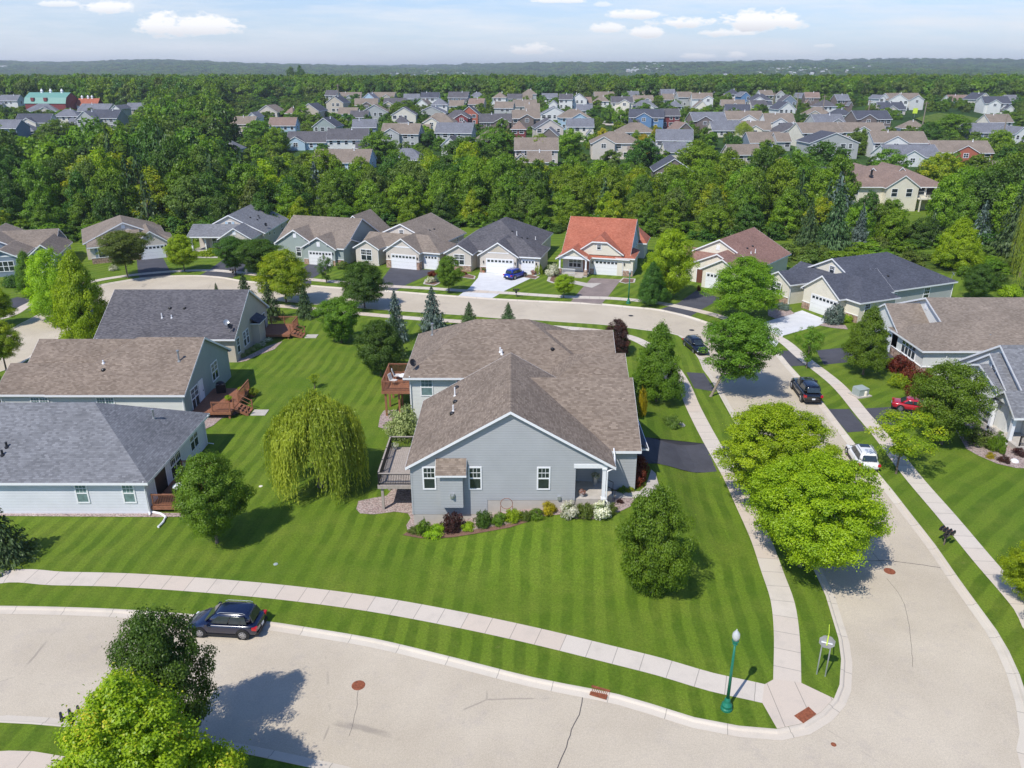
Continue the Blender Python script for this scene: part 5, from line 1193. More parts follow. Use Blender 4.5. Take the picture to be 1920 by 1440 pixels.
ptree(1925,1128,1000,90,'near_oval','lf_lime','light green tree cut by the right edge above the sidewalk',clear=.1)
pspruce(8,1050,938,100,'lf_spruce','dark spruce cut by the left edge in front of the nearest left house')
for (a,b,c,w,mt,lb) in [(508,600,526,42,'lf_spruce','dark green spruce behind the deck stairs of the taupe house'),(574,596,533,36,'lf_spruce','short brown-green spruce under the yellow-topped tree'),(744,640,543,44,'lf_bluespruce','tall blue-grey spruce left of the widest blue spruce'),(741,672,586,42,'lf_spruce','green spruce directly in front of the tall blue-grey spruce'),(812,622,537,50,'lf_bluespruce','widest blue spruce right above the twin house roof'),(880,607,566,30,'lf_spruce','small spruce peeking over the twin house roof, left one of two'),(953,607,567,30,'lf_spruce','small spruce peeking over the twin house roof, right one of two'),(462,572,513,40,'lf_spruce','dark spruce behind the right end of the charcoal gable roof'),(408,560,530,14,'lf_spruce','tip of a small spruce above the middle of the charcoal gable roof'),(1608,462,384,34,'lf_bluespruce','silvery blue spruce below the large brown hipped roof'),(1560,470,350,60,'lf_spruce','broad dark pine left of the silvery blue spruce'),(1512,462,372,40,'lf_spruce','dark spruce left of the broad dark pine'),(1895,480,330,70,'lf_spruce','tall dark spruce at the right edge of the wood')]:
    pspruce(a,b,c,w,mt,lb)
def willow(ub,vb,vt,w,mesh,label):
    x,y,z,H_,R_=pxs(ub,vb,vt,w); r=empty('willow_tree',(x,y,z),label,'willow'); inst('crown',mesh,r,(0,0,.0),(0,0,1.3),(R_*1.06,R_*1.06,H_*.95)); inst('trunk',TR['bark'][1],r,(0,0,0),(0,0,0),(.28,.28,H_*.5))
WM=willow_mesh('crown',80)
willow(602,912,722,196,WM,'weeping willow with long hanging yellow-green strands in the middle of the yard')
WM2=willow_mesh('crown',81,900)
willow(1912,520,330,60,WM2,'upper weeping willow at the right edge behind the houses'); willow(1925,556,425,70,WM2,'lower weeping willow at the right edge behind the houses'); willow(1392,262,226,40,WM2,'distant weeping willow among the houses on the far hill')
# ------------------------------------------------------------ the wooded belt and the scattered trees of the district
FRONT=[(-200,470),(0,452),(150,446),(320,441),(440,446),(560,433),(700,428),(880,426),(1040,436),(1200,441),(1290,440),(1480,450),(1560,455),(1700,458),(1920,464),(2100,470)]
def interp(L,u):
    if u<=L[0][0]: return L[0][1]
    for a,b in zip(L,L[1:]):
        if u<=b[0]: return a[1]+(b[1]-a[1])*(u-a[0])/(b[0]-a[0])
    return L[-1][1]
HT=[(-200,11),(0,11),(120,12.5),(230,16),(300,19),(380,18),(450,13.5),(540,11.5),(700,10.5),(860,13.5),(930,11),(1080,10.5),(1250,10),(1400,12),(1520,13.5),(1650,9.5),(1780,13),(1920,14)]
def topx(x,y,z=0.):
    c,s=math.cos(PITCH),math.sin(PITCH); dz=z-CAMZ; d=y*c-dz*s; return 960+F_PX*x/d, 720-F_PX*(y*s+dz*c)/d
def place_name(u):
    for lim,s in ((150,'behind the slate-blue house'),(330,'behind the cream hipped house'),(540,'behind the light grey roof'),(700,'behind the sage-green house'),(860,'behind the brown-grey roof'),(1040,'behind the charcoal roof'),(1230,'behind the red roof'),(1480,'behind the brown roof'),(1760,'behind the navy roof')):
        if u<lim: return s
    return 'near the right edge'
KIND={'lf_lime':'lime-green','lf_limeb':'lime-green','lf_mid':'mid-green','lf_dark':'dark green','lf_olive':'olive-green','lf_yellow':'yellow-green','lf_spruce':'dark','lf_bluespruce':'blue-grey'}
rb=random.Random(21); belt=0
BELT=[]
for row,(dy,hk,sp) in enumerate([(1.5,.62,6.6),(8,.78,7.),(15.5,.92,7.4),(24,1.,8.),(33,1.,8.6),(43,1.02,9.2)]):
    x=-170.
    while x<175:
        x+=sp*rb.uniform(.8,1.2); y=160.
        for _ in range(5):
            u,v=topx(x,y-dy); y=at(u,interp(FRONT,u),0)[1]+dy
        yy=y+rb.uniform(-2.5,2.5); u,v=topx(x,yy,h(x,yy))
        if u<-60 or u>1985: continue
        if any(math.hypot(x-a,(yy-b)*.8)<r+2.5 for a,b,r in HOUSE_POS): continue
        if 1600<u<1760 and (row<4): 
            if rb.random()<.5 or row>1: continue
        if u<150 and row>=2 and rb.random()<.5: continue
        Hh=interp(HT,u)*hk*rb.uniform(.85,1.13); Rr=min(4.6,max(2.6,Hh*.33*rb.uniform(.85,1.2)))
        BELT.append((x,yy,Hh,Rr,u,row))
for x,y,Hh,Rr,u,row in BELT:
    ever=(220<u<470 and rb.random()<.45) or (u>1490 and rb.random()<.3) or rb.random()<.04
    rowt=['front edge','front edge','middle','middle','back','back'][row]; G='trees of the wooded belt'
    if ever:
        mt='lf_spruce' if rb.random()<.85 else 'lf_bluespruce'
        spruce(x,y,h(x,y),Hh*1.0,Rr*.98,mt,f'{KIND[mt]} spruce at the {rowt} of the wood {place_name(u)}',far=True,group=G)
    else:
        q=rb.random(); dk=(u<480)
        mt=('lf_dark' if q<.36 else 'lf_olive' if q<.6 else 'lf_mid' if q<.86 else 'lf_yellow') if dk else ('lf_limeb' if q<.38 else 'lf_mid' if q<.7 else 'lf_dark' if q<.82 else 'lf_olive' if q<.9 else 'lf_yellow')
        lib='mid_pyr' if rb.random()<.3 and row<2 else 'mid_round'
        tree(x,y,h(x,y),Hh,Rr,lib,mt,f'{KIND[mt]} leafy tree at the {rowt} of the wood {place_name(u)}',group=G,clear=.05)
print('belt',len(BELT),time.time()-T0)
DT=[(1655,446,372,50,'lf_mid'),(1622,440,352,40,'lf_dark'),(1725,458,405,54,'lf_dark'),(1073,365,309,44,'lf_lime'),(1070,300,240,52,'lf_lime'),(930,345,240,62,'lf_mid'),(872,330,255,84,'lf_dark'),(1010,300,250,50,'lf_lime'),(708,308,245,62,'lf_mid'),(758,250,188,48,'lf_mid'),(1310,330,262,70,'lf_lime'),(1365,195,173,20,'lf_mid'),(1210,300,255,60,'lf_dark'),(1440,320,262,60,'lf_mid'),(1555,330,265,90,'lf_dark'),(1525,345,300,60,'lf_mid'),(1622,270,240,32,'lf_mid'),(1745,278,228,38,'lf_dark'),(1790,272,213,54,'lf_mid'),(1672,330,275,60,'lf_mid'),(1880,275,240,54,'lf_lime'),(1770,360,285,64,'lf_yellow'),(1840,330,288,70,'lf_mid'),(482,262,222,60,'lf_mid'),(515,275,235,44,'lf_lime'),(565,225,196,30,'lf_lime'),(1310,192,172,24,'lf_dark'),(1142,222,196,24,'lf_mid'),(1162,226,200,22,'lf_lime'),(100,272,223,52,'lf_mid'),(545,168,124,24,'lf_dark'),(562,166,122,18,'lf_dark'),(1230,300,232,12,'lf_gold'),(948,264,247,22,'lf_gold'),(1132,262,239,24,'lf_gold'),(1207,262,248,26,'lf_gold'),(1195,250,243,20,'lf_lime')]
for i,(u,vb,vt,w,mt) in enumerate(DT):
    # distance from the height a tree of this kind has there
    y,x=solve_place(u,vt,min(14,8+w*.04) if vt>150 else 22)
    if vb>400: x,y=at(u,vb)[:2]
    z=h(x,y); Hh=zat(u,vt,y)-z; Rr=w/2*y/F_PX
    kn=KIND.get(mt,'golden yellow'); pl=f'{"big" if w>50 else "small" if w<28 else "middle-sized"} {kn} tree among the houses beyond the wood, {"left" if u<640 else "centre" if u<1280 else "right"} part'
    tree(x,y,z,Hh,Rr,'mid_round',mt.replace('lf_lime','lf_limeb'),pl if vt>150 else 'tall dark tree standing above the skyline on the left',group='trees among the distant houses',clear=.05)
print('trees',NTREE,time.time()-T0)
# rest of the woods: stuff, instanced
protos=bpy.data.collections.new('tree_kinds'); PK=[]
for me in CR['far']:
    for mt in ('lf_mid','lf_dark','lf_olive','lf_limeb','lf_olive'):
        o=bpy.data.objects.new('kind_%02d'%len(PK),me); protos.objects.link(o); o.material_slots[0].link='OBJECT'; o.material_slots[0].material=M[mt]; PK.append(mt)
def instancer(name,P,coll,group=None):
    me=bpy.data.meshes.new(name); n=len(P); me.vertices.add(n); me.vertices.foreach_set('co',np.array([p[0:3] for p in P],dtype=np.float32).ravel())
    for nm,typ,i in (('scl','FLOAT_VECTOR',None),('rotz','FLOAT',6),('idx','INT',7)):
        a=me.attributes.new(nm,typ,'POINT')
        if typ=='FLOAT_VECTOR': a.data.foreach_set('vector',np.array([p[3:6] for p in P],dtype=np.float32).ravel())
        else: a.data.foreach_set('value',np.array([p[i] for p in P]))
    o=bpy.data.objects.new(name,me); COL.objects.link(o); tag(o,kind='stuff')
    ng=bpy.data.node_groups.new(name,'GeometryNodeTree'); ng.interface.new_socket('Geometry',in_out='INPUT',socket_type='NodeSocketGeometry'); ng.interface.new_socket('Geometry',in_out='OUTPUT',socket_type='NodeSocketGeometry')
    N=ng.nodes; gi=N.new('NodeGroupInput'); go=N.new('NodeGroupOutput'); ip=N.new('GeometryNodeInstanceOnPoints'); ci=N.new('GeometryNodeCollectionInfo'); ci.inputs[0].default_value=coll; ci.inputs[1].default_value=True; ci.inputs[2].default_value=True
    def na(nm,dt): q=N.new('GeometryNodeInputNamedAttribute'); q.data_type=dt; q.inputs[0].default_value=nm; return q.outputs[0]
    cx=N.new('ShaderNodeCombineXYZ'); ng.links.new(na('rotz','FLOAT'),cx.inputs[2])
    ng.links.new(gi.outputs[0],ip.inputs['Points']); ng.links.new(ci.outputs[0],ip.inputs['Instance']); ip.inputs['Pick Instance'].default_value=True
    ng.links.new(na('idx','INT'),ip.inputs['Instance Index']); ng.links.new(cx.outputs[0],ip.inputs['Rotation']); ng.links.new(na('scl','FLOAT_VECTOR'),ip.inputs['Scale']); ng.links.new(ip.outputs[0],go.inputs[0])
    md=o.modifiers.new('scatter','NODES'); md.node_group=ng; return o
rw=random.Random(33); P=[]
def addp(x,y,Hh,Rr,pal=None):
    q=rw.random(); mi=(0 if q<.4 else 1 if q<.66 else 2 if q<.8 else 3 if q<.94 else 4) if pal is None else rw.choice(pal)
    P.append((x,y,h(x,y)-.5,Rr,Rr,Hh/2.05,rw.random()*6.28,rw.randrange(5)*5+mi))
HP=np.array(HOUSE_POS)
def clear_of(x,y,m):
    d=np.hypot(HP[:,0]-x,(HP[:,1]-y)*.9)-HP[:,2]; return d.min()>m
# behind the belt and between the houses
y=206.
while y<640:
    x=-.74*y
    while x<.74*y:
        x+=rw.uniform(6,11); xx=x; yy=y+rw.uniform(-4,4); u,v=topx(xx,yy,h(xx,yy))
        if u<150 and yy<262 and rw.random()<.55: continue
        district=(u>425 and yy<560) or (u<290 and 250<yy<480)
        if district and u>300 and rw.random()<(.40 if yy>300 else .62): continue
        if not clear_of(xx,yy,1.0): continue
        # keep the fronts of houses partly open
        if yy>225 and not clear_of(xx,yy+7,-1) and rw.random()<.9: continue
        if 1680<u<1860 and 212<v<250: continue
        if 1125<u<1175 and 200<v<240: continue
        if district: Hh=rw.uniform(3.6,6.8); Rr=rw.uniform(2.,3.5)
        else: Hh=rw.uniform(11,17) if yy<560 else rw.uniform(11,15); Rr=rw.uniform(4,6)
        addp(xx,yy,Hh,Rr)
    y+=rw.uniform(7,9.5) if y<640 else 12
y=600.
while y<1700:
    x=-.72*y
    while x<.72*y:
        x+=rw.uniform(9,14)*(1+max(0,y-900)/900); yy=y+rw.uniform(-6,6); u,v=topx(x,yy,h(x,yy)+10)
        if not clear_of(x,yy,2): continue
        if 1000<u<1075 and 900>yy>640 : continue
        if 1690<u<1860 and yy<700 : continue
        addp(x,yy,rw.uniform(11,17),rw.uniform(5,7.5)*(1+max(0,y-900)/1500))
    y+=11*(1+max(0,y-800)/500)
# hedge-like undergrowth at the foot of the belt
for x,yb,Hh,Rr,u,row in BELT:
    if row in (0,1):
        for k in range(2): addp(x+rw.uniform(-4,4),yb-2.2+rw.uniform(-1.5,1.5),rw.uniform(2,3.6),rw.uniform(1.6,2.6),[0,1,2])
for i in range(38):
    u=rw.uniform(1470,1990); v=rw.uniform(474,500)+max(0,(u-1750))*.12; x,y_,z=at(u,v); addp(x,y_,rw.uniform(1.2,3.2),rw.uniform(1.2,2.4),[0,2,3,4])
for i in range(60):
    u=rw.uniform(-20,440); v=interp(FRONT,u)+rw.uniform(-4,7); x,y_,z=at(u,v); addp(x,y_,rw.uniform(2.2,4.5),rw.uniform(2,3.4),[0,1])
instancer('wood',P,protos); print('wood instances',len(P),time.time()-T0)
P=[]
y=1650.
while y<8500:
    x=-.76*y
    while x<.76*y:
        x+=rw.uniform(16,30)*(y/2200); yy=y+rw.uniform(-20,20)
        k=min(1,max(0,(yy-1500)/2500))
        if rw.random()<.12: continue
        z=hterr(yy); s=rw.uniform(.8,1.25)
        q=rw.random(); P.append((x,yy,z-3,(13+y/260)*s,(13+y/260)*s,(8+y/900)*s,rw.random()*6.28,rw.randrange(5)*5+(0 if q<.35 else 1 if q<.85 else 2)))
    y*=1.016
# heights must follow the rolling terrain: sample it
ter=bpy.data.objects['terrain'].data; ys_=list(np.linspace(205,700,46))+list(np.geomspace(730,14000,60)); TV=np.empty(len(ter.vertices)*3,dtype=np.float32); ter.vertices.foreach_get('co',TV); TV=TV.reshape(-1,3)
rowsz=[]
# vertices are written face by face; rebuild the row grid
zg={}
for a in TV: zg.setdefault(round(float(a[1]),1),{})[round(float(a[0]),1)]=float(a[2])
yk=sorted(zg); 
def tz(x,y):
    j=int(np.searchsorted(yk,y)); j=min(max(j,1),len(yk)-1); out=[]
    for q in (yk[j-1],yk[j]):
        r=zg[q]; W=max(500,q*1.15); i=int(round((x+W)/(2*W/60))); i=min(max(i,0),60); xs=sorted(r); out.append(r[xs[min(i,len(xs)-1)]])
    t=(y-yk[j-1])/(yk[j]-yk[j-1]); return out[0]*(1-t)+out[1]*t
P=[(p[0],p[1],tz(p[0],p[1])-6,*p[3:]) for p in P]
instancer('distant_wood',P,protos); print('distant',len(P),time.time()-T0)
# far town: thousands of roofs that read as one mass
mb=MB(); rt=random.Random(4)
for i in range(520):
    c=rt.choice(((880,0,70,3300),(820,0,50,3500),(1420,0,75,3100),(1470,0,60,3300),(1180,0,25,3800),(60,0,50,3000),(140,0,12,4200)))
    u=c[0]+rt.gauss(0,c[2]*.6); y=c[3]+rt.uniform(-250,600); x=(u-960)/F_PX*y*1.0/math.cos(PITCH)*math.cos(PITCH)*1.08; z=tz(x,y)+6
    w=rt.uniform(9,17); hh=rt.uniform(6,9); m_=rt.randrange(3)
    mb.box(x-w/2,x+w/2,y,y+9,z-8,z+hh,m_); mb.face([(x-w/2,y-.5,z+hh),(x+w/2,y-.5,z+hh),(x+w/2,y+4.5,z+hh+3.5),(x-w/2,y+4.5,z+hh+3.5)],3)
tag(mb.build('distant_town',[M['white'],M['siding_beige'],M['siding_grey'],M['siding_grey']]),kind='stuff')
# ------------------------------------------------------------ decks, vehicles, furniture and planting
def deck(name,loc,label,x0,x1,y0,y1,z,mat,mb_rail,sides,stairs=None,posts=(),thick=.28,balm=None):
    t=empty(name,loc,label,'deck')
    m=MB(); n=max(3,int((x1-x0)/.14)); 
    for i in range(n): a=x0+(x1-x0)*i/n; m.box(a+.006,x0+(x1-x0)*(i+1)/n-.006,y0,y1,z-.04,z)
    m.build('deck_floor',M[mat],t)
    m=MB(); m.box(x0-.04,x1+.04,y0-.04,y0-.001,z-thick,z-.01); m.box(x0-.04,x0-.001,y0,y1,z-thick,z-.012); m.box(x1+.001,x1+.04,y0,y1,z-thick,z-.012); m.box(x0,x1,y1+.001,y1+.04,z-thick,z-.01); m.build('rim_board',M[mat],t)
    for (a,b) in sides:
        m=MB(); railing(m,a,b,z); m.build('railing',[M[mat],M[balm or mat]],t)
    for (x,y) in posts:
        m=MB(); m.box(x-.09,x+.09,y-.09,y+.09,-.2,z-thick+.02); m.build('post',M[mat],t)
    if stairs:
        (sx0,sx1,sy0,sy1,dr,n)=stairs; m=MB()
        for i in range(n):
            zz=z*(n-i-.3)/(n+.0)-.02; k0=i/n;k1=(i+1)/n
            if dr=='x': m.box(sx0+(sx1-sx0)*k0,sx0+(sx1-sx0)*k1+.03,sy0,sy1,zz-.06,zz)
            else: m.box(sx0,sx1,sy0+(sy1-sy0)*k0,sy0+(sy1-sy0)*k1+.03,zz-.06,zz)
        m.bar((sx0,sy0,z-.1),(sx1,sy0,.05),.05,.24); m.bar((sx0,sy1,z-.1),(sx1,sy1,.05),.05,.24); m.build('stairs',M[mat],t)
        for yy in (sy0,sy1):
            m=MB(); m.bar((sx0,yy,z+.9),(sx1,yy,.95),.08,.05); m.bar((sx0,yy,z+.45),(sx1,yy,.5),.05,.04); m.box(sx1-.05,sx1+.05,yy-.05,yy+.05,0,1.05); m.box(sx0-.05,sx0+.05,yy-.05,yy+.05,z-.1,z+1.05); m.build('stair_railing',M[mat],t)
    return t
deck('deck',(0,0,0),'weathered grey deck with black balusters on the left of the grey-blue house',-9.75,-7.1,49.5,55.7,2.15,'wood_grey',None,[((-9.7,49.55),(-7.15,49.55)),((-9.7,49.6),(-9.7,55.65)),((-9.65,55.65),(-7.15,55.65))],posts=[(-9.5,49.7),(-9.5,52.6),(-9.5,55.4)],balm='black')
deck('deck',(0,0,0),'raised redwood deck on tall posts at the left of the white-walled house',-12.1,-9.32,66.4,71.2,2.6,'wood_red',None,[((-12.05,66.45),(-9.4,66.45)),((-12.05,66.5),(-12.05,71.15)),((-12.,71.15),(-10.2,71.15))],posts=[(-11.8,66.6),(-11.8,68.8),(-11.8,71),(-10.6,68.8),(-10.6,66.9)])
deck('deck',(0,0,0),'low orange-red deck on the right side of the nearest left house',-26.4,-23.7,49.25,54.6,.55,'wood_red',None,[((-26.3,49.3),(-23.75,49.3)),((-23.75,49.35),(-23.75,54.5)),((-26.2,54.55),(-23.8,54.55))],posts=[(-23.9,49.5)])
deck('deck',(0,0,0),'redwood deck with stairs and flower pots on the right of the middle left house',-29.8,-26.2,65.8,71.6,.75,'wood_red',None,[((-27.9,65.85),(-26.25,65.85)),((-26.25,68.6),(-26.25,71.5))],stairs=(-26.15,-24.9,66.6,68.,'x',4),posts=[(-26.4,66),(-26.4,71.3)])
deck('deck',(0,0,0),'small redwood deck with stairs beside the farthest of the left houses',-30.6,-27.0,89.2,93.6,.6,'wood_red',None,[((-30.4,93.55),(-27.1,93.55)),((-27.05,91.2),(-27.05,93.5))],stairs=(-26.95,-25.6,89.6,91.,'x',4),posts=[(-27.2,89.4),(-27.2,93.4)])
for (x,y,lb) in ((-24.6,67.2,'pale stone step pad at the foot of the stairs of the middle left deck'),(-25.2,90.2,'pale stone step pad at the foot of the farthest left deck stairs')):
    m=MB(); m.box(x-.1,x+1.3,y-.6,y+.7,-.05,.06); tag(m.build('step_pad',M['concrete']),lb,'step')
def chair(x,y,z,rz,mat,label,group=None):
    t=empty('patio_chair',(x,y,z),label,'chair',rz,group); m=MB(); m.box(-.28,.28,-.28,.28,.38,.46); m.build('seat',M[mat],t)
    m=MB(); m.hexa([(-.28,.24,.44),(.28,.24,.44),(.28,.30,.44),(-.28,.30,.44),(-.28,.42,1.05),(.28,.42,1.05),(.28,.48,1.05),(-.28,.48,1.05)]); m.build('backrest',M[mat],t)
    for a in (-.26,.26):
        for b in (-.25,.25): m=MB(); m.box(a-.02,a+.02,b-.02,b+.02,0,.38); m.build('leg',M['darkmetal'],t)
    return t
chair(-11.2,68.0,2.6,1.2,'pot','cream lounge chair on the tall redwood deck, nearest the railing'); chair(-11.1,69.4,2.6,1.7,'pot','cream lounge chair on the tall redwood deck, farther from the camera'); chair(-10.2,70.3,2.6,-2.4,'wood_red','wooden chair in the back corner of the tall redwood deck')
def table(x,y,z,r,mat,label):
    t=empty('patio_table',(x,y,z),label,'table'); m=MB(); m.lathe([(r,.68),(r,.73)],(0,0,0),18); m.build('table_top',M[mat],t); m=MB(); m.lathe([(.2,0),(.04,.05),(.04,.68)],(0,0,0),10); m.build('pedestal',M['darkmetal'],t)
table(-10.3,68.6,2.6,.5,'white','round white table on the tall redwood deck'); table(-24.9,51.0,.55,.55,'white','round white table on the low deck of the nearest left house')
def grill(x,y,z,label):
    t=empty('grill',(x,y,z),label,'grill',.3); m=MB(); m.box(-.45,.45,-.3,.3,0,.8); m.lathe([(.44,.8),(.4,1.0),(.2,1.12)],(0,0,0),12); m.build('cover',M['black'],t); m=MB(); m.bar((-.4,-.36,.95),(.4,-.36,.95),.03); m.build('handle',M['galv'],t)
grill(-28.7,70.6,.75,'dark covered grill at the back of the middle left deck')
def pot(x,y,z,r,hh,mat,fl,label,pm='pot'):
    t=empty('flower_pot',(x,y,z),label,'flower pot'); m=MB(); m.lathe([(r*.6,0),(r*.95,hh),(r*.8,hh)],(0,0,0),12); m.build('pot',M[pm],t); put_mesh('flowers',CR['bush'][0],M[fl],t,(0,0,hh*.85),(0,0,1),(r*1.35,r*1.35,r*1.4))
pot(4.95,47.95,2.1,.2,.32,'pot','lf_pink','pale pot with pink flowers on the front porch'); pot(6.05,49.6,2.1,.24,.75,'pot','lf_white','tall grey planter at the back of the front porch','galv')
pot(-26.6,70.2,.75,.28,.35,'pot','lf_yellow','pot with yellow-green plant by the deck railing of the middle left house','terracotta'); pot(-27.2,68.2,.75,.26,.3,'pot','lf_lime','pot with lime plant in the middle of the deck of the middle left house','terracotta'); pot(-25.9,71.3,.0,.4,.3,'pot','lf_yellow','big pot with yellow leaves behind the deck stairs','terracotta')
pot(-9.35,55.3,2.15,.22,.3,'pot','lf_white','pot with white flowers at the far corner of the grey deck')
x,y,z=at(1000,515); pot(x,y,z,.35,.3,'pot','lf_pink','pot of pink flowers at the right end of the white driveway','terracotta'); x,y,z=at(907,511); pot(x,y,z,.3,.45,'pot','lf_olive','terracotta planter beside the wide garage door of the charcoal-roofed house','terracotta')
# --- vehicles
def smooth_loft(rings,caps=True,mi=0):
    m=MB(); n=len(rings[0]); 
    for r in rings: m.v+= [tuple(p) for p in r]
    for j in range(len(rings)-1):
        for i in range(n): m.f.append((j*n+i,j*n+(i+1)%n,(j+1)*n+(i+1)%n,(j+1)*n+i)); m.m.append(mi); m.uv.append([(0,0)]*4)
    if caps:
        m.f.append(tuple(range(n))[::-1]); m.m.append(mi); m.uv.append([(0,0)]*n); e=(len(rings)-1)*n; m.f.append(tuple(e+i for i in range(n))); m.m.append(mi); m.uv.append([(0,0)]*n)
    return m
def subd(o,l=2):
    md=o.modifiers.new('subd','SUBSURF'); md.levels=l; md.render_levels=l
    for p in o.data.polygons: p.use_smooth=True
CARS={'suv':dict(L=4.6,W=1.86,Hb=.98,Ht=1.66,hood=.62,cab=(-2.05,1.1),roof=(-1.75,.25),wr=.35,wb=2.7),
 'wagon':dict(L=4.75,W=1.82,Hb=.92,Ht=1.48,hood=.70,cab=(-2.1,1.15),roof=(-1.55,.2),wr=.33,wb=2.7),
 'coupe':dict(L=4.3,W=1.75,Hb=.86,Ht=1.32,hood=.70,cab=(-1.5,1.0),roof=(-.75,.15),wr=.32,wb=2.5),
 'pickup':dict(L=5.7,W=1.98,Hb=1.22,Ht=1.92,hood=.72,cab=(-2.6,1.35),roof=(-2.35,.55),wr=.41,wb=3.65)}
def car(px_or_xy,heading,kind,pm,label,z=None,rack=False,xy=None,cat='car',sunroof=False):
    c=CARS[kind]; L,W,Hb,Ht=c['L'],c['W'],c['Hb'],c['Ht']; hw=W/2
    x,y=xy; t=empty('parked_car' if kind!='pickup' else 'pickup_truck',(x,y,z),label,cat,heading); t.scale=(.94,.95,.95)
    g=.24 if kind!='pickup' else .36; hl=L/2; nose=Hb*c['hood']; 
    if kind=='pickup': nose=Hb*.80
    hood=Hb*(.94 if kind!='pickup' else .99)
    ST=[(-hl,.74,g+.18,Hb*.72),(-hl+.07,.90,g+.02,Hb*.92),(-hl+.35,.975,g,Hb*.995),(-hl+1.1,1,g-.02,Hb),(-.3,1.,g-.02,Hb*.985),(c['cab'][1]-.25,1.,g-.02,Hb*.985),(c['cab'][1]+.1,.99,g,hood),(hl-.75,.965,g,(hood+nose)/2+.05),(hl-.22,.90,g+.02,nose),(hl-.03,.72,g+.14,nose*.80)]
    rings=[]
    for (sx,k,zb,zt) in ST:
        w=hw*k; zm=zb+(zt-zb)*.52
        rings.append([(sx,-w*.80,zb),(sx,-w*.97,zb+.10),(sx,-w,zm),(sx,-w*.965,zt-.07),(sx,-w*.82,zt),(sx,0,zt+.035),(sx,w*.82,zt),(sx,w*.965,zt-.07),(sx,w,zm),(sx,w*.97,zb+.10),(sx,w*.80,zb),(sx,0,zb-.02)])
    o=smooth_loft(rings).build('body',pm,t,smooth=True); subd(o,2)
    # cabin
    c0,c1=c['cab']; r0,r1=c['roof']; zb=Hb-.06; wb_=hw*.90; wt=hw*.70
    def ring(k):  # 0 base .. 1 roof
        a=c0+(r0-c0)*k; b=c1+(r1-c1)*k; w=wb_+(wt-wb_)*k; zz=zb+(Ht-.05-zb)*k
        return [(a,-w*.80,zz),(a+.10,-w,zz),((a+b)/2,-w*1.02,zz),(b-.20,-w,zz),(b,-w*.76,zz),(b+.03,0,zz),(b,w*.76,zz),(b-.20,w,zz),((a+b)/2,w*1.02,zz),(a+.10,w,zz),(a,w*.80,zz),(a-.03,0,zz)]
    rr=[ring(0),ring(.5),ring(.93)]; top=ring(1.); cx=(r0+r1)/2; top=[(cx+(p[0]-cx)*.93,p[1]*.9,p[2]) for p in top]; top2=[(cx+(p[0]-cx)*.5,p[1]*.5,p[2]+.05) for p in ring(1.)]
    m=smooth_loft(rr+[top,top2]); o=m.build('cabin',pm,t,smooth=True); subd(o,1)
    # glass panels on the cabin faces
    def lerp(a,b,k): return tuple(a[i]+(b[i]-a[i])*k for i in range(3))
    R0,R1=ring(0),ring(.94)
    def panel(i0,i1,n,k0=.16,k1=.90,a=.04,b=.96,off=.03):
        p=[lerp(lerp(R0[i0],R0[i1],a),lerp(R1[i0],R1[i1],a),k0),lerp(lerp(R0[i0],R0[i1],b),lerp(R1[i0],R1[i1],b),k0),lerp(lerp(R0[i0],R0[i1],b),lerp(R1[i0],R1[i1],b),k1),lerp(lerp(R0[i0],R0[i1],a),lerp(R1[i0],R1[i1],a),k1)]
        nn=(Vector(p[1])-Vector(p[0])).cross(Vector(p[3])-Vector(p[0])).normalized(); ctr=Vector(((c0+c1)/2,0,1)); 
        if (Vector(p[0])-ctr).dot(nn)<0: nn=-nn; p=p[::-1]
        q=MB(); q.face([tuple(Vector(v)+nn*off) for v in p]); q.face([tuple(Vector(v)-nn*.01) for v in p][::-1])
        for i in range(4): j=(i+1)%4; q.face([tuple(Vector(p[i])-nn*.01),tuple(Vector(p[j])-nn*.01),tuple(Vector(p[j])+nn*off),tuple(Vector(p[i])+nn*off)])
        q.build(n,M['glass'],t)
    panel(4,6,'windscreen',.12,.92,.02,.98,.045); panel(10,0,'rear_window',.2,.88,.02,.98,.045)
    for i0,i1 in ((1,2),(7,8)) : panel(i0,i1,'side_window',.2,.88,.14,.97,.03)
    for i0,i1 in ((2,3),(8,9)): panel(i0,i1,'side_window',.2,.88,.03,.86,.03)
    # wheels
    for sx in (-c['wb']/2-.05,c['wb']/2-.05):
        for sy in (-1,1):
            r=c['wr']; w=MB(); w.lathe([(r*.62,-.11),(r*.93,-.115),(r,-.07),(r,.07),(r*.93,.115),(r*.62,.11)],(0,0,0),22,axis='y'); wo=w.build('wheel',M['tyre'],t,smooth=False,loc=(sx,sy*(hw-.10),r))
            q=MB(); q.lathe([(r*.64,sy*.09),(r*.66,sy*.118),(r*.5,sy*.105),(r*.12,sy*.125)],(0,0,0),20,axis='y')
            for k in range(7): a=k*2*math.pi/7; q.bar((0,sy*.122,0),(math.cos(a)*r*.6,sy*.122,math.sin(a)*r*.6),.05,.02,up=(0,1,0))
            q.build('rim',M['rim'],wo)
            q=MB(); q.lathe([(r*1.02,-.02),(r*1.2,-.02),(r*1.2,.02),(r*1.02,.02)],(sx,sy*(hw-.012),r*1.02),24,axis='y',cap=False); q.build('wheel_arch',M['black'],t)
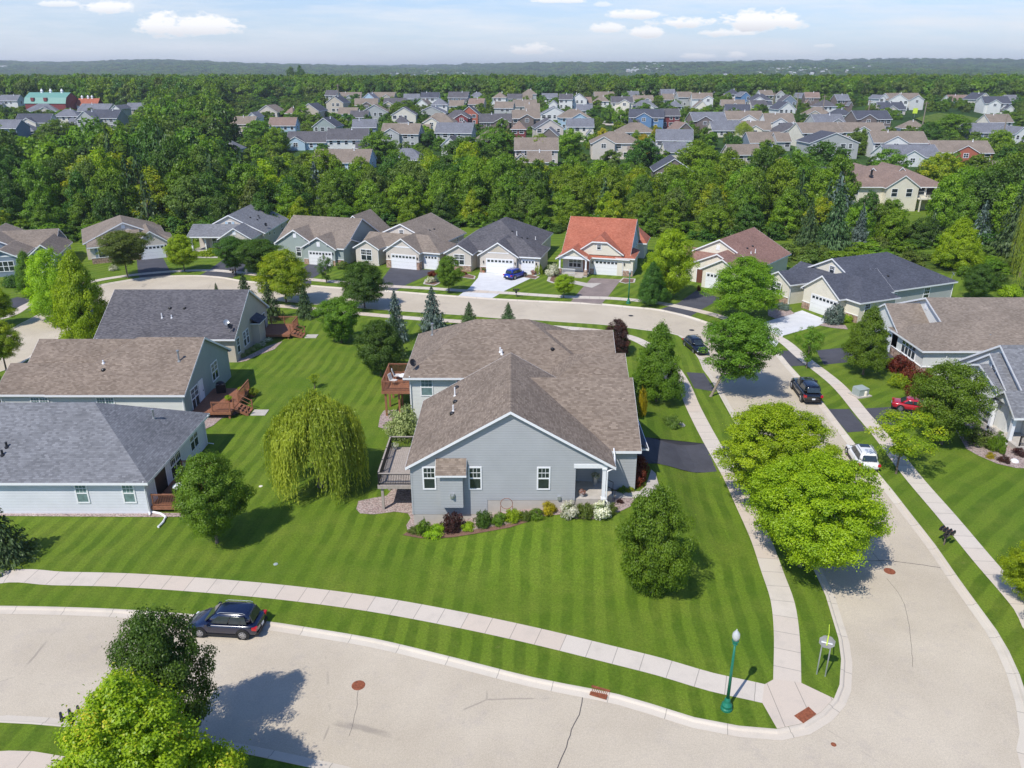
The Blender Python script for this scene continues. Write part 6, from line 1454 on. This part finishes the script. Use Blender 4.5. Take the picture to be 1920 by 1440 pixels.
    for sy in (-1,1):
        q=MB(); q.box(-hl+.0,-hl+.30,min(sy*hw*.70,sy*hw*.965),max(sy*hw*.70,sy*hw*.965),Hb*.70,Hb*.88); q.build('tail_light',M['redlight'],t)
        q=MB(); q.box(hl-.34,hl-.13,min(sy*hw*.58,sy*hw*.82),max(sy*hw*.58,sy*hw*.82),nose*.78,nose*.92); q.build('headlight',M['headlight'],t)
        q=MB(); q.box(c1-.45,c1-.28,min(sy*hw*.94,sy*(hw+.17)),max(sy*hw*.94,sy*(hw+.17)),Hb,Hb+.15); q.build('mirror',pm,t)
        q=MB(); q.box(-hl+.5,hl-.5,min(sy*hw*.93,sy*(hw+.0)),max(sy*hw*.93,sy*(hw+.0)),g-.03,g+.09); q.build('sill',M['black'],t)
    q=MB(); q.box(-hl-.03,-hl+.2,-hw*.82,hw*.82,g+.03,g+.24); q.build('rear_bumper',M['black'],t); q=MB(); q.box(-hl-.045,-hl-.03,-.16,.16,g+.27,g+.43); q.build('licence_plate',M['plate'],t)
    q=MB(); q.box(hl-.2,hl+.02,-hw*.72,hw*.72,g+.06,g+.24); q.build('front_bumper',M['black'],t); q=MB(); q.box(hl-.14,hl+.03,-hw*.42,hw*.42,nose*.62,nose*.82); q.build('grille',M['darkmetal'],t)
    if kind in('suv','wagon','pickup'):
        for sy in (-1,1):
            q=MB(); q.tube([(r0+.15,sy*wt*.93,Ht-.05),(r0+.3,sy*wt*.93,Ht+.03),(r1-.3,sy*wt*.93,Ht+.03),(r1-.12,sy*wt*.93,Ht-.05)],.02,6); q.build('roof_rail',M['galv'] if pm!=PB else M['black'],t)
    if rack:
        for a in (r0+.5,r1-.45): q=MB(); q.bar((a,-wt,Ht+.12),(a,wt,Ht+.12),.06,.03); q.box(a-.03,a+.03,-wt,-wt+.05,Ht,Ht+.12); q.box(a-.03,a+.03,wt-.05,wt,Ht,Ht+.12); q.build('roof_rack',M['black'],t)
    if sunroof: q=MB(); q.box(r1-.75,r1-.2,-wt*.62,wt*.62,Ht-.02,Ht+.028); q.build('sunroof',M['glass'],t)
    if kind=='pickup':   # seam between cab and bed cap, cap windows
        q=MB(); q.box(-.62,-.56,-hw*.90,hw*.90,Hb+.02,Ht+.0); q.build('cap_seam',M['tyre'],t)
        q=MB(); q.bar((.2,-hw-.02,.42),(-1.2+.1,-hw-.02,.42),.12,.05); q.build('step_bar',M['galv'],t)
    return t
PN=paint('paint_navy',(.004,.007,.03)); PB=paint('paint_black',(.004,.004,.006)); PBL=paint('paint_blue',(.005,.03,.32)); PW=paint('paint_white',(.78,.78,.78)); PR=paint('paint_red',(.42,.012,.02))
def xy(u,v,z=0.): p=at(u,v,z); return p[0],p[1]
x,y=xy(420,1190,RZ+.02); car(None,R(180-4.5),'suv',PN,'dark navy SUV parked at the kerb behind the lower left maple',z=RZ+.0,xy=(x,y+.55),cat='SUV')
a=Vector(xy(1481.6,727,RZ)); b=Vector(xy(1500.6,753.8,RZ)); d=(a-b).normalized(); nrm=Vector((d.y,-d.x)); c_=(a+b)/2+nrm*.95
car(None,math.atan2(d.y,d.x),'pickup',PB,'black pickup truck with topper parked on the right-hand street',z=RZ,xy=(c_.x,c_.y),cat='pickup')
a=Vector(xy(1578,842,RZ)); b=Vector(xy(1606,888,RZ)); d=(a-b).normalized(); nrm=Vector((d.y,-d.x)); c_=(a+b)/2+nrm*.95
car(None,math.atan2(d.y,d.x),'suv',PW,'white SUV with sunroof half hidden by the big lime-green trees',z=RZ,xy=(c_.x,c_.y),cat='SUV',sunroof=True)
a=Vector(xy(1287,650,RZ)); b=Vector(xy(1303,663,RZ)); d=(b-a).normalized(); nrm=Vector((-d.y,d.x)); c_=(a+b)/2+nrm*.6
car(None,math.atan2(d.y,d.x),'wagon',PB,'black station wagon with roof rack parked at the inner kerb of the bend',z=RZ,xy=(c_.x,c_.y),rack=True)
x,y=xy(967,522); car(None,R(52),'suv',PBL,'bright blue SUV on the white concrete driveway',z=.02,xy=(x,y+.6),cat='SUV')
x,y=xy(1706,770); car(None,R(-25),'coupe',PR,'red coupe on the dark driveway beside a full green tree at right',z=.02,xy=(x+.4,y))
# --- street furniture
def lamp(u,v,Hh,label):
    x,y,z=at(u,v); t=empty('street_lamp',(x,y,z),label,'street lamp')
    m=MB(); m.lathe([(.30,-.05),(.30,.10),(.25,.16),(.27,.30),(.17,.45),(.15,.62),(.10,.72)],(0,0,0),16); m.build('base',M['green_metal'],t,smooth=False)
    m=MB(); m.lathe([(.085,.7),(.055,Hh-.95)],(0,0,0),12); m.build('pole',M['green_metal'],t,smooth=True)
    m=MB(); m.lathe([(.06,Hh-.97),(.13,Hh-.88),(.09,Hh-.80),(.17,Hh-.72),(.17,Hh-.68)],(0,0,0),14); m.build('collar',M['green_metal'],t)
    m=MB(); m.lathe([(.12,Hh-.68),(.19,Hh-.46),(.175,Hh-.26),(.08,Hh-.12),(.03,Hh-.07),(.025,Hh)],(0,0,0),18); m.build('globe',M['globe'],t,smooth=True)
lamp(1362,1329,5.0,'green lamp post with pale acorn globe at the near street corner'); lamp(1178,569,5.0,'distant green lamp post by the sidewalk right of the red-roofed house')
x,y,z=at(1539,1266); t=empty('road_sign',(x,y,z),'grey octagonal sign seen from behind with two posts and a yellow-green street name blade','sign',R(8))
a=Vector(at(1531,1264)[:2])-Vector((x,y)); b=Vector(at(1547,1268)[:2])-Vector((x,y)); 
t.rotation_euler=(0,0,math.atan2((b-a).y,(b-a).x)); hs=(b-a).length/2
for q in (-1,1): m=MB(); m.box(q*hs-.03,q*hs+.03,-.03,.03,-.2,2.55); m.build('post',M['galv'],t)
m=MB(); pts=[(.42*math.cos(math.pi/8+k*math.pi/4),.42*math.sin(math.pi/8+k*math.pi/4)) for k in range(8)]
m.face([(p[0],-.05,2.25+p[1]) for p in pts]); m.face([(p[0],-.035,2.25+p[1]) for p in pts][::-1]); 
for k in range(8): p=pts[k];q=pts[(k+1)%8]; m.face([(p[0],-.05,2.25+p[1]),(q[0],-.05,2.25+q[1]),(q[0],-.035,2.25+q[1]),(p[0],-.035,2.25+p[1])])
m.build('octagon_panel',M['galv'],t)
m=MB(); m.bar((-hs-.06,-.09,2.22),(hs+.06,-.09,2.22),.05,.05); m.build('cross_bar',M['white'],t)
m=MB(); m.box(-.03,.03,-.14,-.11,2.1,2.75); m.box(-.012,.012,-.16,.5,2.78,2.98); m.build('name_blade',M['yellow'],t)
m=MB(); m.box(-.42,.42,-.085,-.07,2.60,2.74); m.build('cross_blade',M['yellow'],t) if False else None
def flat_disc(u,v,r,mat,name,label,cat):
    x,y,z=at(u,v,RZ); m=MB(); m.lathe([(r,RZ-.02),(r,RZ+.008),(r*.86,RZ+.012),(r*.84,RZ+.008)],(x,y,0),22); 
    for k in range(-2,3): m.box(x-r*.6,x+r*.6,y+k*r*.25-.015,y+k*r*.25+.015,RZ+.008,RZ+.014)
    tag(m.build(name,M[mat]),label,cat)
flat_disc(672,1285,.36,'rust','manhole_cover','rust-brown manhole cover in the middle of the near street','manhole cover')
flat_disc(1668,1071,.36,'rust','manhole_cover','rust-brown manhole cover on the right-hand street by the big tree shadow','manhole cover')
flat_disc(1563,1396,.13,'rust','valve_cover','small valve cover on the pavement below the street corner','valve cover')
flat_disc(1183,592,.34,'darkmetal','manhole_cover','dark manhole cover on the back street near the bend','manhole cover'); flat_disc(1297,619,.34,'darkmetal','manhole_cover','dark manhole cover above the black station wagon','manhole cover')
# storm drain
a=Vector(at(1108,1298,RZ)[:2]); b=Vector(at(1139,1307,RZ)[:2]); d=(b-a).normalized(); c_=(a+b)/2; t=empty('storm_drain',(c_.x,c_.y,RZ+.075),'rusty storm drain grate set in the near kerb','storm drain',math.atan2(d.y,d.x))
m=MB(); m.box(-.45,.45,-.28,.22,0,.05); m.build('frame',M['rust'],t); m=MB()
for k in range(9): m.box(-.4+k*.095,-.36+k*.095,-.24,.18,.05,.075)
m.build('grate',M['rust'],t); m=MB(); m.box(-.5,.5,.22,.34,-.04,.11); m.build('kerb_box',M['rust'],t)
for pts,w in (([(1093,1307),(1086,1340),(1072,1368),(1062,1400),(1044,1445)],.05),([(1570,1048),(1620,1051),(1668,1052),(1720,1058),(1772,1066)],.05),([(1662,1085),(1690,1120),(1705,1180),(1712,1250)],.02),([(1600,1000),(1640,1040),(1662,1066)],.02),([(672,1292),(668,1330),(655,1380)],.02)):
    q=[at(u,v,RZ)[:2] for u,v in pts]; q=spline(q,.35); rj=random.Random(len(q)); q=[Vector((p[0]+rj.uniform(-.03,.03),p[1]+rj.uniform(-.03,.03))) for p in q]; ribbon(q,[w/2,-w/2],[RZ+.004,RZ+.004],None,'crack_seal',M['crack'])
# tactile pad
P=[at(u,v,.03) for u,v in ((1489,1342),(1516,1325),(1531,1339),(1506,1356))]; m=MB(); m.hexa([(p[0],p[1],.0) for p in (P[3],P[2],P[1],P[0])]+[(p[0],p[1],.04) for p in (P[3],P[2],P[1],P[0])])
A_,B_,C_,D_=[Vector(p) for p in P]
for i in range(9):
    for j in range(9):
        q=A_.lerp(B_,(i+.5)/9).lerp(D_.lerp(C_,(i+.5)/9),(j+.5)/9); m.lathe([(.022,.04),(.014,.05)],(q.x,q.y,0),6)
tag(m.build('tactile_pad',M['rust']),'rust-coloured tactile pad set in the corner ramp','tactile pad')
def mailbox(u,v,rz,label,n=4):
    x,y,z=at(u,v); t=empty('mailbox_stand',(x,y,z),label,'mailboxes',rz); t.scale=(.62,.9,.92); m=MB(); m.box(-.06,.06,-.06,.06,-.1,1.05); m.build('post',M['bark'],t); m=MB(); m.bar((-.75,0,1.08),(.75,0,1.08),.1,.08); m.build('cross_arm',M['bark'],t)
    for k in range(n):
        cx=-.6+k*1.2/(n-1); m=MB(); ring_=[(-.11,1.12),(.11,1.12),(.11,1.27),(.075,1.34),(0,1.365),(-.075,1.34),(-.11,1.27)]
        m.face([(cx+p[0],-.3,p[1]) for p in ring_]); m.face([(cx+p[0],.27,p[1]) for p in ring_][::-1])
        for i in range(7): p=ring_[i];q=ring_[(i+1)%7]; m.face([(cx+p[0],-.3,p[1]),(cx+p[0],.27,p[1]),(cx+q[0],.27,q[1]),(cx+q[0],-.3,q[1])])
        bo=m.build('mailbox',M['black'],t); m=MB(); m.box(cx+.115,cx+.13,-.1,-.07,1.2,1.38); m.box(cx+.115,cx+.13,-.1,.02,1.33,1.38); m.build('flag',M['redlight'],bo)
    m=MB(); m.box(-.22,.22,-.26,.2,.72,.95); m.build('newspaper_box',M['black'],t)
mailbox(1770,1021,R(125),'black mailboxes on a shared post on the grass strip of the right-hand street'); mailbox(140,1371,R(35),'black mailboxes at the kerb left of the lower left maple',3); mailbox(968,557,R(-8),'row of dark mailboxes at the back street by the white driveway'); mailbox(438,519,R(5),'dark mailboxes under the touching trees on the back street',3)
# transformer and hydrant-like marker
x,y,z=at(1612,741); t=empty('transformer',(x,y,z),'green utility transformer box on a pale pad in the right-hand lawn','utility box',R(20)); m=MB(); m.box(-.85,.85,-.75,.75,-.05,.12); m.build('pad',M['concrete'],t); m=MB(); m.box(-.6,.6,-.5,.5,.12,.62); m.hexa([(-.6,-.5,.62),(.6,-.5,.62),(.6,.5,.62),(-.6,.5,.62),(-.62,-.54,.8),(.62,-.54,.8),(.55,.5,.9),(-.55,.5,.9)]); m.build('cabinet',M['siding_sage'],t)
x,y,z=at(1622,744); m=MB(); m.lathe([(.16,0),(.16,.5),(.1,.6)],(x,y,z),10); tag(m.build('cable_pedestal',M['siding_cream']),'short tan cable pedestal beside the green transformer','pedestal')
x,y,z=at(462,513); m=MB(); m.lathe([(.2,0),(.2,.6),(.12,.75)],(x,y,z),10); tag(m.build('cable_pedestal',M['siding_cream']),'pale green pedestal on the lawn behind the two touching trees','pedestal')
# drain hose, flag, sprinkler lids
P=[(283,961),(302,965),(311,971),(306,981),(297,990)]; m=MB(); m.tube([(at(u,v)[0],at(u,v)[1],.09) for u,v in P],.085,8); tag(m.build('drain_hose',M['white']),'white corrugated drain hose curling onto the lawn by the nearest left house','hose')
for u,v,lb in ((517,1058,'small green lid in the near lawn'),(489,912,'small pale lid in the lawn left of the willow')):
    x,y,z=at(u,v); m=MB(); m.lathe([(.15,0),(.15,.05),(.1,.07)],(x,y,z-.02),10); tag(m.build('valve_box_lid',M['siding_sage'] if u>500 else M['siding_cream']),lb,'lid')
x,y,z=at(998,507,0); t=empty('flag',(x,y-.1,1.35),'striped flag hanging beside the single garage door of the charcoal-roofed house','flag',R(-13)); m=MB(); m.bar((0,0,1.15),(0,-.5,1.5),.03); m.build('flag_pole',M['white'],t)
m=MB()
for k in range(5): m.box(-.22+k*.09,-.14+k*.09,-.43-.01*(k%2),-.41-.01*(k%2),.1,1.2,k%2)
m.build('cloth',[M['flag_red'],M['white']],t)
x,y=solve_place(1716,208,3.5)[::-1]; t=empty('road_sign',(x,y,h(x,y)),'small fluorescent yellow-green sign on the far mown slope at right','sign'); m=MB(); m.box(-.06,.06,-.06,.06,-1,3.); m.build('post',M['galv'],t); m=MB(); m.box(-1.2,1.2,-.14,-.07,2.2,4.8); m.build('panel',M['yellow'],t)
for (u,vt,Hh,lb) in ((1453,173,12,'utility pole beside the far houses, leftmost of the leaning row at right'),(1497,175,12,'utility pole second from the left on the far slope'),(1547,178,12,'utility pole third from the left on the far slope'),(1632,187,12,'utility pole fourth from the left on the far slope'),(1738,190,12,'utility pole by the far willow trees'),(1890,213,12,'utility pole nearest the right edge'),(633,157,14,'utility pole above the far left houses')):
    y,x=solve_place(u,vt,Hh); y=min(y,620); x=x if y<620 else (u-960)/F_PX*y*1.02; t=empty('utility_pole',(x,y,h(x,y)),lb,'utility pole',group='utility poles beyond the houses'); m=MB(); m.lathe([(.28,-2),(.2,Hh)],(0,0,0),7); m.build('pole',M['bark_pale'],t); m=MB(); m.bar((-1.2,0,Hh-.8),(1.2,0,Hh-.8),.2,.2); m.build('cross_arm',M['bark_pale'],t)
# --- planting
W_=bush
W_(795,1006,30,34,'lf_mid','upright green shrub at the left corner of the front bed'); W_(818,1008,40,22,'lf_lime','low bright leafy plants between the upright shrub and the dark red one',name='perennials',cat='plants'); W_(778,1001,24,14,'lf_olive','small olive ground plants at the far left of the front bed',name='perennials',cat='plants')
W_(849,1001,38,42,'lf_purple','dark red barberry shrub under the wall bay'); W_(877,996,28,14,'lf_lime','low lime plants right of the dark red shrub',name='perennials',cat='plants'); W_(907,992,32,36,'lf_dark','clipped dark green ball shrub in the front bed')
W_(938,986,28,26,'lf_mid','leafy green perennials right of the clipped ball',name='perennials',cat='plants'); W_(962,982,30,28,'lf_lime','bright climbing plant around the wire trellis',name='perennials',cat='plants'); W_(985,978,22,20,'lf_olive','small grey-green plants right of the trellis',name='perennials',cat='plants'); W_(1005,974,30,18,'lf_mid','low clump of green blades in the middle of the bed',name='perennials',cat='plants'); W_(1028,966,28,26,'lf_gold','golden yellow ball shrub in the front bed')
W_(1068,973,32,34,'lf_white','white-edged hosta clump, left of the pair before the porch',lib='spike',name='hosta',cat='plants'); W_(1098,974,36,30,'lf_olive','olive-green shrub between the two white-edged hostas'); W_(1129,974,36,34,'lf_white','white-edged hosta clump, right of the pair before the porch',lib='spike',name='hosta',cat='plants'); W_(1147,965,22,24,'lf_olive','small bronze-green shrub right of the hostas'); W_(1163,945,12,10,'lf_purple','tiny round brown shrub in the gravel by the walk')
W_(1198,912,36,36,'lf_red','copper-red shrub at the wing corner, nearer one'); W_(1197,890,36,38,'lf_red','copper-red shrub at the wing corner, shaded farther one'); W_(1168,922,26,14,'lf_mid','green plants along the wing wall',name='perennials',cat='plants'); W_(1181,923,18,10,'lf_yellow','yellow-green plants at the wing corner',name='perennials',cat='plants')
t=empty('trellis',(*at(950,976)[:2],h(*at(950,976)[:2])),'round-topped rusty wire trellis in the front bed','trellis')
m=MB(); m.tube([(-.42+0,0,0),(-.42,0,1.15)],.02,6); m.build('left_rod',M['rust'],t); m=MB(); m.tube([(.42,0,0),(.42,0,1.15)],.02,6); m.build('right_rod',M['rust'],t); m=MB(); m.tube([(.42*math.cos(k*math.pi/8),0,1.35+.42*math.sin(k*math.pi/8)) for k in range(17)],.02,6); m.build('hoop',M['rust'],t)
W_(757,828,66,66,'lf_pale','large pale variegated shrub between the two central houses')
W_(1203,781,18,60,'lf_gold','narrow golden column shrub at the right end of the twin house',name='arborvitae'); W_(1262,802,34,22,'lf_olive','tuft of grasses around rocks on the lawn right of the twin house',name='perennials',cat='plants')
for u,v,r_,lb in ((1277,798,.35,'pale boulder among the grasses'),(1266,801,.22,'small boulder left of the pale boulder')):
    x,y,z=at(u,v); o=put_mesh('boulder',CR['bush'][0],None,None,(x,y,z),(0,0,0),(r_,r_,r_)) if False else None
    m=MB(); rr_=random.Random(u); m.lathe([(r_*.9,-.1),(r_*1.05,r_*.25),(r_*.8,r_*.65),(r_*.3,r_*.85)],(x,y,z),8); q=m.build('boulder',M['foundation']); tag(q,lb,'boulder')
    for vv in q.data.vertices: vv.co+=Vector((rr_.uniform(-.06,.06),rr_.uniform(-.06,.06),rr_.uniform(-.05,.05)))
W_(1567,610,34,40,'lf_bluespruce','dense round blue-green juniper beside the wide garage door of the navy-roofed house',name='juniper'); W_(1468,582,26,14,'lf_bluespruce','low spreading blue juniper left of the white driveway',name='juniper'); W_(1463,566,11,38,'lf_mid','slim column shrub at the bay window of the navy-roofed house',name='arborvitae'); W_(1451,572,18,12,'lf_yellow','orange-yellow low shrub left of the slim column'); W_(1588,606,24,16,'lf_lime','low green shrub right of the round juniper')
W_(1690,700,40,36,'lf_red','red barberry under the tall windows, left one'); W_(1712,722,42,34,'lf_red','red barberry under the tall windows, middle one'); W_(1722,750,38,34,'lf_red','brownish red barberry, nearest the full tree'); W_(1688,730,36,28,'lf_yellow','yellow-green shrub in front of the red barberries'); W_(1740,712,20,18,'lf_red','small rusty shrub at the foundation corner')
W_(1840,838,56,34,'lf_olive','wide spreading juniper by the railed porch at right',name='juniper'); W_(1871,850,26,44,'lf_mid','upright green column shrub at the porch corner',name='arborvitae'); W_(1859,860,17,11,'lf_gold','bright yellow little ball shrub in the gravel bed'); W_(1884,868,20,14,'lf_purple','small dark red ball shrub in the gravel bed'); W_(1915,856,24,15,'lf_purple','dark red ball shrub nearest the right edge'); W_(1905,833,16,10,'lf_pink','flowers hanging on the porch railing at right',name='perennials',cat='plants') 
x,y,z=at(1902,866); m=MB(); m.lathe([(.35,-.05),(.3,.15),(.15,.25)],(x,y,z),7); tag(m.build('boulder',M['white']),'white stone in the right-hand gravel bed','boulder')
W_(1037,520,26,26,'lf_white','cream hydrangea at the left of the furnished porch',name='hydrangea'); W_(1070,527,12,9,'lf_dark','small round shrub before the furnished porch'); W_(1010,515,13,24,'lf_yellow','upright yellow-green shrub right of the single garage door'); W_(806,531,17,12,'lf_white','cream hydrangea in the round bed by the brown-grey house driveway',name='hydrangea'); W_(820,530,13,15,'lf_bluespruce','blue shrub beside the cream hydrangea in the round bed'); W_(812,519,20,11,'lf_red','orange-red shrub by the single garage of the brown-grey house')
W_(393,481,38,14,'lf_yellow','clipped hedge under the porch window of the light grey roofed house',name='hedge',cat='hedge'); W_(641,505,24,15,'lf_olive','olive shrub beside the sage-green garage'); W_(212,508,16,12,'lf_white','white hydrangea in front of the second house',name='hydrangea'); W_(20,540,34,24,'lf_dark','dark shrub in front of the slate-blue house'); W_(868,516,14,7,'lf_red','small reddish shrubs below the bay window of the charcoal-roofed house')
for i,(u,v,w) in enumerate(((455,671,12),(463,664,13),(472,659,13),(482,653,13),(492,648,14),(503,642,14))): W_(u,v,w,9,'lf_white' if i>3 else 'lf_pale',['hosta under the taupe house wall, nearest the corner','second hosta from the corner under the taupe wall','third hosta from the corner under the taupe wall','fourth hosta from the corner under the taupe wall','fifth hosta from the corner under the taupe wall','white flowering shrub at the deck of the taupe house'][i],name='hosta',cat='plants',group='hostas along the taupe house')
W_(1310,546,8,12,'lf_red','terracotta-red plant at the door of the brown-roofed house',name='perennials',cat='plants'); W_(1812,520,30,22,'lf_mid','round green shrub behind the navy-roofed house'); W_(1870,545,46,34,'lf_dark','dark green shrub mass behind the tan roof at right'); W_(1900,560,40,26,'lf_lime','bright green shrub behind the tan roof at right')
print('objects',time.time()-T0)
# ------------------------------------------------------------ air
def haze(dens=.00014):
    m=bpy.data.materials.new('haze_air'); m.use_nodes=True; nt=m.node_tree; nt.nodes.clear()
    v=nt.nodes.new('ShaderNodeVolumePrincipled'); v.inputs['Density'].default_value=dens; v.inputs['Color'].default_value=(.86,.92,1,1); v.inputs['Anisotropy'].default_value=.2
    o=nt.nodes.new('ShaderNodeOutputMaterial'); nt.links.new(v.outputs[0],o.inputs['Volume'])
    mb=MB(); mb.box(-14500*1.15,14500*1.15,-400,14600,-20,140); ob=mb.build('haze',m); tag(ob,kind='stuff')
haze()
